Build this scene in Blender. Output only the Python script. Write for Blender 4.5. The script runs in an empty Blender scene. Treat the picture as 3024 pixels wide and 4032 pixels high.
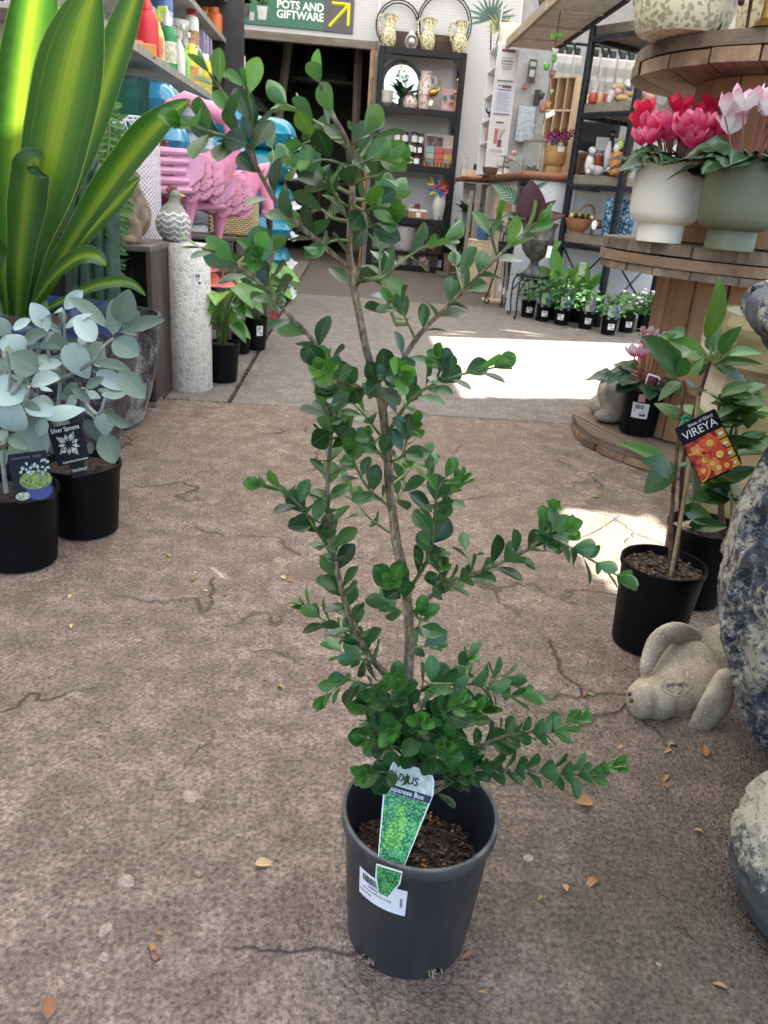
import bpy, bmesh, math, random
import numpy as np
from math import sin, cos, pi, radians, sqrt, atan2, hypot
from mathutils import Vector as V, Matrix, Quaternion, noise as mnoise
R = random.Random(7)
scene = bpy.context.scene
C = scene.collection

# ------------------------------------------------------------------ camera
FPX, PITCH, ROLL, YAW, CAMH = 3028.0, radians(22.4), radians(4.6), radians(4.0), 0.72
fw = V((sin(YAW)*cos(PITCH), cos(YAW)*cos(PITCH), -sin(PITCH)))
r0 = V((cos(YAW), -sin(YAW), 0)); u0 = r0.cross(fw)
CR = cos(ROLL)*r0 + sin(ROLL)*u0
CU = -sin(ROLL)*r0 + cos(ROLL)*u0
CP = V((0, 0, CAMH))
cd = bpy.data.cameras.new('camera'); cam = bpy.data.objects.new('camera', cd); C.objects.link(cam)
cam.matrix_world = Matrix(((CR.x, CU.x, -fw.x, CP.x), (CR.y, CU.y, -fw.y, CP.y), (CR.z, CU.z, -fw.z, CP.z), (0, 0, 0, 1)))
cd.sensor_fit = 'VERTICAL'; cd.sensor_height = 36.0; cd.lens = 36.0*FPX/4032.0
cd.clip_start = 0.02; cd.clip_end = 2000
cd.dof.use_dof = True; cd.dof.focus_distance = 0.86; cd.dof.aperture_fstop = 20.0
scene.camera = cam
# ------------------------------------------------------------------ sky, sun, exposure
SUN = V((0.30, -0.30, -0.90)).normalized()          # direction the light travels
w = bpy.data.worlds.new('World'); scene.world = w; w.use_nodes = True
nt = w.node_tree; bg = nt.nodes['Background']
sky = nt.nodes.new('ShaderNodeTexSky'); sky.sky_type = 'NISHITA'; sky.sun_disc = False
sky.sun_elevation = math.asin(-SUN.z); sky.sun_rotation = radians(315)
nt.links.new(sky.outputs[0], bg.inputs[0]); bg.inputs[1].default_value = 0.095
sl = bpy.data.lights.new('sun', 'SUN'); sl.energy = 5.0; sl.angle = radians(0.6); sl.color = (1, 0.95, 0.87)
so = bpy.data.objects.new('sun', sl); C.objects.link(so); so.location = (-3, 3, 9)
so.rotation_euler = SUN.to_track_quat('-Z', 'Y').to_euler()
vs = scene.view_settings; vs.view_transform = 'Standard'; vs.look = 'None'; vs.gamma = 1.0
vs.exposure = 2.45
cy = scene.cycles
cy.max_bounces = 10; cy.diffuse_bounces = 6; cy.glossy_bounces = 4; cy.transmission_bounces = 8; cy.transparent_max_bounces = 8
cy.use_denoising = True; cy.sample_clamp_indirect = 6.0; cy.caustics_reflective = False; cy.caustics_refractive = False

# ------------------------------------------------------------------ pixel helpers (surveying the photo into world space)
def ray(x, y): return fw + CR*((x-1512)/FPX) - CU*((y-2016)/FPX)
def at(x, y, Y):
    d = ray(x, y); return CP + d*(Y/d.y)
def gz(x, y, z=0.0):
    d = ray(x, y); return CP + d*((z-CAMH)/d.z)
def mpp(p): return (V(p)-CP).dot(fw)/FPX

# ------------------------------------------------------------------ mesh builder
class MB:
    def __init__(s): s.v = []; s.f = []; s.uv = None
    def add(s, vs, fs):
        o = len(s.v); s.v.extend([tuple(p) for p in vs]); s.f.extend([tuple(i+o for i in f) for f in fs]); return s
    def box(s, c, d, b=0.0, M=None):
        cx, cy_, cz = c; hx, hy, hz = d[0]/2, d[1]/2, d[2]/2
        b = min(b, hx*.9, hy*.9, hz*.9)
        if b <= 0:
            vs = [(cx+i*hx, cy_+j*hy, cz+k*hz) for i in (-1, 1) for j in (-1, 1) for k in (-1, 1)]
            fs = [(0, 1, 3, 2), (4, 6, 7, 5), (0, 4, 5, 1), (2, 3, 7, 6), (0, 2, 6, 4), (1, 5, 7, 3)]
        else:
            vs = []; idx = {}
            for i in (-1, 1):
                for j in (-1, 1):
                    for k in (-1, 1):
                        for a in range(3):
                            p = [cx+i*(hx-b), cy_+j*(hy-b), cz+k*(hz-b)]
                            p[a] += (i, j, k)[a]*b
                            idx[(i, j, k, a)] = len(vs); vs.append(tuple(p))
            fs = []
            for a in range(3):
                o1, o2 = [q for q in range(3) if q != a]
                for sgn in (-1, 1):
                    def key(p, q):
                        t = [0, 0, 0]; t[a] = sgn; t[o1] = p; t[o2] = q; return idx[(t[0], t[1], t[2], a)]
                    q = [key(-1, -1), key(1, -1), key(1, 1), key(-1, 1)]
                    flip = (sgn < 0) != (a == 1)
                    fs.append(tuple(reversed(q)) if flip else tuple(q))
                for p in (-1, 1):
                    for q in (-1, 1):
                        def kk(e, ax):
                            t = [0, 0, 0]; t[a] = e; t[o1] = p; t[o2] = q; return idx[(t[0], t[1], t[2], ax)]
                        fs.append((kk(-1, o1), kk(1, o1), kk(1, o2), kk(-1, o2)))
            for i in (-1, 1):
                for j in (-1, 1):
                    for k in (-1, 1): fs.append(tuple(idx[(i, j, k, a)] for a in range(3)))
        if M is not None: vs = [tuple(M @ V(p)) for p in vs]
        return s.add(vs, fs)
    def lathe(s, prof, n=32, c=(0, 0, 0), cap0=False, cap1=False, sx=1, sy=1, M=None, a0=0.0, a1=2*pi):
        full = abs(a1-a0-2*pi) < 1e-6; m = n if full else n+1
        vs = []; fs = []
        for r, z in prof:
            for i in range(m):
                a = a0+(a1-a0)*i/n; vs.append((c[0]+r*cos(a)*sx, c[1]+r*sin(a)*sy, c[2]+z))
        for k in range(len(prof)-1):
            for i in range(n):
                j = (i+1) % m; fs.append((k*m+i, k*m+j, (k+1)*m+j, (k+1)*m+i))
        if cap0: fs.append(tuple(range(m-1, -1, -1)))
        if cap1: o = (len(prof)-1)*m; fs.append(tuple(range(o, o+m)))
        if M is not None: vs = [tuple(M @ V(p)) for p in vs]
        return s.add(vs, fs)
    def tube(s, pts, rad, n=8, cap=True, closed=False):
        pts = [V(p) for p in pts]; L = len(pts)
        rr = rad if isinstance(rad, (list, tuple)) else [rad]*L
        vs = []; fs = []; up = None
        for k in range(L):
            if closed: t = pts[(k+1) % L]-pts[k-1]
            else: t = pts[min(k+1, L-1)]-pts[max(k-1, 0)]
            t.normalize()
            if up is None:
                up = V((0, 0, 1)) if abs(t.z) < .9 else V((1, 0, 0))
            a = up-t*up.dot(t)
            if a.length < 1e-6: a = t.orthogonal()
            a.normalize(); up = a; b = t.cross(a)
            for i in range(n):
                q = 2*pi*i/n; vs.append(pts[k]+(a*cos(q)+b*sin(q))*rr[k])
        for k in range(L if closed else L-1):
            k2 = (k+1) % L
            for i in range(n):
                j = (i+1) % n; fs.append((k*n+i, k*n+j, k2*n+j, k2*n+i))
        if cap and not closed:
            fs.append(tuple(range(n-1, -1, -1))); fs.append(tuple(range((L-1)*n, L*n)))
        return s.add(vs, fs)
    def ell(s, c, r, nu=14, nv=9, M=None):
        vs = [(0, 0, -1)]; fs = []
        for j in range(1, nv):
            p = -pi/2+pi*j/nv
            for i in range(nu): vs.append((cos(p)*cos(2*pi*i/nu), cos(p)*sin(2*pi*i/nu), sin(p)))
        vs.append((0, 0, 1)); t = len(vs)-1
        for i in range(nu):
            k = (i+1) % nu; fs.append((0, 1+k, 1+i)); fs.append((t, t-nu+i, t-nu+k))
            for j in range(nv-2): a = 1+j*nu; fs.append((a+i, a+k, a+nu+k, a+nu+i))
        rx = r if isinstance(r, (tuple, list)) else (r, r, r)
        vs = [V((p[0]*rx[0], p[1]*rx[1], p[2]*rx[2])) for p in vs]
        if M is not None: vs = [M @ p for p in vs]
        return s.add([p+V(c) for p in vs], fs)
    def prism(s, outline, t, M=None, z0=0.0):
        n = len(outline)
        vs = [(p[0], p[1], z0) for p in outline]+[(p[0], p[1], z0+t) for p in outline]
        fs = [tuple(range(n-1, -1, -1)), tuple(range(n, 2*n))]+[(i, (i+1) % n, n+(i+1) % n, n+i) for i in range(n)]
        if M is not None: vs = [tuple(M @ V(p)) for p in vs]
        return s.add(vs, fs)
    def mesh(s, mat=None, smooth=40, name='mesh'):
        me = bpy.data.meshes.new(name); me.from_pydata(s.v, [], s.f); me.validate(clean_customdata=False)
        if s.uv is not None and len(s.uv) == len(s.v):
            ul = me.uv_layers.new(name='UVMap')
            li = np.empty(len(me.loops), dtype=np.int32); me.loops.foreach_get('vertex_index', li)
            ul.data.foreach_set('uv', np.array(s.uv, dtype=np.float32)[li].ravel())
        if smooth:
            me.shade_smooth()
            if smooth < 180: me.set_sharp_from_angle(angle=radians(smooth))
        if mat is not None: me.materials.append(mat)
        me.update(); return me

def tag(o, label=None, cat=None, group=None, kind=None):
    if label: o['label'] = label
    if cat: o['category'] = cat
    if group: o['group'] = group
    if kind: o['kind'] = kind
    return o
def thing(name, label, cat, loc=(0, 0, 0), rz=0.0, group=None):
    o = bpy.data.objects.new(name, None); C.objects.link(o); o.location = loc; o.rotation_euler = (0, 0, rz)
    o.empty_display_size = .05
    return tag(o, label, cat, group)
def put(name, me, parent=None, loc=(0, 0, 0), rot=(0, 0, 0), sc=None):
    o = bpy.data.objects.new(name, me); C.objects.link(o); o.parent = parent; o.location = loc; o.rotation_euler = rot
    if sc: o.scale = sc if isinstance(sc, (tuple, list)) else (sc, sc, sc)
    return o
def part(name, mb, mat, parent, smooth=40, **k): return put(name, mb.mesh(mat, smooth, name), parent, **k)
def struct(name, mb, mat, parent=None, smooth=0, **k):
    o = put(name, mb.mesh(mat, smooth, name), parent, **k)
    if parent is None: o['kind'] = 'structure'
    return o
def kids(o): return [c for c in C.objects if c.parent == o]
def dup(root, loc, rz=0.0, label=None, group=None, sc=None):
    r = root.copy(); C.objects.link(r); r.location = loc; r.rotation_euler = (0, 0, rz)
    if label: r['label'] = label
    if group: r['group'] = group
    if sc: r.scale = (sc, sc, sc)
    for ch in list(root.children):
        c = ch.copy(); C.objects.link(c); c.parent = r
        for g in list(ch.children):
            d = g.copy(); C.objects.link(d); d.parent = c
    return r
def remesh(mb, voxel, it=6, name='sculpt'):
    me = mb.mesh(None, 0); o = bpy.data.objects.new('tmp', me); C.objects.link(o)
    m = o.modifiers.new('r', 'REMESH'); m.mode = 'VOXEL'; m.voxel_size = voxel
    s = o.modifiers.new('s', 'SMOOTH'); s.iterations = it; s.factor = .5
    dg = bpy.context.evaluated_depsgraph_get(); out = bpy.data.meshes.new_from_object(o.evaluated_get(dg))
    bpy.data.objects.remove(o); bpy.data.meshes.remove(me); out.name = name; out.shade_smooth(); return out
def text_mesh(s, size, mat, ext=0.0002, align='CENTER', bold=0.0, sx=1.0):
    cu = bpy.data.curves.new('t', 'FONT'); cu.body = s; cu.size = size; cu.extrude = ext; cu.align_x = align; cu.align_y = 'CENTER'
    cu.offset = bold; cu.resolution_u = 3; cu.space_line = .85
    o = bpy.data.objects.new('t', cu); C.objects.link(o)
    dg = bpy.context.evaluated_depsgraph_get(); me = bpy.data.meshes.new_from_object(o.evaluated_get(dg))
    bpy.data.objects.remove(o); bpy.data.curves.remove(cu)
    me.materials.clear(); me.materials.append(mat)
    if sx != 1: me.transform(Matrix.Diagonal((sx, 1, 1, 1)))
    me.name = 'lettering'; return me
# text in the local XY plane facing +Z; FACE turns it to stand in XZ facing -Y
FACE = (pi/2, 0, 0)

# ------------------------------------------------------------------ materials
def nodes(name):
    m = bpy.data.materials.new(name); m.use_nodes = True; t = m.node_tree
    return m, t, t.nodes['Principled BSDF']
def N(t, kind, **k):
    n = t.nodes.new(kind)
    for a, b in k.items():
        if hasattr(n, a): setattr(n, a, b)
        else: n.inputs[a.replace('_', ' ')].default_value = b
    return n
def L(t, a, b): t.links.new(a, b)
def rgb(c): return (c[0], c[1], c[2], 1)
def ramp(t, fac, stops, interp='LINEAR'):
    n = t.nodes.new('ShaderNodeValToRGB'); n.color_ramp.interpolation = interp
    e = n.color_ramp.elements
    while len(e) < len(stops): e.new(.5)
    for q, (p, c) in zip(e, stops): q.position = p; q.color = rgb(c) if len(c) == 3 else c
    L(t, fac, n.inputs[0]); return n
def mixc(t, fac, a, b, mode='MIX'):
    n = t.nodes.new('ShaderNodeMix'); n.data_type = 'RGBA'; n.blend_type = mode
    for i, x in ((0, fac), (6, a), (7, b)):
        if hasattr(x, 'is_output'): L(t, x, n.inputs[i])
        elif i == 0: n.inputs[0].default_value = x
        else: n.inputs[i].default_value = rgb(x)
    return n.outputs[2]
def math_(t, op, a, b=None, c=None):
    n = t.nodes.new('ShaderNodeMath'); n.operation = op
    for i, x in enumerate((a, b, c)):
        if x is None: continue
        if hasattr(x, 'is_output'): L(t, x, n.inputs[i])
        else: n.inputs[i].default_value = x
    return n.outputs[0]
def coords(t, which='Object', sc=(1, 1, 1)):
    c = t.nodes.new('ShaderNodeTexCoord'); m = t.nodes.new('ShaderNodeMapping'); m.inputs['Scale'].default_value = sc
    L(t, c.outputs[which], m.inputs[0]); return m.outputs[0]
def noise(t, co, sc, det=4, ro=.55):
    n = N(t, 'ShaderNodeTexNoise', Scale=sc, Detail=det, Roughness=ro); L(t, co, n.inputs['Vector']); return n.outputs['Fac']
def vor(t, co, sc, feat='F1', rnd=1.0):
    n = N(t, 'ShaderNodeTexVoronoi', Scale=sc); n.feature = feat; n.inputs['Randomness'].default_value = rnd
    L(t, co, n.inputs['Vector']); return n.outputs['Distance']
def bump(t, p, h, strength=.3, dist=.002):
    b = N(t, 'ShaderNodeBump', Strength=strength, Distance=dist); L(t, h, b.inputs['Height']); L(t, b.outputs[0], p.inputs['Normal']); return b
MC = {}
def mat(name, col, rough=.5, metal=0.0, var=.12, vs=14, col2=None, bmp=0.0, bs=60, spec=.5, coat=0.0, rnd=0.0, stretch=(1, 1, 1), bd=.002, det=4):
    if name in MC: return MC[name]
    m, t, p = nodes(name)
    co = coords(t, 'Object', stretch)
    f = noise(t, co, vs, det)
    c2 = col2 or tuple(max(0, x*(1-2.2*var)) for x in col)
    c1 = tuple(min(1, x*(1+var*.6)) for x in col) if not col2 else col
    r = ramp(t, f, [(.3, c2), (.68, c1)])
    out = r.outputs[0]
    if rnd:
        oi = t.nodes.new('ShaderNodeObjectInfo')
        v = math_(t, 'MULTIPLY_ADD', oi.outputs['Random'], 2*rnd, 1-rnd)
        h = t.nodes.new('ShaderNodeHueSaturation'); L(t, v, h.inputs['Value']); L(t, out, h.inputs['Color']); out = h.outputs[0]
    L(t, out, p.inputs['Base Color'])
    p.inputs['Metallic'].default_value = metal; p.inputs['Specular IOR Level'].default_value = spec
    rr = ramp(t, f, [(.2, (min(1, rough*1.15),)*3), (.8, (rough*.85,)*3)]); L(t, rr.outputs[0], p.inputs['Roughness'])
    if coat: p.inputs['Coat Weight'].default_value = coat; p.inputs['Coat Roughness'].default_value = .08
    if bmp: bump(t, p, noise(t, co, bs, 6, .6), bmp, bd)
    MC[name] = m; return m
def glass(name, col, rough=.03, alpha=.3):
    if name in MC: return MC[name]
    m, t, p = nodes(name)
    p.inputs['Base Color'].default_value = rgb(col); p.inputs['Roughness'].default_value = rough
    tr = N(t, 'ShaderNodeBsdfTransparent'); tr.inputs[0].default_value = rgb(tuple(min(1, .35+.65*x/max(col)) for x in col))
    mx = t.nodes.new('ShaderNodeMixShader'); fr = N(t, 'ShaderNodeFresnel', IOR=1.45)
    f = math_(t, 'MULTIPLY_ADD', fr.outputs[0], 1.0, alpha); fc = t.nodes.new('ShaderNodeClamp'); L(t, f, fc.inputs[0])
    L(t, fc.outputs[0], mx.inputs[0]); L(t, tr.outputs[0], mx.inputs[1]); L(t, p.outputs[0], mx.inputs[2])
    L(t, mx.outputs[0], t.nodes['Material Output'].inputs[0]); MC[name] = m; return m
def leafmat(name, c, c_young=None, rough=.32, trans=.22, rib=(.25, .38, .14), ribw=.035, rnd=.3, spec=.5, under=None, tcol=None, edge=None, yr=.8, hue=.02):
    """UV: u across (0..1), v along the blade; object random shifts the tone"""
    if name in MC: return MC[name]
    m, t, p = nodes(name)
    tc = t.nodes.new('ShaderNodeTexCoord'); sx = t.nodes.new('ShaderNodeSeparateXYZ'); L(t, tc.outputs['UV'], sx.inputs[0])
    d = math_(t, 'ABSOLUTE', math_(t, 'SUBTRACT', sx.outputs[0], .5))
    oi = t.nodes.new('ShaderNodeObjectInfo')
    n = noise(t, coords(t, 'Object'), 90, 3)
    base = mixc(t, n, tuple(x*.8 for x in c), tuple(x*1.2 for x in c))
    if c_young:
        yf = ramp(t, oi.outputs['Random'], [(yr-.12, (0, 0, 0)), (yr+.1, (1, 1, 1))]).outputs[0]
        base = mixc(t, yf, base, c_young)
    rb = ramp(t, d, [(ribw*.5, (1, 1, 1)), (ribw*1.3, (0, 0, 0))]).outputs[0]
    base = mixc(t, math_(t, 'MULTIPLY', rb, .6), base, rib)
    if edge:
        eb = ramp(t, d, [(.46, (0, 0, 0)), (.49, (1, 1, 1))]).outputs[0]; base = mixc(t, eb, base, edge)
    if under:
        ge = t.nodes.new('ShaderNodeNewGeometry'); base = mixc(t, ge.outputs['Backfacing'], base, under)
    h = t.nodes.new('ShaderNodeHueSaturation'); L(t, base, h.inputs['Color'])
    L(t, math_(t, 'MULTIPLY_ADD', oi.outputs['Random'], 2*rnd, 1-rnd), h.inputs['Value'])
    r2 = math_(t, 'FRACT', math_(t, 'MULTIPLY', oi.outputs['Random'], 17.3))
    L(t, math_(t, 'MULTIPLY_ADD', r2, 2*hue, .5-hue), h.inputs['Hue'])
    L(t, h.outputs[0], p.inputs['Base Color']); p.inputs['Specular IOR Level'].default_value = spec
    L(t, math_(t, 'MULTIPLY_ADD', n, .25, rough-.1), p.inputs['Roughness'])
    bump(t, p, math_(t, 'ADD', rb, math_(t, 'MULTIPLY', n, .6)), .25, .0006)
    tl = N(t, 'ShaderNodeBsdfTranslucent')
    if tcol: tl.inputs[0].default_value = rgb(tcol)
    else: L(t, mixc(t, 1.0, h.outputs[0], (1.25, 1.4, .6), 'MULTIPLY'), tl.inputs[0])
    mx = t.nodes.new('ShaderNodeMixShader'); mx.inputs[0].default_value = trans
    L(t, p.outputs[0], mx.inputs[1]); L(t, tl.outputs[0], mx.inputs[2]); L(t, mx.outputs[0], t.nodes['Material Output'].inputs[0])
    MC[name] = m; return m
def woodmat(name, c, c2, axis=0, sc=1.0, rough=.75, bmp=.4, rnd=.2, dirt=.3):
    if name in MC: return MC[name]
    m, t, p = nodes(name)
    s = [26*sc]*3; s[axis] = 2.2*sc
    co = coords(t, 'Object', s)
    oi = t.nodes.new('ShaderNodeObjectInfo')
    ad = t.nodes.new('ShaderNodeVectorMath'); ad.operation = 'ADD'; L(t, co, ad.inputs[0])
    cm = t.nodes.new('ShaderNodeCombineXYZ')
    for i in range(3): L(t, math_(t, 'MULTIPLY', oi.outputs['Random'], 37+i*11), cm.inputs[i])
    L(t, cm.outputs[0], ad.inputs[1]); co = ad.outputs[0]
    g = noise(t, co, 1.0, 7, .65); g2 = noise(t, co, 3.0, 3)
    col = ramp(t, g, [(.28, c2), (.52, tuple((a+b)/2 for a, b in zip(c, c2))), (.7, c)]).outputs[0]
    big = noise(t, coords(t, 'Object'), 7*sc, 4)
    col = mixc(t, math_(t, 'MULTIPLY', ramp(t, big, [(.45, (0, 0, 0)), (.7, (1, 1, 1))]).outputs[0], dirt), col, tuple(x*.35 for x in c2))
    h = t.nodes.new('ShaderNodeHueSaturation'); L(t, col, h.inputs['Color']); L(t, math_(t, 'MULTIPLY_ADD', oi.outputs['Random'], 2*rnd, 1-rnd), h.inputs['Value'])
    L(t, h.outputs[0], p.inputs['Base Color']); p.inputs['Roughness'].default_value = rough; p.inputs['Specular IOR Level'].default_value = .3
    bump(t, p, math_(t, 'ADD', g, math_(t, 'MULTIPLY', g2, .5)), bmp, .003); MC[name] = m; return m
# ================================================================== THE SETTING
def concrete(name, c1, c2, stain, crack=.8, wet=0.0, agg=270, dark_patch=0):
    m, t, p = nodes(name); co = coords(t, 'Object')
    big = noise(t, co, 1.6, 5, .6); mid = noise(t, co, 14, 6, .7); fine = noise(t, co, 165, 3, .6)
    ag = N(t, 'ShaderNodeTexVoronoi', Scale=agg); L(t, co, ag.inputs['Vector'])
    base = ramp(t, big, [(.3, c2), (.65, c1)]).outputs[0]
    base = mixc(t, ramp(t, mid, [(.40, (1, 1, 1)), (.60, (0, 0, 0))]).outputs[0], base, stain)
    base = mixc(t, ramp(t, noise(t, co, 42, 4, .7), [(.38, (.85, .85, .85)), (.56, (0, 0, 0))]).outputs[0], base, stain)
    if dark_patch:   # darker olive-brown patch between the boxwood and the lava pots
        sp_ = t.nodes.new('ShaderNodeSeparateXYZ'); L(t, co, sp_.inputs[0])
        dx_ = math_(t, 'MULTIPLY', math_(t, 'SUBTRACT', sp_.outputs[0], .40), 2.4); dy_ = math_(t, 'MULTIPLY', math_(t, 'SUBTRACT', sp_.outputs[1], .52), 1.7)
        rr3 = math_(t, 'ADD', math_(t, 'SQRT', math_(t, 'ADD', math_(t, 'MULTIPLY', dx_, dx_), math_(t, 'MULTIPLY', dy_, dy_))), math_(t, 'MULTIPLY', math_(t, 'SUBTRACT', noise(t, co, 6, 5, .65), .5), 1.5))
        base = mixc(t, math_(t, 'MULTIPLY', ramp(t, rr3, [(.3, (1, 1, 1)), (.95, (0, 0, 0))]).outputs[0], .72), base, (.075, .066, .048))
    spk = ramp(t, ag.outputs['Color'], [(.2, (.62, .6, .58)), (.45, (.95, .95, .95)), (.75, (1.05, 1.05, 1.05)), (.95, (1.4, 1.38, 1.34))]).outputs[0]
    base = mixc(t, .6, base, spk, 'MULTIPLY')
    spk2 = ramp(t, fine, [(.36, (.46, .43, .41)), (.47, (.88, .87, .86)), (.56, (1.08, 1.08, 1.07)), (.70, (1.5, 1.46, 1.38))]).outputs[0]
    base = mixc(t, .78, base, spk2, 'MULTIPLY')
    # hairline cracks
    wv = N(t, 'ShaderNodeTexNoise', Scale=5.0, Detail=6.0); L(t, co, wv.inputs['Vector'])
    va = t.nodes.new('ShaderNodeVectorMath'); va.operation = 'MULTIPLY_ADD'; L(t, wv.outputs['Color'], va.inputs[0]); va.inputs[1].default_value = (.34, .34, 0); L(t, co, va.inputs[2])
    vo = N(t, 'ShaderNodeTexVoronoi', Scale=2.3); vo.feature = 'DISTANCE_TO_EDGE'; L(t, va.outputs[0], vo.inputs['Vector'])
    ck = ramp(t, vo.outputs['Distance'], [(.002, (1, 1, 1)), (.010, (0, 0, 0))]).outputs[0]
    ck = math_(t, 'MULTIPLY', ck, ramp(t, noise(t, co, 3.1, 2), [(.47, (0, 0, 0)), (.57, (1, 1, 1))]).outputs[0])
    base = mixc(t, math_(t, 'MULTIPLY', ck, crack), base, tuple(x*.3 for x in c2))
    # pale mineral spots
    ws = ramp(t, noise(t, co, 26, 4, .7), [(.70, (0, 0, 0)), (.78, (1, 1, 1))]).outputs[0]
    base = mixc(t, math_(t, 'MULTIPLY', ws, .35), base, (.5, .47, .43))
    L(t, base, p.inputs['Base Color'])
    L(t, ramp(t, mid, [(.3, (.72-wet,)*3), (.7, (.92-wet*.5,)*3)]).outputs[0], p.inputs['Roughness']); p.inputs['Specular IOR Level'].default_value = .3
    h = math_(t, 'ADD', math_(t, 'MULTIPLY', ag.outputs['Distance'], -.8), math_(t, 'ADD', fine, math_(t, 'MULTIPLY', mid, 1.5)))
    h = math_(t, 'SUBTRACT', h, math_(t, 'MULTIPLY', ck, 2.0))
    bump(t, p, h, .8, .0055); return m
M_near = concrete('concrete_brown', (.385, .297, .245), (.285, .217, .176), (.19, .143, .114), .85, dark_patch=1)
M_grey = concrete('concrete_grey', (.345, .308, .277), (.27, .24, .214), (.20, .177, .157), .3)
M_shop = concrete('concrete_shop_floor', (.24, .205, .18), (.17, .145, .125), (.13, .11, .095), .2, .12)
M_dirt = mat('dirt', (.075, .06, .048), .95, vs=40, bmp=.8, bs=120)
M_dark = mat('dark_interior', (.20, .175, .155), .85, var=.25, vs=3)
M_white = mat('white_paint', (.72, .73, .74), .55, var=.06, vs=4)
M_cream = mat('cream_paint', (.62, .60, .52), .6, var=.07, vs=4)
M_blackmetal = mat('black_metal', (.009, .009, .011), .5, var=.2, spec=.3)
M_wgrey = woodmat('grey_timber', (.24, .20, .165), (.10, .082, .068), 2)
M_wgreyx = woodmat('grey_timber_x', (.24, .21, .175), (.11, .092, .075), 0)
M_wdark = woodmat('dark_timber', (.075, .056, .046), (.025, .019, .017), 2)
M_wpine = woodmat('pine', (.76, .60, .42), (.64, .48, .31), 2, dirt=.05, bmp=.15, rnd=.06)
M_wjarrah = woodmat('jarrah', (.33, .145, .085), (.21, .085, .05), 0, rough=.45, dirt=.1, rnd=.05)

ground = struct('ground', MB().add([(-60, -60, -.035), (60, -60, -.035), (60, 60, -.035), (-60, 60, -.035)], [(0, 1, 2, 3)]), M_dirt)
def slab(x0, x1, y0, y1, m):
    b = MB().box(((x0+x1)/2, (y0+y1)/2, -.03), (x1-x0, y1-y0, .06), .004)
    put('concrete_slab', b.mesh(m, 0), ground)
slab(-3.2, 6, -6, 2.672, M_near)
slab(-3.2, -.402, 2.682, 8.64, M_grey)
slab(-.386, 6, 2.680, 5.86, M_grey)
slab(-.386, 6, 5.868, 8.64, M_shop)
slab(-3.2, 6, 8.65, 13, M_shop)
# dirt and grit lying in the slab joint
jb = MB(); rj = random.Random(3)
for k in range(420):
    y = rj.uniform(2.66, 5.2); x = -.394+rj.gauss(0, .006)
    if k % 4 == 0: x = rj.uniform(-1.0, -.38); y = 2.677+rj.gauss(0, .005)
    r = rj.uniform(.0015, .004)
    jb.ell((x, y, -.004+r*.5+rj.random()*.004), (r*1.3, r, r*.7), 5, 3)
jo = part('joint_grit', jb, mat('grit', (.12, .09, .07), .9, var=.5, vs=300), None, 0)
tag(jo, 'brown grit and debris lying in the joint between concrete slabs', 'grit', kind='stuff')

# ---- pegboard
def pegboard(name, c, pitch=.0254, hole=.0034, dark=.12):
    m, t, p = nodes(name); tc = t.nodes.new('ShaderNodeTexCoord'); s = t.nodes.new('ShaderNodeSeparateXYZ'); L(t, tc.outputs['Object'], s.inputs[0])
    def cell(o): return math_(t, 'SUBTRACT', math_(t, 'FRACT', math_(t, 'MULTIPLY', o, 1/pitch)), .5)
    a, b = cell(s.outputs[0]), cell(s.outputs[2])
    d = math_(t, 'SQRT', math_(t, 'ADD', math_(t, 'MULTIPLY', a, a), math_(t, 'MULTIPLY', b, b)))
    f = math_(t, 'LESS_THAN', d, hole/pitch)
    n = noise(t, tc.outputs['Object'], 2.5, 4)
    base = mixc(t, n, tuple(x*.88 for x in c), c)
    L(t, mixc(t, f, base, (dark, dark, dark)), p.inputs['Base Color']); p.inputs['Roughness'].default_value = .6
    bump(t, p, math_(t, 'SUBTRACT', 1.0, f), .6, .004); return m
M_peg = pegboard('white_pegboard', (.55, .565, .585))
WY = 8.62
wall = thing('shop_wall', 'white pegboard shop wall with a wide doorway', 'wall', (0, WY, 0))
def wbox(n, x0, x1, z0, z1, m, t=.05, y=0.0, par=wall, b=0.0): return part(n, MB().box(((x0+x1)/2, y+t/2, (z0+z1)/2), (x1-x0, t, z1-z0), b), m, par, 0)
wbox('pegboard_panel', -1.32, .17, 2.075, 3.1, M_peg)
wbox('pegboard_panel', .175, 1.55, 0.9, 3.1, M_peg)
wbox('pegboard_panel', 1.555, 3.2, .0, 3.1, mat('pegboard_grey', (.30, .31, .33), .6, var=.1), .05)
wbox('wall_panel', .175, 1.55, 0, .897, mat('wall_white_low', (.58, .60, .64), .6, var=.08, vs=3))
wbox('door_header', -1.34, .176, 2.0, 2.072, M_wgreyx, .09, -.03, b=.004)
wbox('door_jamb', .115, .172, 0, 1.998, M_cream, .09, -.02, b=.004)
wbox('door_jamb', -1.34, -1.27, 0, 1.998, M_wdark, .09, -.02, b=.004)
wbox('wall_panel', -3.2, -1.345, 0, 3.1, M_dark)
# seam batten between pegboards
wbox('batten', .165, .185, 2.08, 3.1, M_white, .012, -.014)

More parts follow.
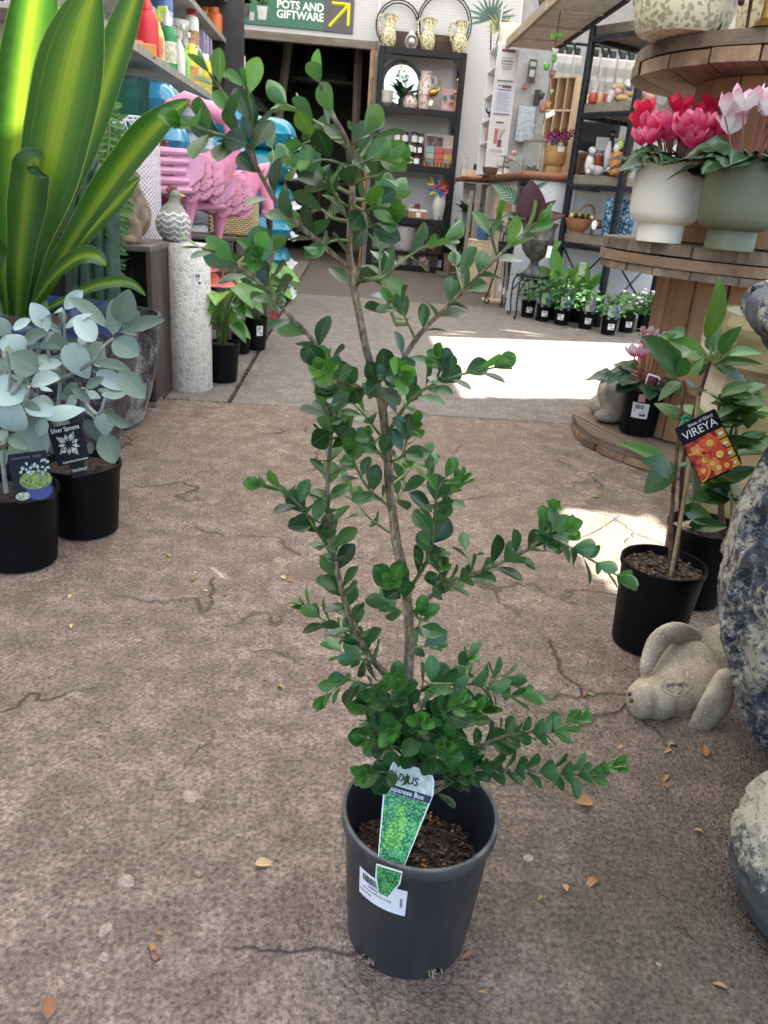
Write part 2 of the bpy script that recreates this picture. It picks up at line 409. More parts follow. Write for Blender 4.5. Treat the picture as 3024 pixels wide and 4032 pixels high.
# ---- dark store room behind the doorway
rm = thing('store_room', 'dark timber store room seen through the doorway', 'room', (0, 8.7, 0))
def rbox(n, c, d, m, b=0.0): return part(n, MB().box(c, d, b), m, rm, 0)
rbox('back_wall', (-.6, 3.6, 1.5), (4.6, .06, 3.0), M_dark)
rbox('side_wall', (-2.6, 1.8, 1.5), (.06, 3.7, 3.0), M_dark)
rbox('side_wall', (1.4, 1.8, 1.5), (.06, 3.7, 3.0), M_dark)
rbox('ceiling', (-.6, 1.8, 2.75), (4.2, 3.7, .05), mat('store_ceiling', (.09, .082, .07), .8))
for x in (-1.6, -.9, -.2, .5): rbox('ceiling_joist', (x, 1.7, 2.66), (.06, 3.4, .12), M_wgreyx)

# ---- left wall
lw = thing('side_wall', 'pale timber wall behind the left hand stock shelves', 'wall', (0, 0, 0))
for i in range(15):
    part('weatherboard', MB().box((-1.72, 4.6, .1+i*.2), (.03, 8.0, .192), .003, Matrix.Translation((0, 0, 0))), mat('weatherboard_paint', (.50, .47, .43), .7, var=.12, vs=3), lw, 0)
# ---- right wall
rw = thing('side_wall', 'pale timber wall behind the black shelf rack', 'wall', (0, 0, 0))
for i in range(15):
    part('weatherboard', MB().box((3.15, 6.4, .1+i*.2), (.03, 4.3, .192), .003), MC['weatherboard_paint'], rw, 0)

# ---- unseen translucent roof added to diffuse sun, its gaps shaped to cast floor patches
ROOFZ = 2.95; OX = SUN.x/-SUN.z*ROOFZ; OY = SUN.y/-SUN.z*ROOFZ
mr, t, p = nodes('added_roof_sheet')
tl = N(t, 'ShaderNodeBsdfTranslucent'); tl.inputs[0].default_value = (.80, .77, .715, 1)
df = N(t, 'ShaderNodeBsdfDiffuse'); df.inputs[0].default_value = (.6, .6, .58, 1)
mx = t.nodes.new('ShaderNodeMixShader'); mx.inputs[0].default_value = .50
L(t, df.outputs[0], mx.inputs[1]); L(t, tl.outputs[0], mx.inputs[2]); L(t, mx.outputs[0], t.nodes['Material Output'].inputs[0])
roof = bpy.data.objects.new('roof', None); C.objects.link(roof); roof['kind'] = 'structure'  # root of the added roof, out of view above the yard
rr_ = random.Random(11)
CL = []
for k in range(41):   # gap that lights one cordyline blade
    u = k/40; _c = at(80+u*75, 480-u*560, 1.785-u*.09); CL.append((_c.x+SUN.x/-SUN.z*_c.z, _c.y+SUN.y/-SUN.z*_c.z))
def open_at(fx):
    """floor-space intervals that stay open to the sun at floor abscissa fx"""
    o = []
    if .49 < fx < 2.0: o.append((2.98+.2*(fx-.49)+.05*mnoise.noise((fx*9, 0, 0))+.03*mnoise.noise((fx*31, 5, 0)), 4.37+.19*(fx-.495)))
    if .553 < fx < .82:
        e = min(1, (fx-.553)/.05); o.append((1.60-.25*sqrt(e)+.03*mnoise.noise((fx*12, 2, 0)), 1.69+.15*sqrt(e)-.22*max(0, fx-.6)*(1 if fx < .8 else .4)))
    f_ = [y_ for x_, y_ in CL if abs(fx-x_) < .042]
    if f_: o.append((min(f_), max(f_)))
    for a, b, y0, d, sl in ((.62, .80, 4.60, .02, .05), (.95, 1.24, 4.80, .035, -.35), (1.07, 1.2, 4.64, .02, -.1), (.55, .72, 4.48, .02, .2), (1.45, 1.8, 5.03, .05, -.2)):
        if a < fx < b: o.append((y0+sl*(fx-a), y0+sl*(fx-a)+d*sin(pi*(fx-a)/(b-a))))
    return sorted(o)
sx0 = -2.6
for pi_ in range(7):
    b = MB()
    for k in range(44):
        xa = sx0+(pi_*44+k)*.02; xb = xa+.02; fx = (xa+xb)/2+OX
        y = -.55
        iv = [(a-OY, c-OY) for a, c in open_at(fx)]+[(8.6, 9)]
        for a, c in iv:
            if a > y: b.add([(xa, y, 0), (xb, y, 0), (xb, a, 0), (xa, a, 0)], [(0, 1, 2, 3)])
            y = max(y, c)
    put('added_roof_panel', b.mesh(mr, 0), roof, (0, 0, ROOFZ))
for y in (-.5, 1.1, 3.05, 6.6, 8.4): put('added_roof_batten', MB().box((.45, y, ROOFZ+.06), (6.3, .05, .09), .004).mesh(M_wgreyx, 0), roof)

# ================================================================== SIGN OVER THE DOOR
SY = WY-.012
sg = thing('direction_sign', 'green pots and giftware sign with yellow arrow above the doorway', 'sign', (0, SY, 0))
M_sgreen = mat('sign_green', (.028, .135, .085), .45, var=.03); M_sgrey = mat('sign_grey', (.075, .07, .075), .45, var=.03)
M_yel = mat('sign_yellow', (.78, .74, .03), .5, var=.02); M_sw = mat('sign_white', (.82, .85, .84), .5, var=.02)
part('green_panel', MB().box((-.795, 0, 2.29), (.885, .01, .34), .001), M_sgreen, sg, 0)
part('grey_panel', MB().box((-.210, .001, 2.29), (.283, .01, .345), .001), M_sgrey, sg, 0)
put('lettering', text_mesh('POTS AND\nGIFTWARE', .092, M_sw, .001, 'LEFT', .0022), sg, (-.80, -.0065, 2.262), FACE)
aw = MB()
aw.tube([(-.297, -.004, 2.16), (-.125, -.004, 2.345)], .0135, 4)
aw.tube([(-.28, -.004, 2.352), (-.112, -.004, 2.352)], .0135, 4); aw.tube([(-.118, -.004, 2.36), (-.118, -.004, 2.18)], .0135, 4)
part('arrow', aw, M_yel, sg)
for x, z, r, h, m in ((-1.09, 2.22, .042, .10, mat('print_dark', (.05, .055, .055), .6)), (-1.035, 2.185, .028, .07, mat('print_grey', (.42, .40, .40), .6)), (-.935, 2.22, .048, .11, mat('print_pale', (.55, .56, .57), .6))):
    part('printed_pot', MB().prism([(x-r*1.05, z+h*.5), (x-r*.75, z-h*.5), (x+r*.75, z-h*.5), (x+r*1.05, z+h*.5)], .0012, Matrix(((1, 0, 0, 0), (0, 0, -1, -.0055), (0, 1, 0, 0), (0, 0, 0, 1)))), m, sg, 0)
pl = MB()
for k in range(46):
    cx = rr_.choice((-1.09, -.935)); a = rr_.uniform(-1.4, 1.4); l = rr_.uniform(.03, .08); x = cx+rr_.uniform(-.03, .03); z = 2.275+rr_.uniform(0, .03)
    dx, dz = sin(a)*l, cos(a)*l
    pl.add([(x, -.0064, z), (x+dx*.5+dz*.16, -.0064, z+dz*.5-dx*.16), (x+dx, -.0064, z+dz), (x+dx*.5-dz*.16, -.0064, z+dz*.5+dx*.16)], [(0, 1, 2, 3)])
part('printed_leaves', pl, mat('print_green', (.10, .22, .06), .6, var=.4, vs=60), sg, 0)
# ================================================================== GENERIC SMALL THINGS
M_blackplastic = mat('black_plastic', (.0042, .0045, .0055), .45, var=.25, vs=9, bmp=.08, bs=40, spec=.15)
M_soil = mat('potting_mix', (.055, .036, .024), .95, var=.7, vs=160, bmp=1.0, bs=220, bd=.006)
M_label = mat('paper_label', (.80, .80, .80), .6, var=.03)
M_ink = mat('printed_ink', (.02, .02, .03), .7, var=.02)
M_stem = mat('green_stem', (.10, .16, .04), .5, vs=60)
M_twig = mat('brown_twig', (.16, .105, .065), .8, var=.4, vs=120, bmp=.5, bs=200)
M_bamboo = mat('bamboo_cane', (.52, .36, .19), .55, var=.18, vs=40)
WHITEP = mat('white_ceramic', (.74, .74, .72), .3, var=.05)

def pot_profile(r, h, soil, taper=.8, rim=.06, lip=.04, th=.03):
    rb = r*taper; rr = r*lip
    return [(0.001, .001), (rb*.9, .001), (rb, h*.03), (r-rr, h*(1-rim)), (r, h*(1-rim)), (r*1.005, h*(1-rim*.5)), (r, h), (r-r*th*1.6, h), (r-r*th*2.2, h*(1-rim)), (r-r*th*3, soil-.004)]
def bpot(par, r, h, soil=None, taper=.82, m=None, n=36, name='pot'):
    soil = soil if soil else h*.88
    o = part(name, MB().lathe(pot_profile(r, h, soil, taper), n), m or M_blackplastic, par)
    s = MB(); k = 0; rs = random.Random(int(r*1e4)+5)
    rings = 7; nn = 24; ri = r*.945; vs_ = [(0, 0, soil+.004)]
    for j in range(1, rings+1):
        for i in range(nn):
            a = 2*pi*i/nn; q = ri*j/rings; vs_.append((q*cos(a), q*sin(a), soil+rs.gauss(0, .0022)*(j < rings)))
    fs = [(0, 1+i, 1+(i+1) % nn) for i in range(nn)]
    for j in range(rings-1):
        for i in range(nn): a = 1+j*nn; fs.append((a+i, a+nn+i, a+nn+(i+1) % nn, a+(i+1) % nn))
    part('soil', s.add(vs_, fs), M_soil, par, 0)
    return o
def sticker(par, r, h, z, ang, wdt, hgt, taper=.82, rim=.06, lip=.04, lines=True, name='price_label', m=None, pad=.0012):
    """paper label wrapped on a tapered pot wall"""
    def rad(zz): f = max(0, (zz-h*.03)/(h*(1-rim)-h*.03)); return r*taper+(r-r*lip-r*taper)*f+pad
    b = MB(); n = 8; vs_ = []; fs = []
    for j, zz in enumerate((z-hgt/2, z+hgt/2)):
        for i in range(n+1):
            a = ang+(i/n-.5)*wdt/rad(z); vs_.append((rad(zz)*cos(a), rad(zz)*sin(a), zz))
    fs = [(i, i+1, n+2+i, n+1+i) for i in range(n)]
    o = part(name, b.add(vs_, fs), m or M_label, par)
    if lines:
        b = MB()
        def rect(u0, u1, v0, v1):
            q = []
            for u, v in ((u0, v0), (u1, v0), (u1, v1), (u0, v1)):
                zz = z+v*hgt; a = ang+u*wdt/rad(z); q.append(((rad(zz)+.0006)*cos(a), (rad(zz)+.0006)*sin(a), zz))
            b.add(q, [(0, 1, 2, 3)])
        rl = random.Random(int(1e5*r+1e3*ang)); u = -.32
        while u < .2: ww = rl.choice((.01, .02, .03)); rect(u, u+ww, .1, .38); u += ww+rl.choice((.012, .02))
        rect(-.35, .25, -.02, .02); rect(-.35, .1, -.14, -.1); rect(.0, .36, -.36, -.2)
        part('print', b, M_ink, o, 0)
    return o
def leaf_mesh(mt, shape='obovate', lw=.55, cup=.15, bend=.15, seg=7, fold=.1, petiole=.0, name='leaf', wave=0.0):
    """unit blade along +X from the origin, upper face +Z; UV u across, v along"""
    b = MB(); uv = []
    def width(v):
        if shape == 'obovate': return lw*.5*max(.0, (sin(pi*min(1, v**1.35)))**.62)
        if shape == 'ovate': return lw*.5*max(.0, sin(pi*v**.72))**.75
        if shape == 'lance': return lw*.5*max(.0, sin(pi*v**.85))**.9
        if shape == 'spoon': return lw*.5*max(.0, sin(pi*v**.95))**.62
        if shape == 'round': return lw*.5*max(.0, sin(pi*min(1, v)))**.5
        if shape == 'heart': return lw*.5*max(.0, sin(pi*v**.55))**.8
        if shape == 'strap': return lw*.5*min(1, v*6+.35)*max(0, 1-v**6)**.8
    vals = [0, .06]+[(i+1)/(seg) for i in range(seg-1)]+[.97, 1.0]
    vals = sorted(set(round(x, 3) for x in vals))
    for v in vals:
        wd = width(v) if 0 < v < 1 else .0
        wd = max(wd, .012)
        z0 = -bend*v*v
        for u in (-1, -.55, 0, .55, 1):
            y = u*wd; z = z0+cup*wd*u*u+fold*abs(u)*wd+wave*wd*sin(v*13+u*2)*abs(u)
            x = petiole+v*(1-petiole)-(.12*wd*abs(u) if shape == 'heart' and v < .1 else 0)
            b.v.append((x, y, z)); uv.append((.5+u*.5, v))
    m = 5
    for k in range(len(vals)-1):
        for i in range(4): b.f.append((k*m+i, (k+1)*m+i, (k+1)*m+i+1, k*m+i+1))
    if petiole:
        b.tube([(0, 0, 0), (petiole+.03, 0, -.005)], .014, 4); uv += [(.5, .0)]*8
    b.uv = uv
    return b.mesh(mt, 180, name)
def orient(d, up=V((0, 0, 1)), roll=0.0):
    """rotation taking +X to d with +Z near up"""
    x = V(d).normalized(); u = V(up)-x*V(up).dot(x)
    if u.length < 1e-4: u = x.orthogonal()
    z = u.normalized(); y = z.cross(x)
    q = Matrix((x, y, z)).transposed().to_quaternion()
    return q @ Quaternion((1, 0, 0), roll)
def leaf(me, par, p, d, size, up=V((0, 0, 1)), roll=0.0, wsc=1.0, name='leaf'):
    o = bpy.data.objects.new(name, me); C.objects.link(o); o.parent = par; o.location = p
    o.rotation_mode = 'QUATERNION'; o.rotation_quaternion = orient(d, up, roll); o.scale = (size, size*wsc, size); return o
def bake_leaves(name, items, mt, par, kind='stuff'):
    """items: (mesh, p, d, size, up, roll) joined into one mesh"""
    b = MB(); b.uv = []
    cache = {}
    for me, p, d, size, up, roll in items:
        if me.name not in cache:
            cache[me.name] = ([V(x.co) for x in me.vertices], [tuple(f.vertices) for f in me.polygons], me)
            uvl = me.uv_layers[0].data; uvv = [(0, 0)]*len(me.vertices)
            for lp in me.loops: uvv[lp.vertex_index] = tuple(uvl[lp.index].uv)
            cache[me.name] += (uvv,)
        vv, ff, _, uvv = cache[me.name]; q = orient(d, up, roll)
        b.add([V(p)+(q @ (x*size)) for x in vv], ff); b.uv += uvv
    o = part(name, b, mt, par, 180)
    if kind: o['kind'] = kind
    return o
def vase(name, label, cat, prof, m, loc, n=28, group=None, body='body', rz=0):
    t_ = thing(name, label, cat, loc, rz, group); part(body, MB().lathe(prof, n), m, t_); return t_

# ================================================================== BOOKSHELF ON THE BACK WALL
BY, BD = 8.30, .30                     # front plane and depth
BX0, BX1 = .19, 1.02
SH = [2.0, 1.505, 1.005, .515, .195]   # shelf tops
bk = thing('display_shelf', 'tall black metal display shelf with five levels beside the doorway', 'shelf', (0, BY, 0))
for x in (BX0+.025, BX1-.025):
    for y in (.025, BD-.025): part('post', MB().box((x, y, 1.0), (.05, .05, 2.0), .004), M_blackmetal, bk, 0)
M_shelfwood = woodmat('dark_shelf_board', (.10, .07, .052), (.045, .032, .026), 0)
for z in SH:
    part('shelf_board', MB().box(((BX0+BX1)/2, BD/2, z-.014), (BX1-BX0-.102, BD-.01, .026), .003), M_shelfwood, bk, 0)
    rh = .06 if z > .3 else .022
    part('front_rail', MB().box(((BX0+BX1)/2, .012, z-rh/2), (BX1-BX0-.102, .024, rh), .003), M_blackmetal, bk, 0)
    if z < .3: continue
    for s, x in ((1, BX0+.05), (-1, BX1-.05)):
        part('corner_brace', MB().prism([(0, 0), (s*.085, 0), (s*.075, -.012), (s*.012, -.085), (0, -.10)], .02, Matrix(((1, 0, 0, x), (0, 0, 1, .004), (0, 1, 0, z-.06), (0, 0, 0, 1)))), M_blackmetal, bk, 0)
part('base_rail', MB().box(((BX0+BX1)/2, .02, .03), (BX1-BX0-.102, .03, .06), .003), M_blackmetal, bk, 0)

def shelf_pos(px, k, yo=.13):
    """x on bookshelf level k seen at photo abscissa px"""
    z = SH[k]; Y = BY+yo; lo, hi = 0.0, 4000.0
    py = 1000
    for _ in range(20):            # find the pixel row on this level
        py = (lo+hi)/2
        if at(px, py, Y).z > z: lo = py
        else: hi = py
    return V((at(px, py, Y).x, Y, z))
# --- jugs
M_jug = None
def speckle(name, base, dark, sc=55, th=.5):
    m, t, p = nodes(name); co = coords(t); a = noise(t, co, sc, 3, .6); b = vor(t, co, sc*.9)
    f = ramp(t, math_(t, 'ADD', math_(t, 'MULTIPLY', a, .7), math_(t, 'MULTIPLY', b, .45)), [(th-.04, (1, 1, 1)), (th+.03, (0, 0, 0))]).outputs[0]
    L(t, mixc(t, f, base, dark), p.inputs['Base Color']); p.inputs['Roughness'].default_value = .3; MC[name] = m; return m
M_jug = speckle('jug_glaze', (.62, .58, .37), (.17, .145, .075), 62, .55)
M_pattern = speckle('patterned_glaze', (.64, .61, .43), (.34, .32, .19), 80, .555)
M_pinkfloral = speckle('pink_floral_glaze', (.66, .58, .54), (.36, .15, .15), 40, .5)
M_redfloral = speckle('red_floral_glaze', (.62, .52, .48), (.30, .06, .07), 40, .54)
jug = None
for px in (1528, 1680, 1805):
    P = shelf_pos(px, 0)
    if jug is None:
        jug = thing('jug', 'cream speckled jug with a loop handle on top of the black shelf', 'jug', P, 0, 'speckled jugs on the shelf top')
        pr = [(.001, 0), (.048, 0), (.055, .01), (.07, .07), (.069, .115), (.052, .165), (.044, .21), (.05, .258), (.056, .27), (.052, .27), (.04, .21), (.04, .18)]
        part('body', MB().lathe(pr, 28), M_jug, jug)
        part('spout', MB().tube([(.045, 0, .235), (.062, 0, .258), (.078, 0, .272)], [.02, .016, .008], 8), M_jug, jug)
        part('handle', MB().tube([(-.045, 0, .245), (-.085, 0, .265), (-.105, 0, .235), (-.10, 0, .18), (-.085, 0, .12), (-.068, 0, .09)], .010, 8), M_jug, jug)
    else: dup(jug, P)
# --- conch-shell birdhouse between the jugs
P = shelf_pos(1617, 0, .08)
bh = thing('ceramic_shell', 'pale ceramic shell ornament with round dark opening between two jugs', 'ornament', P)
part('shell', MB().lathe([(.001, 0), (.04, .005), (.062, .05), (.058, .085), (.03, .13), (.001, .16)], 20), mat('shell_glaze', (.55, .50, .47), .4, var=.25, vs=40), bh)
part('opening_ring', MB().tube([(.042*cos(a), -.055-.004*sin(a), .062+.038*sin(a)) for a in [2*pi*i/20 for i in range(20)]], .009, 6, closed=True), mat('shell_ring', (.16, .15, .15), .5), bh)
part('centre', MB().ell((0, -.052, .062), (.028, .016, .026)), WHITEP, bh)
part('perch', MB().tube([(-.008, -.06, .055), (-.004, -.075, .03)], .004, 5).tube([(.01, -.06, .055), (.006, -.075, .03)], .004, 5), mat('perch_red', (.25, .07, .05), .6), bh)
# --- timber crate board behind the jugs
P = at(1660, 150, BY+.24)
cb = thing('timber_tray', 'long brown timber tray leaning behind the speckled jugs', 'tray', (.60, BY+.24, SH[0]))
part('tray_base', MB().box((.02, .02, .085), (.62, .02, .17), .003), M_shelfwood, cb, 0)
for x in (-.295, .335): part('tray_end', MB().box((x, 0, .085), (.02, .03, .168), .003), M_shelfwood, cb, 0)
# --- black wire hoops above
for i, (x, r, z) in enumerate(((.36, .21, 2.29), (.80, .26, 2.27))):
    h_ = thing('wire_hoop', ('wide' if r > .23 else 'smaller')+' black wire hoop standing on the black shelf top behind the jugs', 'hoop', (x, BY+.255, 2.0), 0)
    for dr in (0, -.022):
        part('ring', MB().tube([((r+dr)*cos(a), .012*(dr != 0), r+.0+(r+dr)*sin(a)) for a in [2*pi*i/44 for i in range(44)]], .0065, 6, closed=True), M_blackmetal, h_)
# --- mirror
mm, t, p = nodes('mirror_glass'); p.inputs['Metallic'].default_value = 1; p.inputs['Base Color'].default_value = (.85, .87, .88, 1); p.inputs['Roughness'].default_value = .03
P = V((.43, BY+.25, SH[1]))
mi = thing('round_mirror', 'round mirror with thick dark navy frame on the upper shelf', 'mirror', P, .0)
Mx = Matrix.Translation((0, 0, .215)) @ Matrix.Rotation(pi/2, 4, 'X')
part('frame', MB().lathe([(.17, -.012), (.205, -.012), (.21, 0), (.205, .014), (.17, .012), (.168, 0), (.17, -.012)], 44, M=Mx), mat('navy_frame', (.012, .018, .035), .35), mi)
part('mirror_pane', MB().lathe([(.001, .004), (.172, .004)], 44, M=Mx), mm, mi, 0)
# --- shelf 2 pots and plants
def tuft(par, c, n, l, mt, spread=1.0, rs=R, shape='lance', lw=.25, name='leaf', up=.5):
    me = leaf_mesh(mt, shape, lw, .1, .3)
    for k in range(n):
        a = rs.uniform(0, 2*pi); e = rs.uniform(.2, 1.2)*up*1.6
        d = V((cos(a)*spread, sin(a)*spread, e)); leaf(me, par, V(c)+V((cos(a), sin(a), 0))*l*.08, d, l*rs.uniform(.7, 1.15), name=name)
M_lg = leafmat('leaf_mid_green', (.055, .14, .045)); M_ld = leafmat('leaf_dark_green', (.022, .065, .03)); M_lb = leafmat('leaf_bright_green', (.13, .30, .05), rnd=.2)
P = shelf_pos(1512, 1, .10)
t_ = thing('planter', 'white stone planter with dark base and small succulent by the mirror', 'planter', P)
part('pot', MB().lathe([(.001, .03), (.075, .03), (.08, .05), (.082, .135), (.076, .135), (.07, .11), (.001, .11)], 28), mat('stone_white', (.5, .49, .46), .8, bmp=.3), t_)
part('base', MB().lathe([(.001, 0), (.08, 0), (.084, .03), (.06, .032)], 28), mat('planter_base', (.07, .075, .06), .6), t_)
tuft(t_, (0, 0, .12), 14, .09, M_lg)
P = shelf_pos(1590, 1, .14)
t_ = thing('orchid_pot', 'white flowered orchid with dark glossy leaves in front of the mirror', 'plant', P)
bpot(t_, .055, .10, m=mat('bark_pot', (.10, .09, .07), .7))
tuft(t_, (0, 0, .09), 22, .19, M_ld, 1.0, lw=.35, up=.9)
for k in range(3): part('flower_stem', MB().tube([(0, 0, .09), (.02*(k-1), -.02, .24), (.06*(k-1)-.03, -.05, .33)], .003, 5), M_stem, t_)
pm = leaf_mesh(leafmat('white_petal', (.75, .72, .66), trans=.3, rib=(.8, .75, .5), rnd=.08), 'round', .9)
for k in range(40):
    c = V((R.uniform(-.10, .02), R.uniform(-.09, .0), R.uniform(.24, .36))); leaf(pm, t_, c, (R.uniform(-1, 1), R.uniform(-1, .2), R.uniform(-.5, 1)), .032, name='petal')
P = shelf_pos(1612, 1, .10); vase('vase', 'short pink floral ceramic vase', 'vase', [(.001, 0), (.055, 0), (.07, .03), (.072, .06), (.055, .1), (.03, .12), (.028, .15), (.022, .15)], M_pinkfloral, P)
P = shelf_pos(1666, 1, .14)
t_ = thing('pitcher', 'tall pink floral ceramic pitcher beside a gold ornament', 'jug', P)
part('body', MB().lathe([(.001, 0), (.055, 0), (.06, .01), (.066, .2), (.055, .26), (.052, .30), (.066, .33), (.06, .33), (.045, .3)], 28), M_pinkfloral, t_)
part('handle', MB().tube([(.055, 0, .30), (.095, 0, .29), (.10, 0, .24), (.066, 0, .2)], .008, 8), M_pinkfloral, t_)
M_gold = mat('aged_gold', (.50, .33, .10), .35, 1.0, var=.3)
P = shelf_pos(1700, 1, .07)
t_ = thing('gold_bird', 'small gold wading bird figurine with a white price tag', 'figurine', P)
part('body', MB().ell((0, 0, .15), (.05, .035, .035), M=Matrix.Rotation(-.4, 4, 'Y')), M_gold, t_)
part('neck', MB().tube([(.035, 0, .165), (.06, 0, .185), (.062, 0, .215), (.05, 0, .235), (.06, 0, .25), (.075, 0, .235)], [.013, .01, .008, .009, .011, .004], 8), M_gold, t_)
for x in (-.01, .012): part('leg', MB().tube([(x, 0, .13), (x+.004, 0, .06), (x-.004, 0, .002)], .005, 6), M_gold, t_)
part('foot_plate', MB().box((0, 0, .003), (.05, .03, .006), .002), M_gold, t_)
part('price_tag', MB().box((-.035, -.04, .05), (.035, .002, .05), .0), M_label, t_, rot=(0, .3, 0))
P = shelf_pos(1762, 1, .12)
t_ = thing('gift_box', 'pink printed gift card box with leaf pictures on the second shelf', 'box', P, .0)
part('box', MB().box((0, 0, .10), (.145, .03, .20), .002), mat('pink_card', (.50, .30, .33), .6), t_, 0)
for k, (x, z, w_, h_, c_) in enumerate(((-.04, .115, .045, .06, (.06, .16, .10)), (.035, .13, .06, .045, (.07, .10, .12)), (.03, .07, .05, .04, (.35, .10, .05)), (-.03, .04, .07, .04, (.6, .45, .40)), (.0, .095, .02, .045, (.5, .48, .55)))):
    part('printed_picture', MB().lathe([(.001, 0), (.5, 0)], 12, sx=w_, sy=h_, M=Matrix(((1, 0, 0, x), (0, 0, -1, -.0165-.0003*k), (0, 1, 0, z), (0, 0, 0, 1)))), mat('card_print_%d' % k, c_, .6), t_, 0)
P = shelf_pos(1790, 1, .05)
t_ = thing('gold_stem_pair', 'pair of gold seed heads on stems at the right end of the shelf', 'ornament', P)
for x, h_ in ((0, .27), (-.012, .165)): 
    part('stem', MB().tube([(x*2, 0, 0), (x, .004, h_*.5), (x*.6, 0, h_)], .004, 6), M_gold, t_); part('seed_head', MB().ell((x*.6, 0, h_), (.016, .016, .02)), M_gold, t_)
# --- shelf 3 jars
M_amber = mat('dark_amber_glass', (.030, .012, .008), .15, var=.1, coat=.5); M_lid = mat('jar_lid', (.01, .01, .011), .3)
st = thing('tier_stand', 'dark wooden tiered stand carrying the jars', 'stand', shelf_pos(1600, 2, .12)+V((0, 0, .0)))
for k in range(2): part('step', MB().box((0, .05+.045*k, .045+.045*k), (.36, .06-.02*k, .09+.09*k), .003), M_shelfwood, st, 0)
jar = None
def mkjar(P, r, h):
    t_ = thing('candle_jar', 'small dark amber jar with black lid and white label', 'jar', P, 0, 'labelled amber jars on the third shelf')
    part('glass', MB().lathe([(.001, 0), (r*.95, 0), (r, .004), (r, h*.8), (r*.93, h*.84), (.001, h*.84)], 20), M_amber, t_)
    part('lid', MB().lathe([(.001, h*.99), (r*.95, h*.99), (r*.98, h*.96), (r*.98, h*.82), (r*.5, h*.82)][::-1], 20), M_lid, t_)
    part('label', MB().lathe([(r*1.02, h*.16), (r*1.02, h*.68)], 12, a0=-pi/2-.95, a1=-pi/2+.95), M_label, t_)
    return t_
SZ = SH[2]
for row, (z, yo, lst) in enumerate(((SZ+.195, .165, ((1556, .037, .105), (1586, .037, .105), (1623, .036, .11), (1648, .03, .10))), (SZ+.105, .115, ((1490, .035, .10), (1530, .036, .10), (1551, .028, .1), (1577, .028, .09), (1607, .04, .105), (1627, .02, .09), (1647, .024, .09))), (SZ, .05, ((1492, .035, .10), (1540, .04, .095), (1573, .042, .1), (1610, .034, .1), (1637, .032, .09))))):
    for px, r, h in lst:
        q = at(px, 560, BY+yo); mkjar(V((shelf_pos(px, 2, yo).x, BY+yo, z)), r, h)
P = shelf_pos(1500, 2, .2); vase('brass_bowl', 'round brass bowl behind the amber jars', 'bowl', [(.001, 0), (.05, 0), (.055, .12), (.06, .17), (.055, .17), (.05, .12)], M_gold, P+V((0, 0, .02)))
t_ = thing('soap_box_display', 'open card display of coloured soap boxes', 'display', shelf_pos(1722, 2, .16))
part('backing_card', MB().box((0, .03, .15), (.29, .012, .30), .002), mat('display_card', (.55, .5, .46), .7), t_, 0)
part('picture', MB().box((-.05, .0225, .235), (.17, .002, .09)), mat('display_photo', (.25, .16, .16), .5, var=.5, vs=20), t_, 0)
sc_ = [(.22, .42, .42), (.50, .10, .11), (.42, .16, .17), (.40, .40, .29), (.55, .11, .12), (.60, .38, .12), (.09, .28, .30), (.55, .10, .12), (.33, .33, .29)]
for k in range(9):
    part('soap_box', MB().box((-.09+.09*(k % 3), .0, .155-.055*(k//3)), (.085, .04, .052), .003), mat('soap_%d' % k, sc_[k], .6, var=.06), t_, 0)
part('tray', MB().box((0, -.02, .012), (.285, .11, .022), .002), mat('kraft', (.45, .30, .18), .7), t_, 0)
M_cop = mat('copper', (.62, .33, .22), .25, 1.0)
for k, px in enumerate((1670, 1686, 1715, 1742, 1762, 1776)):
    P = shelf_pos(px, 2, .035); vase('copper_candle', 'small copper tealight cup in front of the soap boxes', 'candle', [(.001, 0), (.022, 0), (.024, .045), (.021, .045), (.019, .03), (.001, .03)], M_cop, P, 16, 'copper tealight cups')
# --- shelf 4
P = shelf_pos(1722, 3, .14)
t_ = thing('vase_of_pinwheels', 'slim white vase holding bright coloured toy pinwheels', 'vase', P)
part('vase', MB().lathe([(.001, 0), (.045, 0), (.05, .01), (.066, .13), (.066, .18), (.048, .24), (.042, .265), (.036, .265), (.036, .2)], 28), WHITEP, t_)
PW = [(.0, .10, .55), (.75, .62, .02), (.55, .03, .06), (.75, .16, .03), (.02, .22, .10), (.62, .04, .22), (.02, .22, .65)]
for k, (dx, dz, rr2) in enumerate(((-.07, .34, .065), (.0, .33, .055), (.055, .36, .07), (.075, .30, .06), (-.03, .29, .06), (.03, .27, .06), (-.075, .275, .05), (.105, .37, .04))):
    st_ = part('stick', MB().tube([(0, 0, .2), (dx, -.05, dz)], .002, 5), WHITEP, t_)
    for j in range(6):
        a = 2*pi*j/6+k; b = MB(); c = V((dx, -.055, dz))
        d1 = V((cos(a), 0, sin(a)))*rr2; d2 = V((cos(a+.9), 0, sin(a+.9)))*rr2*.75
        b.add([c, c+d1, c+d1*.9+d2*.4+V((0, -.02, 0)), c+d2*.6+V((0, -.012, 0))], [(0, 1, 2, 3)])
        part('pinwheel_sail', b, mat('sail_%d' % ((k+j//2) % 7), PW[(k+j//2) % 7], .4, var=.02), st_, 0)
P = shelf_pos(1642, 3, .10)
t_ = thing('carton', 'small open brown carton of white goods with a label', 'box', P)
part('carton', MB().box((0, 0, .032), (.20, .10, .062), .002), mat('kraft2', (.36, .22, .12), .75), t_, 0)
for k in range(7): part('packet', MB().ell((-.08+.027*k, .01*(k % 2), .07), (.02, .03, .02), 8, 6), WHITEP, t_)
part('label', MB().box((.005, -.052, .035), (.045, .002, .045)), M_label, t_, 0)
P = shelf_pos(1605, 3, .17); vase('bowl', 'white ceramic bowl behind the brown carton', 'bowl', [(.001, .07), (.03, .07), (.035, .08), (.07, .13), (.066, .13), (.03, .09)], WHITEP, P)
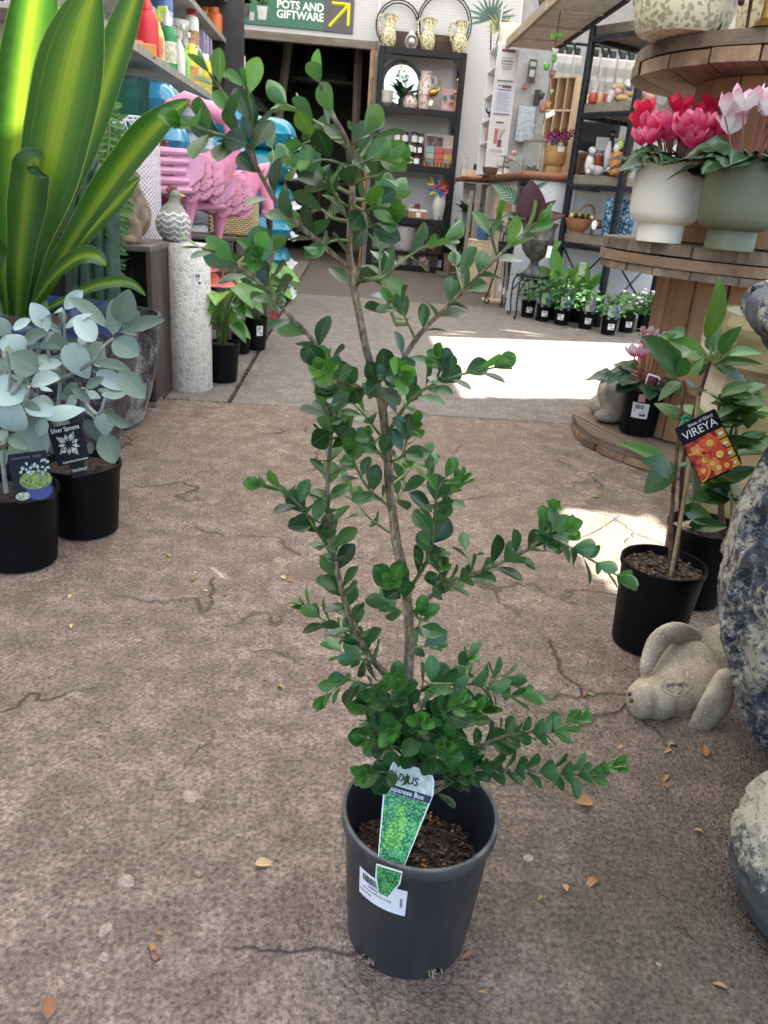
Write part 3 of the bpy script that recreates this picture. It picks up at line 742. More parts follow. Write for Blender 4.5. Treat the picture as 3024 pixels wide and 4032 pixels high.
P = shelf_pos(1640, 3, .2); tag(part('spice_box', MB().box((0, 0, .07), (.055, .03, .14), .002), mat('maroon_card', (.22, .05, .07), .6), None, 0, loc=P), 'small maroon printed packet standing behind the brown carton', 'packet')
P = shelf_pos(1558, 3, .15); tag(part('toy_box', MB().box((0, 0, .085), (.10, .06, .17), .002), mat('magenta_card', (.52, .03, .16), .5), None, 0, loc=P), 'magenta card box on the fourth shelf', 'box')
P = shelf_pos(1530, 3, .06)
t_ = thing('pebble_pots', 'grey pebble shaped little pot', 'pot', P); part('pot', MB().lathe([(.001, 0), (.04, 0), (.06, .03), (.055, .06), (.04, .07), (.036, .06)], 20), mat('grey_stone', (.30, .27, .26), .7), t_)
# --- bottom shelves
P = shelf_pos(1585, 4, .15); vase('planter', 'wide pale floral planter on the bottom shelf', 'planter', [(.001, 0), (.10, 0), (.115, .02), (.125, .22), (.13, .235), (.12, .235), (.11, .2), (.001, .19)], speckle('pale_floral_glaze', (.58, .55, .55), (.42, .32, .35), 22, .42), P)
P = V((shelf_pos(1700, 4, .13).x, BY+.13, SH[4]))
t_ = thing('watering_can', 'small dusky maroon watering can with a long spout', 'watering can', P+V((.02, .03, 0)))
part('body', MB().lathe([(.001, 0), (.075, 0), (.08, .02), (.078, .12), (.06, .15), (.001, .155)], 24), mat('maroon_metal', (.16, .07, .09), .4, .3), t_)
part('spout', MB().tube([(-.06, 0, .04), (-.13, -.01, .14), (-.19, -.02, .26)], [.015, .010, .007], 8), MC['maroon_metal'], t_)
part('handle', MB().tube([(.03, 0, .15), (.0, 0, .21), (-.06, 0, .22), (-.05, 0, .15)], .006, 7), MC['maroon_metal'], t_)
for px, r, h, m, lb in ((1672, .065, .13, M_redfloral, 'small red floral pot standing low on the black shelf'), (1585, .06, .11, M_pinkfloral, 'small pink floral pot standing low on the black shelf'), (1640, .05, .08, mat('grey_pot', (.2, .2, .2), .6), 'small plain grey pot standing low on the black shelf')):
    P = V((shelf_pos(px, 4, .1).x, BY+.1, .037)); 
    vase('pot', lb, 'pot', [(.001, 0), (r*.8, 0), (r*.85, .01), (r, h*.9), (r*1.03, h), (r*.92, h), (r*.85, h*.7), (.001, h*.65)], m, P)
part('lower_board', MB().box(((BX0+BX1)/2, BD/2, .0255), (BX1-BX0-.102, BD-.06, .023), .003), M_shelfwood, bk, 0)
P = V((shelf_pos(1738, 4, .1).x, BY+.06, .037)); t_ = thing('tall_bottle', 'tall pale grey bird shaped bottle at the end of the lowest shelf', 'bottle', P)
part('bottle', MB().lathe([(.001, 0), (.03, 0), (.036, .04), (.03, .085), (.012, .1), (.001, .1)], 18), mat('pale_grey', (.42, .44, .47), .4), t_)
# ================================================================== THINGS IN THE DARK STORE ROOM
def post(name, label, p0, p1, w_, m, cat='post'):
    o = part(name, MB().tube([p0, ((V(p0)+V(p1))/2), p1], w_, 4), m, None, 30); return tag(o, label, cat)
post('timber_stud', 'pale leaning timber stud inside the dark store room', at(1085, 560, 9.6), at(1140, 140, 9.6), .045, woodmat('pale_stud', (.34, .30, .24), (.22, .19, .15), 2))
post('timber_stud', 'grey upright timber stud beside the bamboo pole', V((.02, 8.95, 0)), V((.0, 8.95, 2.05)), .04, M_wgrey)
bz = at(1455, 400, 8.48)
t_ = thing('bamboo_pole', 'orange bamboo pole leaning beside the doorway', 'pole', (bz.x, 8.53, 0))
for k in range(8):
    z0, z1 = k*.25, k*.25+.25
    part('bamboo_segment', MB().tube([(.012*k/8, 0, z0), (.012*k/8, 0, z0+.012), (.012*(k+.5)/8, 0, (z0+z1)/2), (.012*(k+1)/8, 0, z1-.01), (.012*(k+1)/8, 0, z1)], [.021, .018, .0175, .018, .0205], 10), mat('bamboo_orange', (.44, .22, .09), .5, var=.2, vs=20), t_)
part('red_clip', MB().ell((.0, -.025, 1.42), (.014, .012, .035)), mat('red_clip', (.30, .04, .02), .5), t_)
t_ = thing('wall_screen', 'large dark screen hung in the store room', 'screen', (0, 0, 0))
a, b = at(1175, 310, 10.6), at(1375, 185, 10.6)
part('screen_panel', MB().box(((a.x+b.x)/2, 10.6, (a.z+b.z)/2+.1), (b.x-a.x, .05, b.z-a.z+.2), .005), mat('screen_black', (.006, .007, .012), .25), t_, 0)
part('ledge', MB().box(((a.x+b.x)/2, 10.45, a.z-.03), (b.x-a.x+.15, .3, .03), .004), mat('ledge_grey', (.30, .29, .28), .6), t_, 0)
for i, (x, z0, z1, y, wd) in enumerate(((-.35, 0, .95, 10.2, .9), (-.75, 0, .6, 10.9, .6), (-1.6, 0, 1.15, 10.2, .8))):
    t_ = thing('store_rack', ('wide', 'small', 'tall')[i]+' dim timber stock rack inside the store room', 'rack', (x, y, 0))
    for s in (-1, 1): part('upright', MB().box((s*wd/2, 0, z1/2), (.045, .3, z1), .003), M_wgrey, t_, 0)
    for k in range(3): part('shelf_board', MB().box((0, 0, z1*(k+.5)/3), (wd-.047, .3, .025), .003), M_wgreyx, t_, 0)
    for k in range(9):
        c = R.choice(((.05, .05, .05), (.10, .05, .03), (.04, .06, .04), (.09, .085, .08)))
        r = R.uniform(.03, .055); h = R.uniform(.08, z1/3-.08) if z1 > .7 else .08
        part('stock_pot', MB().lathe([(.001, 0), (r*.8, 0), (r, h), (r*.85, h), (r*.7, h*.5)], 12, c=(R.uniform(-.4, .4)*wd, R.uniform(-.08, .08), z1*(k % 3+.5)/3+.013)), mat('stock_%d%d' % (i, k), c, .5), t_)
t_ = thing('hanging_plant', 'dark feathery plant hanging in the store room', 'plant', at(1120, 330, 9.9))
items = []
fm = leaf_mesh(M_ld, 'lance', .22, .1, .4)
for k in range(240):
    a_ = R.uniform(0, 2*pi); rr2 = R.uniform(0, .22); items.append((fm, V((rr2*cos(a_), rr2*sin(a_), R.uniform(-.55, .25))), V((cos(a_), sin(a_), R.uniform(-1, .4))), R.uniform(.07, .13), V((0, 0, 1)), R.uniform(-1, 1)))
bake_leaves('foliage', items, M_ld, t_)
t_ = thing('jar_lamp', 'dark hanging lamp shade in the store room', 'lamp', at(1010, 440, 9.4))
part('lamp_shade', MB().lathe([(.14, 0), (.13, .04), (.05, .11), (.012, .14)], 24), mat('lamp_dark', (.05, .05, .05), .5), t_); part('cord', MB().tube([(0, 0, .13), (0, 0, 1.0)], .005, 5), M_blackmetal, t_)
# tools with wooden handles and white tags on a black stand
tp = at(905, 330, 7.4)
t_ = thing('tool_stand', 'black stand of garden tools with wooden handles and white tags', 'tools', (tp.x, 7.4, 0))
part('stand_board', MB().box((0, .05, .8), (.34, .03, 1.6), .005), mat('stand_black', (.012, .012, .014), .6), t_, 0)
part('stand_foot', MB().box((0, 0, .015), (.4, .3, .03), .005), MC['stand_black'], t_, 0)
part('hook_rail', MB().box((0, -.01, 1.49), (.34, .09, .02), .003), MC['stand_black'], t_, 0)
for k, px in enumerate((884, 905, 926, 947, 958)):
    x = at(px, 280, 7.36).x-tp.x
    h_ = part('tool_handle', MB().tube([(x, -.02, 1.44), (x, -.02, 1.6), (x, -.02, 1.69)], [.014, .016, .014], 8), M_wpine, t_)
    part('tool_head', MB().prism([(-.03, 0), (.03, 0), (.022, -.12), (0, -.15), (-.022, -.12)], .006, Matrix(((1, 0, 0, x), (0, 0, 1, -.025), (0, 1, 0, 1.44), (0, 0, 0, 1)))), mat('tool_steel', (.08, .08, .085), .4, .8), h_, 0)
    if k in (0, 1, 3): part('price_tag', MB().box((x+.026, -.035, 1.58), (.034, .002, .13)), M_label, h_, 0)
# ================================================================== STOCK SHELVES ON THE LEFT
SX = -.86   # front edge
rk = thing('stock_shelving', 'long white metal stock shelving along the left wall', 'shelving', (0, 0, 0))
M_shelfmetal = mat('shelf_metal', (.50, .49, .45), .5, var=.12, vs=8)
FX = {1.19: SX, 1.455: -.98, 1.685: -.98, 1.95: -.98}
for z in FX:
    SX_ = FX[z]; part('shelf_board', MB().box(((SX_-1.245)/2, 4.75, z-.009), (1.245+SX_, 3.7, .018), .002), M_shelfmetal, rk, 0)
    part('ticket_strip', MB().box((SX_-.001, 4.75, z-.016), (.008, 3.7, .034), .001), mat('ticket_strip', (.36, .34, .28), .5, var=.3, vs=50, stretch=(1, 1, .05)), rk, 0)
for y in (2.92, 4.6, 6.58):
    part('upright', MB().box((SX-.375, y, 1.15), (.03, .045, 2.3), .003), M_shelfmetal, rk, 0)
    part('end_panel', MB().box((SX-.19, y, .56), (.36, .02, 1.1), .002), M_shelfmetal, rk, 0) if y > 6 else None
part('end_board', MB().box((SX-.17, 6.62, 1.15), (.36, .03, 2.3), .002), mat('end_board_dark', (.03, .03, .032), .6), rk, 0)
part('back_panel', MB().box((SX-.40, 4.75, 1.2), (.01, 3.7, 2.4), .001), M_white, rk, 0)
def capbottle(nm, lb, P, r, h, c, capc, labc=None, kind='round', group=None, rz=0.0):
    t_ = thing(nm, lb, 'bottle', P, rz, group)
    mb = mat('plastic_%.2f%.2f%.2f' % c, c, .35, var=.04); mc = mat('plastic_%.2f%.2f%.2f' % capc, capc, .35, var=.04)
    if kind == 'spray':
        part('body', MB().lathe([(.001, 0), (r*.92, 0), (r, .01), (r, h*.42), (r*.8, h*.55), (r*.4, h*.68), (r*.36, h*.75)], 20, sy=.7), mb, t_)
        part('spray_head', MB().box((.008, 0, h*.84), (r*.55, r*.55, h*.18), r*.12).box((.03, 0, h*.94), (r*1.5, r*.45, h*.10), r*.1), mc, t_)
        part('trigger', MB().tube([(r*.45, 0, h*.9), (r*.75, 0, h*.8), (r*.6, 0, h*.72)], r*.1, 6), mc, t_)
    elif kind == 'nozzle':
        part('body', MB().lathe([(.001, 0), (r*.95, 0), (r, .012), (r, h*.55), (r*.9, h*.64), (r*.45, h*.74)], 22, sy=.75), mb, t_)
        part('cap', MB().lathe([(r*.47, h*.72), (r*.5, h*.8), (r*.3, h*.86), (r*.13, h*.98), (.001, h)], 14), mc, t_)
    else:
        part('body', MB().lathe([(.001, 0), (r*.95, 0), (r, .01), (r, h*.72), (r*.9, h*.8), (r*.55, h*.86)], 22), mb, t_)
        part('cap', MB().lathe([(r*.6, h*.84), (r*.62, h*.98), (r*.55, h), (.001, h)], 16), mc, t_)
    if labc: part('label', MB().lathe([(r*1.015, h*.1), (r*1.015, h*.46)], 14, a0=-pi/2-1.2, a1=-pi/2+1.4, sy=.76 if kind != 'round' else 1), mat('lab_%.2f%.2f%.2f' % labc, labc, .5, var=.25, vs=60), t_)
    return t_
def shx(px, py, z, back=.06):
    """point on shelf height z behind its front edge"""
    d = ray(px, py); k = (FX[z]-back)/d.x; q = CP+d*k; return V((q.x, q.y, z))
GR, RD, WH, YE, OR = (.02, .25, .09), (.62, .03, .04), (.78, .78, .76), (.75, .62, .05), (.75, .18, .04)
capbottle('bottle', 'large red plastic bottle on the lowest stock shelf', shx(582, 150, 1.19, .04), .046, .235, RD, RD, None, 'nozzle')
capbottle('bottle', 'yellow and white spray bottle beside the red bottle', shx(622, 160, 1.19, .05), .032, .23, (.70, .68, .20), (.6, .75, .1), (.75, .3, .2), 'spray', None, -.4)
capbottle('bottle', 'dark green spray bottle with white nozzle and label', shx(664, 185, 1.19, .035), .040, .245, GR, WH, (.7, .68, .55), 'nozzle')
capbottle('bottle', 'white trigger spray bottle', shx(706, 235, 1.19, .035), .038, .225, WH, WH, None, 'spray', None, -.9)
capbottle('bottle', 'lime green trigger spray bottle behind the white one', shx(728, 240, 1.19, .07), .036, .24, (.25, .6, .12), WH, (.2, .5, .1), 'spray', None, -.9)
capbottle('bottle', 'squat yellow bottle with white cap', shx(752, 270, 1.19, .05), .042, .20, YE, YE, (.7, .3, .1))
capbottle('bottle', 'tall pale yellow bottle next to the squat one', shx(775, 262, 1.19, .1), .042, .24, (.66, .60, .35), WH, (.5, .55, .2))
capbottle('bottle', 'yellow bottle at the far end of the lowest stock shelf', shx(805, 300, 1.19), .045, .22, YE, (.72, .7, .66), (.6, .5, .1))
for px, z, c, cc, lc, lb in ((735, 1.455, (.30, .42, .22), (.7, .72, .7), (.25, .4, .15), 'green tub with grey lid on the middle stock shelf'), (700, 1.455, WH, WH, (.3, .5, .2), 'white tub with green label on the middle stock shelf'), (770, 1.455, (.26, .40, .2), WH, (.2, .4, .1), 'second green tub behind the white bottle')):
    t_ = thing('tub', lb, 'tub', shx(px, 60, z, .09)); r = .06
    part('tub', MB().lathe([(.001, 0), (r*.9, 0), (r, .1), (.001, .1)], 20), mat('tub_%.2f' % c[0], c, .4), t_); part('lid', MB().lathe([(r*1.06, .09), (r*1.06, .115), (.001, .118)], 20), mat('lidc_%.2f' % cc[0], cc, .4), t_)
    part('label', MB().lathe([(r*.97, .02), (r*1.01, .08)], 14, a0=-pi/2-1.2, a1=-pi/2+1.4), mat('tubl_%.2f' % lc[0], lc, .5, var=.4, vs=50), t_)
capbottle('bottle', 'white bottle with red cap and orange label', shx(753, 95, 1.455, .05), .045, .21, WH, (.6, .04, .05), (.55, .3, .15))
for k, (px, c) in enumerate(((778, (.35, .27, .46)), (792, (.42, .35, .52)), (806, (.36, .28, .45)))):
    tag(part('carton', MB().box((0, 0, .075), (.09, .06, .15), .002), mat('purple_card_%d' % k, c, .6, var=.1, vs=30), None, 0, loc=shx(px, 120, 1.455, .07)), ('pale purple', 'lilac', 'deep purple')[k]+' carton standing on the middle stock shelf', 'carton')
tag(part('carton', MB().box((0, 0, .07), (.10, .22, .14), .002), mat('brown_card', (.33, .22, .13), .8), None, 0, loc=shx(835, 180, 1.455, .1)), 'plain brown carton at the end of the middle stock shelf', 'carton')
for k, (px, c, cc, lb) in enumerate(((845, OR, (.7, .2, .06), 'orange bottle with moulded cap on the upper stock shelf'), (835, WH, (.5, .05, .3), 'white tub with magenta band on the upper stock shelf'), (815, WH, OR, 'white bottle with orange cap on the upper stock shelf'))):
    capbottle('bottle', lb, shx(px, 40, 1.685, .08+.03*k), .055, .19, c, cc, (.8, .4, .2) if k else None)
capbottle('bottle', 'blue and white bottle on the middle stock shelf', shx(640, 10, 1.455, .1), .055, .2, (.10, .22, .55), WH, (.7, .7, .7))
# orange packets on the bag stack
for k, (px, py, c, lb) in enumerate(((520, 180, (.72, .20, .04), 'orange packet on top of the bags'), (570, 195, (.6, .25, .05), 'small brown and orange carton beside the packet'))):
    tag(part('packet', MB().box((0, 0, .025), (.09, .06, .05), .006), mat('packet_%d' % k, c, .5), None, 0, loc=at(px, py, 3.75)-V((0, 0, .03)), rot=(0, 0, .3)), lb, 'packet')
# ================================================================== BAGS OF POTTING MIX
def bagmat(name, blue, split, ax=0):
    m, t, p = nodes(name); tc = t.nodes.new('ShaderNodeTexCoord'); s = t.nodes.new('ShaderNodeSeparateXYZ'); L(t, tc.outputs['Object'], s.inputs[0])
    n = noise(t, tc.outputs['Object'], 9, 4)
    x = math_(t, 'ADD', s.outputs[ax], math_(t, 'MULTIPLY', math_(t, 'SUBTRACT', n, .5), .04))
    f = ramp(t, math_(t, 'MULTIPLY_ADD', x, 1.0, .5), [(split-.004, (0, 0, 0)), (split+.004, (1, 1, 1))], 'LINEAR').outputs[0]
    wht = mixc(t, ramp(t, n, [(.45, (0, 0, 0)), (.55, (1, 1, 1))]).outputs[0], (.50, .53, .56), (.30, .40, .48))
    L(t, mixc(t, f, wht, blue), p.inputs['Base Color']); p.inputs['Roughness'].default_value = .22; p.inputs['Coat Weight'].default_value = .3
    bump(t, p, noise(t, coords(t, 'Object', (1, .5, 1)), 16, 3, .5), .45, .012); return m
M_bagA = bagmat('bag_turquoise', (.0, .225, .33), .30); M_bagB = bagmat('bag_white', (.03, .24, .42), .56)
def bag_mesh(lx, ly, lz, m, seed):
    b = MB(); rs = random.Random(seed); nu, nv = 26, 18; vs_ = []
    off = rs.uniform(0, 50)
    for top in (1, -1):
        for j in range(nv+1):
            for i in range(nu+1):
                u, v = i/nu*2-1, j/nv*2-1
                e = max(0, (1-abs(u)**4.5))**.5*max(0, (1-abs(v)**4.5))**.5
                x = u*lx/2*(1-.04*abs(v)**3); y = v*ly/2*(1-.05*abs(u)**3)
                n_ = mnoise.noise((u*2.2+off, v*2.2, top*3)); n2 = mnoise.noise((u*7+off, v*5, top*3+9))
                z = top*lz/2*e*(1+.16*n_+.10*n2)
                vs_.append((x+.012*n2, y+.012*n_, z+lz*.03*n_*(1-e)))
    st_ = (nu+1)*(nv+1); fs = []
    for k in range(2):
        for j in range(nv):
            for i in range(nu):
                a = k*st_+j*(nu+1)+i; q = (a, a+1, a+nu+2, a+nu+1); fs.append(q if k == 0 else q[::-1])
    b.add(vs_, fs)
    me = b.mesh(m, 180, 'bag_body')
    return me
bagmeshes = [bag_mesh(.62, .40, .19, M_bagA, k) for k in range(3)]
frill = None
def frillmesh(seed):
    b = MB(); rs = random.Random(seed); n = 18; vs_ = []; fs = []
    for i in range(n+1):
        y = (i/n-.5)*.40
        for j in range(3): vs_.append((j*.028+.006*rs.random(), y+.006*rs.random(), .014*j*rs.uniform(-1, 1)))
    for i in range(n):
        for j in range(2): a = i*3+j; fs.append((a, a+1, a+4, a+3))
    return b.add(vs_, fs).mesh(mat('bag_edge_white', (.72, .74, .77), .35), 180, 'bag_seam')
fr = [frillmesh(k) for k in range(2)]
bx = .5*(at(1130, 500, 5.3).x+at(1110, 1100, 5.3).x)
sp = .187
for k in range(6):
    z = sp*k*.985+.092
    nm = ('lowest', 'second lowest', 'third lowest', 'fourth', 'second highest', 'topmost')[k]
    t_ = thing('potting_mix_bag', 'turquoise and white plastic bag, '+nm+' in the stack by the doorway', 'bag', (-.695+R.uniform(-.015, .015), 5.45+R.uniform(-.03, .03), z), R.uniform(-.05, .05), 'stacked turquoise potting mix bags')
    put('bag_body', bagmeshes[k % 3], t_); put('end_seam', fr[k % 2], t_, (.30, 0, -.01), (0, 1.0, 0))
# white and blue bags stacked along the shelving
M_bagink = mat('bag_blue_ink', (.02, .08, .30), .4)
ORD = ('lowest', 'second', 'third', 'fourth', 'fifth', 'sixth', 'topmost')
for (cx, cyy, rz0, where, s0) in ((-.80, 4.85, .0, 'beside the turquoise stack', 20), (-1.02, 4.02, .1, 'behind the glass vase', 40)):
    for k in range(7):
        t_ = thing('potting_mix_bag', 'white and blue plastic bag, '+ORD[k]+' up in the stack '+where, 'bag', (cx+R.uniform(-.02, .02), cyy+R.uniform(-.02, .02), .083+.158*k), rz0+R.uniform(-.12, .12), 'stacked white and blue potting mix bags')
        put('bag_body', bag_mesh(.45, .36, .172, M_bagB, s0+k), t_)
        if k in (3, 5, 6): put('lettering', text_mesh('Premium', .07, M_bagink, .001), t_, (.03, -.150, .040), (radians(62), 0, .0))
# ================================================================== LEFT DISPLAY
# ---- dark crate standing on end, statue on top
M_crate = woodmat('stained_crate', (.085, .066, .057), (.028, .022, .020), 2, rnd=.15)
M_crate2 = woodmat('weathered_crate', (.21, .18, .16), (.085, .072, .065), 0, rnd=.2)
q0 = gz(655, 1580); q1 = gz(585, 1640)
t_ = thing('timber_crate', 'dark stained timber crate standing on end beside the mosaic pedestal', 'crate', (-.765, 2.71, 0), .0)
for y, n_ in ((-.15, 0), (.15, 1)):
    pass
W_, D_, H_ = .30, .32, .515
for x in (-W_/2+.008, W_/2-.008):
    for k in range(2): part('side_board', MB().box((x, -D_/4+D_/2*k, H_/2), (.016, D_/2-.006, H_-.036), .002), M_crate, t_, 0)
for z in (.009, H_-.009):
    for k in range(3): part('end_board', MB().box((0, -D_/3+D_/3*k, z), (W_, D_/3-.005, .018), .002), M_crate2 if z > .3 or k == 0 else M_crate, t_, 0)
part('back_board', MB().box((0, D_/2+.006, H_/2), (W_, .012, H_), .002), M_crate, t_, 0)
# ---- stone animal statue seen from behind
P = V((-.715, 2.68, H_))
t_ = thing('stone_wombat', 'brown stone wombat statue sitting on the dark crate', 'statue', P, radians(-20))
b = MB().ell((0, 0, .085), (.075, .085, .085)).ell((.0, -.0, .125), (.06, .06, .06)).ell((.01, -.02, .16), (.05, .048, .04))
b.ell((.055, -.055, .035), (.03, .035, .05)).ell((-.05, -.06, .035), (.032, .04, .05)).ell((.06, -.085, .014), (.024, .038, .016)).ell((-.055, -.085, .014), (.024, .036, .016))
b.ell((.045, -.005, .197), (.013, .012, .018)).ell((-.03, -.005, .2), (.014, .012, .018))
me = remesh(b, .006, 5); me.materials.append(mat('brown_stone', (.235, .175, .125), .9, var=.3, vs=30, bmp=.9, bs=160)); put('statue_body', me, t_)
# ---- mosaic pedestal
P = gz(740, 1545)+V((0.0, .075, 0)); PEDX, PEDY = P.x-.005, P.y
mp, t, p = nodes('capiz_mosaic'); co = coords(t)
v1 = N(t, 'ShaderNodeTexVoronoi', Scale=52.0); v1.inputs['Randomness'].default_value = .75; v1.feature = 'DISTANCE_TO_EDGE'; L(t, co, v1.inputs['Vector'])
v2 = N(t, 'ShaderNodeTexVoronoi', Scale=52.0); v2.inputs['Randomness'].default_value = .75; L(t, co, v2.inputs['Vector'])
tile = ramp(t, v2.outputs['Color'], [(.2, (.52, .49, .43)), (.5, (.60, .575, .53)), (.8, (.70, .665, .59))]).outputs[0]
L(t, mixc(t, ramp(t, v1.outputs['Distance'], [(.05, (0, 0, 0)), (.09, (1, 1, 1))]).outputs[0], (.74, .72, .67), tile), p.inputs['Base Color'])
p.inputs['Roughness'].default_value = .35; bump(t, p, ramp(t, v1.outputs['Distance'], [(.04, (0, 0, 0)), (.12, (1, 1, 1))]).outputs[0], .5, .002)
t_ = thing('mosaic_pedestal', 'white shell mosaic cylinder pedestal under the ceramic hen', 'pedestal', (PEDX, PEDY, 0))
part('column', MB().lathe([(.001, 0), (.079, 0), (.081, .003), (.079, .26), (.0775, .505), (.074, .512), (.001, .512)], 48), mp, t_)
sticker(t_, .081, .55, .40, -pi/2+.62, .03, .045, .97, pad=.0022)
# ---- ceramic hen
P = V((PEDX-.045, PEDY-.005, .512))
mh, t, p = nodes('hen_glaze'); co = coords(t); tcx = t.nodes.new('ShaderNodeSeparateXYZ'); L(t, co, tcx.inputs[0])
wv = N(t, 'ShaderNodeTexWave', Scale=26.0, Distortion=0.0); wv.bands_direction = 'Z'
ab = math_(t, 'ABSOLUTE', math_(t, 'SINE', math_(t, 'MULTIPLY', math_(t, 'ARCTAN2', tcx.outputs[1], tcx.outputs[0]), 4.0)))
sh_ = math_(t, 'SINE', math_(t, 'ADD', math_(t, 'MULTIPLY', tcx.outputs[2], 330.0), math_(t, 'MULTIPLY', ab, 3.6)))
dots = ramp(t, vor(t, co, 170, rnd=.3), [(.28, (1, 1, 1)), (.36, (0, 0, 0))]).outputs[0]
ln = ramp(t, sh_, [(.55, (0, 0, 0)), (.75, (1, 1, 1))]).outputs[0]
zz = ramp(t, math_(t, 'MULTIPLY', tcx.outputs[2], 4.0), [(.38, (1, 1, 1)), (.44, (0, 0, 0))]).outputs[0]
f = math_(t, 'MULTIPLY', math_(t, 'MAXIMUM', ln, math_(t, 'MULTIPLY', dots, .85)), zz)
L(t, mixc(t, f, (.19, .20, .17), (.66, .69, .70)), p.inputs['Base Color']); p.inputs['Roughness'].default_value = .5; bump(t, p, f, .4, .001)
t_ = thing('ceramic_hen', 'round grey ceramic hen with white feather pattern on the mosaic pedestal', 'ornament', P, radians(15))
b = MB().ell((0, 0, .058), (.062, .06, .06)).ell((0, 0, .07), (.052, .05, .06)).ell((.005, 0, .12), (.022, .022, .035)).ell((.008, 0, .15), (.020, .019, .021))
me = remesh(b, .0045, 6); me.materials.append(mh); put('hen_body', me, t_)
part('comb', MB().ell((.0, 0, .172), (.016, .005, .012)).ell((-.012, 0, .166), (.009, .005, .010)), mat('hen_comb', (.20, .05, .04), .5), t_)
part('beak', MB().lathe([(.007, 0), (.0045, .010), (.0005, .016)], 8, M=Matrix.Translation((.026, 0, .151)) @ Matrix.Rotation(pi/2, 4, 'Y')), mat('hen_beak', (.55, .42, .10), .5), t_)
part('wattle', MB().ell((.022, -.004, .128), (.008, .006, .016)), MC['hen_comb'], t_)
# ---- tall white perforated lantern
P = V((-.775, 2.98, 0))
ml, t, p = nodes('perforated_metal'); tc = t.nodes.new('ShaderNodeTexCoord'); s = t.nodes.new('ShaderNodeSeparateXYZ'); L(t, tc.outputs['Object'], s.inputs[0])
ang = math_(t, 'MULTIPLY', math_(t, 'ARCTAN2', s.outputs[1], s.outputs[0]), 20.0)
zc = math_(t, 'MULTIPLY', s.outputs[2], 215.0)
f = math_(t, 'MULTIPLY', math_(t, 'ABSOLUTE', math_(t, 'SINE', math_(t, 'ADD', ang, zc))), math_(t, 'ABSOLUTE', math_(t, 'SINE', math_(t, 'SUBTRACT', ang, zc))))
hole = ramp(t, f, [(.42, (0, 0, 0)), (.5, (1, 1, 1))]).outputs[0]
p.inputs['Base Color'].default_value = (.66, .64, .68, 1); p.inputs['Roughness'].default_value = .5
tr = N(t, 'ShaderNodeBsdfTransparent'); mx = t.nodes.new('ShaderNodeMixShader'); L(t, math_(t, 'MULTIPLY', hole, .85), mx.inputs[0]); L(t, p.outputs[0], mx.inputs[1]); L(t, tr.outputs[0], mx.inputs[2]); L(t, mx.outputs[0], t.nodes['Material Output'].inputs[0])
t_ = thing('metal_umbrella_stand', 'tall white perforated metal umbrella stand with lace pattern rim', 'stand', P)
LH = .895
part('perforated_wall', MB().lathe([(.095, .02), (.102, LH-.07)], 40), ml, t_)
part('rim_band', MB().lathe([(.1022, LH-.07), (.1045, LH-.068), (.1045, LH-.045), (.1025, LH-.044)], 40), mat('lace_white', (.66, .65, .69), .5), t_)
for k in range(20):
    a = 2*pi*k/20; cc = V((.104*cos(a), .104*sin(a), LH-.022)); tg = V((-sin(a), cos(a), 0))
    part('lace_loop', MB().tube([cc+tg*.0165*cos(q)+V((0, 0, .021*sin(q))) for q in [2*pi*i/12 for i in range(12)]], .0032, 5, closed=True), MC['lace_white'], t_)
part('rim_ring', MB().tube([(.105*cos(a), .105*sin(a), LH) for a in [2*pi*i/40 for i in range(40)]], .0035, 6, closed=True), MC['lace_white'], t_)
part('base', MB().lathe([(.001, 0), (.1, 0), (.1, .02), (.001, .02)], 32), MC['lace_white'], t_)
# ---- grey crate, basket
t_ = thing('timber_crate', 'weathered grey timber crate under the woven basket', 'crate', (-.68, 4.27, 0), .0)
W_, D_, H_ = .56, .30, .46
M_crateg = woodmat('grey_crate', (.16, .14, .13), (.065, .056, .052), 2, rnd=.2)
for x in (-W_/2+.01, W_/2-.01):
    for k in range(2): part('side_board', MB().box((x, -D_/4+D_/2*k, H_/2), (.02, D_/2-.008, H_-.04), .003), M_crateg, t_, 0)
for k in range(2): part('top_board', MB().box((0, -D_/4+D_/2*k, H_-.01), (W_, D_/2-.008, .02), .003), M_crate2, t_, 0)
part('base_board', MB().box((0, 0, .01), (W_, D_, .02), .003), M_crate2, t_, 0)
for x in (.06, .155, .235): part('front_slat', MB().box((x, -D_/2+.006, H_/2), (.085, .012, H_-.044), .003), M_crateg, t_, 0)
part('back_board', MB().box((0, D_/2-.01, H_/2), (W_-.045, .012, H_-.045), .003), M_crate, t_, 0)
P = V((-.605, 4.33, H_))
mw, t, p = nodes('woven_seagrass'); co = coords(t); s = t.nodes.new('ShaderNodeSeparateXYZ'); L(t, co, s.inputs[0])
row = math_(t, 'SINE', math_(t, 'MULTIPLY', s.outputs[2], 330.0)); colm = math_(t, 'SINE', math_(t, 'ADD', math_(t, 'MULTIPLY', math_(t, 'ADD', s.outputs[0], s.outputs[1]), 260.0), math_(t, 'MULTIPLY', math_(t, 'SIGN', row), 1.57)))
hh = math_(t, 'ADD', math_(t, 'ABSOLUTE', row), math_(t, 'MULTIPLY', colm, .5))
L(t, ramp(t, hh, [(.1, (.22, .14, .06)), (.7, (.62, .47, .26))]).outputs[0], p.inputs['Base Color']); p.inputs['Roughness'].default_value = .8; bump(t, p, hh, .9, .006)
t_ = thing('woven_basket', 'square woven seagrass basket on the grey crate', 'basket', P)
part('basket_wall', MB().box((0, 0, .09), (.24, .2, .18), .015), mw, t_)
part('rim', MB().tube([(-.115, -.095, .178), (.115, -.095, .178), (.115, .095, .178), (-.115, .095, .178)], .012, 8, closed=True), mw, t_)
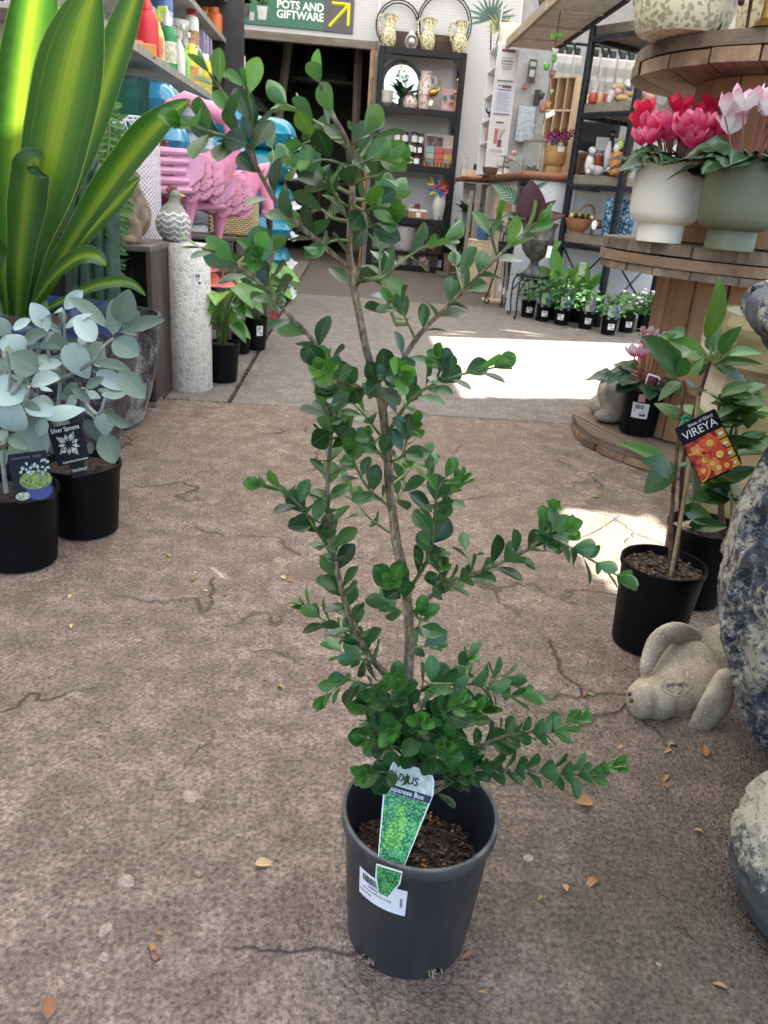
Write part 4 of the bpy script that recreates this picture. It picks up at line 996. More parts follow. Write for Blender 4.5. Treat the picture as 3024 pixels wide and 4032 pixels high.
# ---- red table behind
t_ = thing('red_table', 'dark red side table with a timber top behind the flamingos', 'table', (-.98, 3.62, 0))
part('table_top', MB().box((0, 0, .79), (.36, .5, .025), .004), M_wgreyx, t_, 0); part('apron', MB().box((0, 0, .735), (.32, .46, .083), .003), mat('dark_red_paint', (.20, .03, .035), .5), t_, 0)
for x in (-.14, .14):
    for y in (-.21, .21): part('leg', MB().box((x, y, .347), (.035, .035, .69), .003), MC['dark_red_paint'], t_, 0)
P = V((-.95, 3.60, .803))
M_gg = glass('green_glass', (.05, .12, .10), .05, .22)
t_ = thing('glass_vase', 'large square dark green glass vase on the red table', 'vase', P)
part('glass', MB().lathe([(.001, .004), (.088, .0), (.095, .01), (.10, .2), (.11, .27), (.107, .27), (.095, .2), (.088, .012), (.001, .012)], 36, sx=1.0, sy=.8), M_gg, t_)
P = V((-1.07, 3.46, .803))
t_ = thing('glass_jar', 'clear ribbed glass jar with gold lid on the red table', 'jar', P)
part('glass', MB().lathe([(.001, 0), (.06, 0), (.065, .02), (.075, .10), (.072, .18), (.055, .2)], 28), glass('clear_glass', (.45, .45, .40), .05, .15), t_); part('lid', MB().lathe([(.058, .195), (.066, .2), (.06, .24), (.02, .255), (.001, .26)], 24), M_gold, t_)
P = V((-.86, 3.42, .803)); t_ = thing('gold_star', 'small gold star ornament on the table edge', 'ornament', P)
so_ = []
for k in range(10): a = pi/2+pi*k/5; rr2 = .022 if k % 2 == 0 else .009; so_.append((rr2*cos(a), rr2*sin(a)))
part('star', MB().prism(so_, .006, Matrix(((1, 0, 0, 0), (0, 0, 1, 0), (0, 1, 0, .02), (0, 0, 0, 1)))), M_gold, t_, 0)
P = V((-.84, 3.75, .803)); tag(part('tin_box', MB().box((0, 0, .03), (.06, .05, .06), .004), mat('maroon_tin', (.18, .03, .03), .45), None, 0, loc=P), 'small maroon tin on the red table', 'tin')

# ================================================================== PINK METAL FLAMINGOS
M_pink = mat('pink_paint', (.72, .26, .40), .42, var=.12, vs=12); M_pinkl = mat('pink_wing_paint', (.72, .36, .55), .4, var=.12, vs=10)
md, t, p = nodes('pink_feather'); co = coords(t); n = noise(t, co, 24, 3)
dv = vor(t, coords(t, 'Object', (1, 1, 1)), 62)
base = mixc(t, n, (.58, .20, .33), (.74, .33, .45))
L(t, mixc(t, ramp(t, dv, [(.13, (1, 1, 1)), (.22, (0, 0, 0))]).outputs[0], base, (.05, .02, .035)), p.inputs['Base Color']); p.inputs['Roughness'].default_value = .45
mdf, t, p = nodes('pink_scale'); co = coords(t); dv = vor(t, coords(t, 'Object', (1, 1.5, 1)), 5.0)
sx_ = t.nodes.new('ShaderNodeSeparateXYZ'); L(t, co, sx_.inputs[0]); n = noise(t, co, 2, 2)
rim = math_(t, 'ADD', math_(t, 'POWER', math_(t, 'ABSOLUTE', math_(t, 'MULTIPLY', sx_.outputs[1], 2.25)), 4.0), math_(t, 'POWER', math_(t, 'MAXIMUM', sx_.outputs[0], 0.0), 9.0))
base = mixc(t, n, (.60, .22, .34), (.76, .38, .50)); base = mixc(t, ramp(t, dv, [(.24, (1, 1, 1)), (.32, (0, 0, 0))]).outputs[0], base, (.06, .02, .035))
L(t, mixc(t, ramp(t, rim, [(.5, (0, 0, 0)), (.85, (.9, .9, .9))]).outputs[0], base, (.16, .05, .09)), p.inputs['Base Color']); p.inputs['Roughness'].default_value = .45
fe = MB()
nfe = 12; vs_ = [(0, 0, 0)]+[(.5-.5*cos(pi*i/nfe)*1.0, .42*sin(pi*i/nfe)*(1 if i < nfe/2 else 1), -.05*sin(pi*i/nfe)) for i in range(nfe+1)]
out = [(.0, .22), (.35, .44), (.75, .40), (.97, .18), (1.0, 0), (.97, -.18), (.75, -.40), (.35, -.44), (.0, -.22)]
fe.add([(.45, 0, .07)]+[(x, y, 0) for x, y in out], [(0, i+1, i+2) for i in range(len(out)-1)]+[(0, len(out), 1)])
feather_me = fe.mesh(mdf, 180, 'feather')
def flamingo(label, base, rz, neck, lean=0.0, hgt=.36, sc=1.0):
    """base: ground point between the feet; body length along local +X (towards the breast)"""
    t_ = thing('metal_flamingo', label, 'ornament', base, rz, 'pink metal flamingos'); t_.scale = (sc, sc, sc)
    bz = hgt
    b = MB()
    for k in range(9): pass
    b.ell((0, 0, bz), (.165, .085, .10), 20, 12, Matrix.Rotation(lean, 4, 'Y')).ell((-.13, 0, bz+.01), (.09, .05, .05)).ell((.10, 0, bz+.03), (.08, .065, .085))
    me = remesh(b, .011, 5); me.materials.append(md); put('body', me, t_)
    nk = [V((.11, 0, bz+.02)), V((.165, 0, bz+.10))]+[V(q) for q in neck]
    part('neck', MB().tube(nk, [.062, .05]+[.036-.012*i/len(neck) for i in range(len(neck))], 12), M_pink, t_)
    h = nk[-1]; d = (nk[-1]-nk[-2]).normalized()
    hd = part('head', MB().ell(h+d*.015, (.036, .024, .028)), M_pink, t_)
    part('beak', MB().tube([h+d*.035, h+d*.07+V((0, 0, -.008)), h+d*.085+V((0, 0, -.045))], [.017, .014, .004], 8), mat('beak_black', (.03, .02, .02), .4), hd)
    for s in (-1, 1):
        part('eye', MB().ell(h+d*.02+V((0, s*.022, .008)), .005, 6, 5), MC['beak_black'], hd)
        # scalloped feathers over the breast, long fingered wing behind
        for r_ in range(4):
            for c_ in range(5-(r_ % 2)):
                u = .14-.05*r_; w2 = -.065+.036*c_+.016*(r_ % 2)
                yy = s*.086*sqrt(max(.05, 1-(w2/.11)**2-(u/.2)**2*.6))
                leaf(feather_me, t_, (u, yy+s*.006, bz+w2+.02), (-.8, -s*.12, -.55), .07, up=V((0, s, .25)), name='feather')
        wg = part('wing', MB().prism([(.07, .055), (-.02, .09), (-.06, .085), (-.06, -.065), (-.0, -.06), (.06, -.01)], .008, Matrix(((1, 0, 0, -.0), (0, 0, s, s*.092), (0, 1, 0, bz+.02), (0, 0, 0, 1)))), M_pinkl, t_, 0)
        for k in range(5):
            z = bz+.095-.036*k
            part('wing_feather', MB().tube([(-.01+.012*abs(k-2), s*.100, z), (-.12, s*.104, z-.004), (-.215+.015*k, s*.098, z-.01-.006*k), (-.228+.015*k, s*.097, z-.012-.006*k)], [.012, .0185, .016, .005], 8), M_pinkl, wg)
        lg = part('leg', MB().tube([(-.0, s*.03, bz-.05), (.0, s*.032, bz-.12), (-.012, s*.034, bz-.22), (-.004, s*.034, .02)], [.045, .026, .011, .009], 9), M_pink, t_)
        for a in (-.5, 0, .5): part('toe', MB().tube([(-.004, s*.034, .02), (.06*cos(a), s*.034+.06*sin(a), .004)], [.008, .004], 6), M_pink, lg)
    for k in range(5): part('tail_feather', MB().tube([(-.17, .02*(k-2), bz), (-.21, .022*(k-2), bz-.06), (-.2, .024*(k-2), bz-.15)], [.016, .014, .004], 6), M_pinkl, t_)
    return t_
# timber bench that carries them
t_ = thing('low_bench', 'low dark timber bench under the pink flamingos', 'bench', (-.70, 3.52, 0))
part('bench_top', MB().box((0, 0, .365), (.46, .42, .03), .004), M_crate, t_, 0)
for x in (-.2, .2):
    for y in (-.18, .18): part('leg', MB().box((x, y, .175), (.04, .04, .35), .003), M_crate, t_, 0)
flamingo('front pink metal flamingo with its wing spread towards the hen', V((-.655, 3.42, .38)), radians(8), [(.185, 0, .54), (.16, 0, .60), (.09, 0, .62), (.03, 0, .645), (-.01, 0, .66), (-.05, 0, .635)], -.12, .36, .95)
flamingo('second pink metal flamingo partly hidden behind the front one', V((-.565, 3.60, .38)), radians(15), [(.21, 0, .44), (.20, 0, .38), (.225, 0, .30), (.23, 0, .26)], .1, .31, .92)
# ================================================================== LAVA GLAZED POTS
def lavamat(name, dark, cream, cth=.5, sc=1.0, blue=(.018, .026, .05), zb=None, rlo=.28):
    m, t, p = nodes(name); co = coords(t)
    st = coords(t, 'Object', (1, 1, .55))
    n1 = noise(t, st, 7*sc, 6, .65); n2 = noise(t, co, 85*sc, 6, .75); v = vor(t, co, 75*sc); v2 = vor(t, co, 210*sc)
    f = math_(t, 'ADD', math_(t, 'MULTIPLY', n1, .58), math_(t, 'MULTIPLY', n2, .52))
    if zb:
        sz_ = t.nodes.new('ShaderNodeSeparateXYZ'); L(t, co, sz_.inputs[0]); f = math_(t, 'ADD', f, math_(t, 'MULTIPLY', math_(t, 'SUBTRACT', sz_.outputs[2], zb[0]), zb[1]))
    base = mixc(t, noise(t, co, 11*sc, 3), dark, blue)
    col = mixc(t, ramp(t, f, [(cth-.02, (0, 0, 0)), (cth+.05, (1, 1, 1))]).outputs[0], base, cream)
    pit = ramp(t, v, [(.16, (1, 1, 1)), (.26, (0, 0, 0))]).outputs[0]; pit2 = ramp(t, v2, [(.12, (1, 1, 1)), (.22, (0, 0, 0))]).outputs[0]
    pk = ramp(t, noise(t, co, 5*sc, 2), [(.4, (0, 0, 0)), (.6, (1, 1, 1))]).outputs[0]
    pt = math_(t, 'MAXIMUM', math_(t, 'MULTIPLY', pit, pk), pit2)
    col = mixc(t, math_(t, 'MULTIPLY', pt, .85), col, (.02, .02, .022))
    ring = math_(t, 'MULTIPLY', ramp(t, v, [(.24, (0, 0, 0)), (.31, (1, 1, 1)), (.44, (0, 0, 0))]).outputs[0], math_(t, 'MULTIPLY', pk, .6)); col = mixc(t, ring, col, cream)
    L(t, col, p.inputs['Base Color'])
    L(t, ramp(t, f, [(cth-.06, (rlo, rlo, rlo)), (cth+.08, (.8, .8, .8))]).outputs[0], p.inputs['Roughness'])
    bump(t, p, math_(t, 'SUBTRACT', math_(t, 'ADD', math_(t, 'MULTIPLY', n2, .8), math_(t, 'MULTIPLY', n1, .4)), pt), .8, .004/sc); return m
def lava_mesh(prof, nt_, m, craters, seed, depth=.45, zscale=1.0, inner=None):
    """densely sampled turned body with bubble craters pressed into the glaze"""
    rs = np.random.RandomState(seed)
    pr = np.array(prof, float); seg = np.r_[0, np.cumsum(np.hypot(*np.diff(pr, axis=0).T))]
    nz = int(seg[-1]/(2*pi*pr[:, 0].max()/nt_))
    s = np.linspace(0, seg[-1], max(nz, 8))
    # smooth profile
    r = np.interp(s, seg, pr[:, 0]); z = np.interp(s, seg, pr[:, 1])
    k = max(1, len(s)//60); ker = np.ones(2*k+1)/(2*k+1)
    r = np.r_[r[:k], np.convolve(r, ker, 'valid'), r[-k:]]; z = np.r_[z[:k], np.convolve(z, ker, 'valid'), z[-k:]]
    th = np.linspace(0, 2*pi, nt_, endpoint=False)
    T, Rr = np.meshgrid(th, r); _, Zz = np.meshgrid(th, z)
    D = np.zeros_like(T)
    zmin, zmax = z.min(), z.max()
    for _ in range(craters):
        tc, zc = rs.uniform(0, 2*pi), rs.uniform(zmin+.02, zmax-.01); cr = rs.choice([.005, .007, .009, .013, .018], p=[.35, .3, .2, .1, .05])*zscale
        jj = np.where(abs(z-zc) < 2.2*cr)[0]
        if len(jj) == 0: continue
        j0, j1 = jj[0], jj[-1]+1
        dt = (T[j0:j1]-tc+pi) % (2*pi)-pi
        d = np.sqrt((dt*Rr[j0:j1])**2+((Zz[j0:j1]-zc)*.75)**2)/cr
        D[j0:j1] -= np.where(d < 1, (1-d**2)*cr*depth, 0); D[j0:j1] += np.where((d >= 1) & (d < 1.7), (1.7-d)*cr*.09, 0)
    Rr = Rr+D
    vs_ = np.stack([Rr*np.cos(T), Rr*np.sin(T), Zz], -1).reshape(-1, 3)
    n = len(r); idx = np.arange(n*nt_).reshape(n, nt_); nx = np.roll(idx, -1, 1)
    fs = np.stack([idx[:-1], nx[:-1], nx[1:], idx[1:]], -1).reshape(-1, 4)
    me = bpy.data.meshes.new('lava'); me.from_pydata(vs_.tolist(), [], fs.tolist()); me.shade_smooth(); me.materials.append(m); me.update(); return me
M_lava = lavamat('lava_glaze', (.010, .011, .013), (.30, .295, .285), .585, 2.0)
M_lava2 = lavamat('lava_glaze_b', (.010, .011, .013), (.34, .33, .315), .56, 2.0)
M_bluerim = mat('blue_glaze', (.03, .055, .16), .15, var=.4, vs=14, coat=.5)
M_inner = mat('dark_glaze', (.012, .015, .022), .35)
def lavapot(label, P, r, h, m, seed, rimm, soil=None):
    t_ = thing('lava_pot', label, 'pot', P, 0)
    put('body', lava_mesh([(r*.55, 0), (r*.64, .01), (r*.80, h*.3), (r*.93, h*.62), (r*.985, h*.86), (r, h*.93)], 150, m, 420, seed, .5), t_)
    part('rim', MB().lathe([(r*1.002, h*.925), (r*1.012, h*.96), (r*1.0, h), (r*.955, h*1.002), (r*.93, h*.97), (r*.91, h*.8), (r*.86, h*.6)], 64), rimm, t_)
    part('inside', MB().lathe([(r*.861, h*.61), (r*.7, h*.3), (.001, h*.25)], 48), M_inner, t_)
    return t_
lp = lavapot('large dark pitted lava glaze pot with a shiny blue rim holding the striped cordyline', (-.745, 1.95, 0), .235, .40, M_lava, 1, M_bluerim)
part('soil', MB().lathe([(.001, .355), (.216, .35)], 40), M_soil, lp)
lavapot('empty dark pitted lava glaze pot beside the dark crate', (-.728, 2.345, 0), .182, .338, M_lava2, 2, mat('rough_rim', (.07, .072, .075), .6, var=.4, vs=40))
# ================================================================== STRIPED CORDYLINE
mc_, t, p = nodes('cordyline_blade'); tc = t.nodes.new('ShaderNodeTexCoord'); s = t.nodes.new('ShaderNodeSeparateXYZ'); L(t, tc.outputs['UV'], s.inputs[0])
oi = t.nodes.new('ShaderNodeObjectInfo')
cv = t.nodes.new('ShaderNodeCombineXYZ'); L(t, math_(t, 'MULTIPLY', s.outputs[0], 22.0), cv.inputs[0]); L(t, math_(t, 'MULTIPLY', s.outputs[1], .7), cv.inputs[1]); L(t, math_(t, 'MULTIPLY', oi.outputs['Random'], 40.0), cv.inputs[2])
n = noise(t, cv.outputs[0], 1.0, 5, .7)
u = math_(t, 'ADD', math_(t, 'ABSOLUTE', math_(t, 'SUBTRACT', s.outputs[0], .47)), math_(t, 'MULTIPLY', math_(t, 'SUBTRACT', n, .5), .24))
col = ramp(t, u, [(.0, (.17, .26, .028)), (.06, (.20, .28, .03)), (.11, (.11, .20, .026)), (.19, (.065, .15, .022)), (.28, (.034, .11, .018)), (.5, (.020, .075, .014))]).outputs[0]
col = mixc(t, math_(t, 'MULTIPLY', ramp(t, n, [(.60, (0, 0, 0)), (.66, (1, 1, 1)), (.72, (0, 0, 0))]).outputs[0], .35), col, (.25, .22, .04))
eg = ramp(t, math_(t, 'ABSOLUTE', math_(t, 'SUBTRACT', s.outputs[0], .5)), [(.478, (0, 0, 0)), (.49, (1, 1, 1))]).outputs[0]
col = mixc(t, math_(t, 'MULTIPLY', eg, .6), col, (.30, .38, .12))
L(t, col, p.inputs['Base Color']); p.inputs['Roughness'].default_value = .33
bump(t, p, n, .15, .002)
tl = N(t, 'ShaderNodeBsdfTranslucent'); L(t, mixc(t, 1.0, col, (1.6, 1.7, 1.0), 'MULTIPLY'), tl.inputs[0]); mx = t.nodes.new('ShaderNodeMixShader'); mx.inputs[0].default_value = .34
L(t, p.outputs[0], mx.inputs[1]); L(t, tl.outputs[0], mx.inputs[2]); L(t, mx.outputs[0], t.nodes['Material Output'].inputs[0]); M_cord = mc_
def spline(pts, n):
    pts = [V(q) for q in pts]; out = []; K = len(pts)
    for i in range(n):
        f = i/(n-1)*(K-1); k = min(int(f), K-2); u = f-k
        p0, p1, p2, p3 = pts[max(k-1, 0)], pts[k], pts[k+1], pts[min(k+2, K-1)]
        out.append(.5*((2*p1)+(p2-p0)*u+(2*p0-5*p1+4*p2-p3)*u*u+(3*p1-p0-3*p2+p3)*u**3))
    return out
def ribbon(path, wfun, nrm, mt, n=26, fold=.18, wave=0.0, twist=0.0, name='leaf'):
    """blade swept along a curve; nrm is the upper-face normal"""
    pp = spline(path, n); b = MB(); b.uv = []; us = (-1, -.6, -.25, 0, .25, .6, 1)
    for i, q in enumerate(pp):
        v = i/(n-1); t_ = (pp[min(i+1, n-1)]-pp[max(i-1, 0)]).normalized()
        nn = V(nrm).normalized(); nn = (nn-t_*nn.dot(t_)).normalized()
        if twist: nn = Quaternion(t_, twist*v) @ nn
        s_ = t_.cross(nn); w2 = wfun(v)
        for u in us: b.v.append(tuple(q+s_*u*w2+nn*(fold*abs(u)*w2+wave*w2*sin(v*21+u)*abs(u)**2))); b.uv.append((.5+u*.5, v))
    m = len(us)
    for i in range(n-1):
        for k in range(m-1): b.f.append((i*m+k, i*m+k+1, (i+1)*m+k+1, (i+1)*m+k))
    return b.mesh(mt, 180, name)
def strapw(w, base=.35, peak=.55, tip=1.0):
    def f(v):
        if v < peak: k = v/peak; return w*(base+(1-base)*sin(k*pi/2)**1.2)
        k = (v-peak)/(1-peak); return w*max(.015, cos(k*pi/2)**.8) if tip else w
    return f
cd_ = thing('cordyline', 'striped green and yellow cordyline with broad strap leaves', 'plant', (-.745, 1.95, .36))
O_ = V(cd_.location)
def cleaf(pts, wpx, nrm=(0.15, -1, .35), fold=.18, wave=0.0, twist=0.0, base=.35, peak=.55, n=26):
    P = [at(*q)-O_ for q in pts]; k = mpp(at(*pts[len(pts)//2]))
    put('leaf', ribbon(P, strapw(wpx*k*.5, base, peak), nrm, M_cord, n, fold, wave, twist), cd_)
cleaf([(55, 1235, 1.93), (60, 900, 1.86), (75, 600, 1.8), (110, 250, 1.74), (150, -60, 1.70), (190, -420, 1.66)], 215, (.35, -1, .1), .12, peak=.5)
cleaf([(80, 1240, 1.90), (110, 1000, 1.80), (180, 750, 1.70), (250, 450, 1.61), (320, 150, 1.54), (385, -70, 1.50)], 300, (.1, -1, .45), .14, .03, peak=.6, base=.25)
cleaf([(110, 1230, 1.93), (200, 920, 1.86), (330, 600, 1.80), (440, 280, 1.75), (520, 40, 1.72), (580, -140, 1.70)], 165, (-.25, -1, .4), .25, .02)
cleaf([(130, 1230, 1.93), (250, 1010, 1.90), (390, 800, 1.86), (520, 620, 1.82), (640, 480, 1.80), (750, 392, 1.80)], 160, (-.45, -1, .75), .3, .05, .35)
cleaf([(140, 1230, 1.95), (260, 1020, 1.93), (380, 880, 1.92), (470, 790, 1.91), (552, 700, 1.91)], 120, (-.4, -1, .7), .25, .05)
cleaf([(70, 1240, 1.86), (80, 1050, 1.76), (105, 850, 1.70), (125, 700, 1.67), (140, 640, 1.66), (150, 655, 1.64)], 160, (.05, -1, .2), .22, .10, base=.5, peak=.6)
cleaf([(110, 1240, 1.90), (190, 1120, 1.84), (290, 1030, 1.80), (370, 1010, 1.79), (420, 1045, 1.79)], 90, (-.35, -1, .9), .3, .04)
cleaf([(150, 1235, 1.95), (280, 1170, 1.98), (400, 1120, 2.0), (510, 1115, 2.01), (575, 1165, 2.02)], 48, (-.1, -.8, 1), .3, .08, .6)
cleaf([(60, 1240, 1.96), (20, 950, 1.98), (-10, 650, 2.0), (-60, 300, 2.02)], 130, (.5, -1, .2))
cleaf([(40, 1240, 1.90), (15, 1100, 1.84), (-40, 960, 1.78), (-120, 850, 1.74)], 110, (.2, -1, .6))
cleaf([(75, 1240, 1.97), (150, 1000, 2.03), (220, 850, 2.08), (280, 780, 2.14)], 100, (-.2, -1, .5))
cleaf([(30, 1240, 1.86), (25, 1150, 1.82), (20, 1060, 1.80), (40, 1000, 1.80)], 70, (.2, -1, .3))
cleaf([(40, 1240, 2.0), (-60, 900, 2.1), (-160, 500, 2.2), (-260, 150, 2.2)], 150, (.5, -1, .2))
part('stem', MB().tube([(0, 0, -.02), (-.005, -.01, .06), (-.01, -.02, .12)], [.035, .03, .02], 10), M_stem, cd_)
# ================================================================== FERN AND CACTUS BEHIND
def planter_dark(nm, label, cat, P, r, h, m=None):
    t_ = thing(nm, label, cat, P); bpot(t_, r, h, m=m or mat('dark_pot', (.022, .022, .025), .5)); return t_
fn = planter_dark('hanging_fern', 'fishbone fern with drooping fronds in a tall dark pot', 'plant', (-1.0, 2.60, 0), .14, .55)
M_fern = leafmat('fern_green', (.05, .15, .03), rough=.45, rnd=.1, trans=.3)
pin = leaf_mesh(M_fern, 'lance', .34, .1, .15, 5)
def frond(par, pts, ln, nn, label=None):
    pp = spline(pts, nn); items = []
    part('frond_stalk', MB().tube(pp, .003, 5), M_stem, par)
    for i, q in enumerate(pp[2:]):
        v = i/(nn-2); t_ = (pp[min(i+3, nn-1)]-pp[i+1]).normalized(); up = V((.2, -1, .3)); s_ = t_.cross(up).normalized()
        for sg_ in (-1, 1): items.append((pin, q, s_*sg_+t_*.25+V((0, -.15, R.uniform(-.2, .2))), ln*(1-.6*v)*R.uniform(.85, 1.1), up, R.uniform(-.5, .5)))
    bake_leaves('frond', items, M_fern, par, None)
FO = V(fn.location)
for pts in ([(330, 700, 2.60), (420, 470, 2.52), (470, 620, 2.45), (475, 900, 2.42), (440, 1150, 2.40)], [(330, 700, 2.60), (390, 560, 2.5), (420, 750, 2.42), (425, 1000, 2.40), (430, 1180, 2.38)], [(330, 700, 2.60), (300, 520, 2.5), (330, 700, 2.4), (370, 1000, 2.36), (330, 1140, 2.36)], [(330, 700, 2.60), (450, 560, 2.62), (500, 700, 2.55), (480, 880, 2.5)], [(330, 700, 2.60), (360, 420, 2.6), (420, 400, 2.5), (430, 560, 2.45), (400, 760, 2.42)], [(330, 700, 2.60), (280, 600, 2.45), (270, 800, 2.4), (290, 1050, 2.36)], [(330, 700, 2.6), (410, 650, 2.45), (455, 820, 2.4), (460, 1050, 2.38)]):
    frond(fn, [at(*q)-FO for q in pts], .058, 30)
ca = planter_dark('column_cactus', 'ribbed dark green column cactus in a dark pot behind the cordyline', 'plant', (-.98, 2.30, 0), .1, .34)
for k, (px, top, rr2) in enumerate(((390, 640, .03), (335, 560, .032), (290, 700, .03), (430, 720, .026))):
    a = at(px, 1100, 2.3)-V(ca.location); b_ = at(px, top, 2.3)-V(ca.location); a.z = .30
    bb = MB(); m_ = 24; vs_ = []; fs = []; nz = 14
    for j in range(nz+1):
        f = j/nz; c = a.lerp(b_, f); tp_ = 1 if f < .93 else max(.1, (1-f)/.07)
        for i in range(m_):
            q = 2*pi*i/m_; r_ = rr2*(.72+.28*abs(cos(q*2)))*tp_*(1+.05*sin(j*2.5)); vs_.append((c.x+r_*cos(q), c.y+r_*sin(q), c.z))
    for j in range(nz):
        for i in range(m_): fs.append((j*m_+i, j*m_+(i+1) % m_, (j+1)*m_+(i+1) % m_, (j+1)*m_+i))
    part('column', bb.add(vs_, fs), mat('cactus_green', (.035, .085, .06), .5, var=.3, vs=25), ca, 60)
    for i in range(18):
        f = (i+.5)/18; c = a.lerp(b_, f); q = pi/2*(i % 4)+.1; leaf(pin, ca, (c.x+rr2*cos(q), c.y+rr2*sin(q), c.z), (cos(q), sin(q), .7), .035, name='cactus_leaf') if i % 4 in (2, 3, 0) else None
rd = planter_dark('red_leaf_plant', 'dark burgundy strap leaved plant at the left wall', 'plant', (-1.42, 2.75, 0), .13, .9)
M_red = leafmat('burgundy_blade', (.05, .018, .022), (.30, .05, .09), .35, .2, rib=(.3, .06, .1), yr=.5)
for k in range(12):
    a = 2*pi*k/12; put('leaf', ribbon([(0, 0, .85), (.10*cos(a), .10*sin(a), 1.0), (.28*cos(a), .28*sin(a), 1.12), (.45*cos(a), .45*sin(a), 1.05+.1*(k % 3))], strapw(.035), (0, 0, 1), M_red, 14), rd)
# ================================================================== SILVER SPOONS KALANCHOES
M_silver = leafmat('silver_leaf', (.175, .245, .20), (.34, .43, .405), .62, .08, rib=(.28, .36, .30), ribw=.02, rnd=.24, spec=.25, under=(.20, .225, .14), yr=.6, hue=.03)
M_silverstem = mat('silver_stem', (.30, .34, .30), .7, var=.2, vs=40)
sl_me = [leaf_mesh(M_silver, 'spoon', .62, .25, .12, 9, .12, .10), leaf_mesh(M_silver, 'spoon', .62, .40, -.18, 9, .1, .08), leaf_mesh(M_silver, 'ovate', .62, -.18, .30, 9, .1, .10)]
M_card = mat('card_black', (.006, .0065, .012), .45, var=.02, spec=.2)
def frame(center, phi, nrm=None, O=V((0, 0, 0))):
    """matrix of a flat card whose face looks along nrm with its x axis at image angle phi"""
    n = (nrm or (CP-center)).normalized(); x = CR*cos(phi)+CU*sin(phi); x = (x-n*x.dot(n)).normalized(); y = n.cross(x)
    M = Matrix((x, y, n)).transposed().to_4x4(); M.translation = center-O; return M
def putm(name, me, par, M):
    o = bpy.data.objects.new(name, me); C.objects.link(o); o.parent = par; o.matrix_local = M; return o
def rr_outline(w_, h_, r=.004, n=4):
    o = []
    for cx, cy_, a0 in ((w_/2-r, h_/2-r, 0), (-w_/2+r, h_/2-r, pi/2), (-w_/2+r, -h_/2+r, pi), (w_/2-r, -h_/2+r, 3*pi/2)):
        for i in range(n+1): a = a0+pi/2*i/n; o.append((cx+r*cos(a), cy_+r*sin(a)))
    return o
def zq(x, y): return x/2.765, 1100+y/2.765
def z5(x, y): return x/1.58, 900+y/1.58
def kal(label, base, leaves, stems, Y0, r, h, seed):
    rs = random.Random(seed)
    t_ = thing('kalanchoe', label, 'plant', base); O = V(base)
    bpot(t_, r, h, h*.9)
    for st in stems:
        pts = [at(*q)-O for q in st]; part('stem', MB().tube(spline(pts, 10), [.0045-.002*i/9 for i in range(10)], 8), M_silverstem, t_)
    xs = [q for st in stems for q in st]
    fill = []
    for k in range(22):
        q = rs.choice(xs); a = rs.uniform(0, 6.3); l = rs.uniform(45, 85); fill.append(((q[0], q[1]), (q[0]+l*cos(a), q[1]+l*sin(a)*.8), rs.uniform(.5, .75)))
    for n_, (b0, t0, wr) in enumerate(leaves+fill):
        if n_ >= len(leaves) and (t0[1] > 1740 or b0[1] > 1700): continue
        dy = rs.uniform(-.045, .045) if n_ < len(leaves) else rs.uniform(.0, .07)
        A = at(b0[0], b0[1], Y0+dy); B = at(t0[0], t0[1], Y0+dy+rs.uniform(-.035, .03))
        d = B-A; ln = d.length*1.04; me = rs.choice(sl_me)
        up = (CP-A).normalized()*rs.uniform(.6, 1)+V((rs.uniform(-.35, .35), 0, rs.uniform(.1, .9)))
        leaf(me, t_, A-O, d, ln, up, rs.uniform(-.25, .25), max(.55, min(1.5, wr/.62)))
    return t_
K2L = [(zq(*a), zq(*b), w_) for a, b, w_ in (((1230, 640), (1240, 235), .42), ((1290, 500), (1400, 150), .6), ((1290, 440), (1430, 350), .6), ((1190, 540), (740, 280), .45), ((690, 540), (890, 330), .32), ((1060, 690), (830, 440), .8), ((690, 340), (890, 150), .5), ((690, 350), (525, 390), .75), ((520, 560), (360, 270), .66), ((420, 425), (635, 605), .28), ((640, 560), (660, 430), .7), ((620, 800), (620, 605), .8), ((690, 660), (970, 1060), .62), ((1000, 930), (1085, 700), .72), ((1000, 920), (1400, 965), .42), ((920, 1195), (1140, 1085), .45), ((870, 1120), (650, 1275), .36), ((890, 1240), (1045, 1240), .55), ((1140, 1300), (1365, 1190), .8), ((1130, 1430), (1120, 1700), .78), ((1135, 1460), (1340, 1600), .42), ((1120, 1640), (1255, 1985), .66), ((890, 1500), (1150, 1790), .36), ((850, 1400), (1045, 1500), .5), ((860, 1260), (640, 1420), .6), ((760, 1050), (560, 1130), .5), ((850, 660), (1000, 760), .6), ((980, 1760), (1010, 1900), .6), ((700, 900), (430, 960), .45), ((690, 700), (560, 780), .6), ((1080, 1240), (1160, 1150), .5), ((620, 900), (400, 880), .55), ((930, 720), (860, 590), .7), ((760, 1180), (980, 1330), .5), ((560, 1460), (420, 1560), .6))]
K2L += [(z5(*a), z5(*b), w_) for a, b, w_ in (((735, 650), (1020, 600), .36), ((690, 690), (865, 800), .72), ((580, 885), (775, 985), .5), ((725, 875), (885, 1040), .55), ((740, 640), (850, 655), .3))]
K2S = [[(*zq(640, 1980), 1.555), (*zq(640, 1300), 1.555), (*zq(690, 900), 1.55), (*zq(705, 650), 1.545), (*zq(690, 330), 1.54)], [(*zq(690, 940), 1.55), (*zq(540, 840), 1.53), (*zq(500, 560), 1.53)], [(*zq(660, 1100), 1.55), (*zq(1000, 900), 1.52), (*zq(1120, 740), 1.51), (*zq(1230, 640), 1.51)], [(*zq(650, 1500), 1.55), (*zq(860, 1250), 1.52), (*zq(900, 1180), 1.51)], [(*zq(860, 1270), 1.52), (*zq(1060, 1470), 1.5), (*zq(1140, 1300), 1.5)], [(*zq(700, 700), 1.55), (*zq(640, 590), 1.54)]]
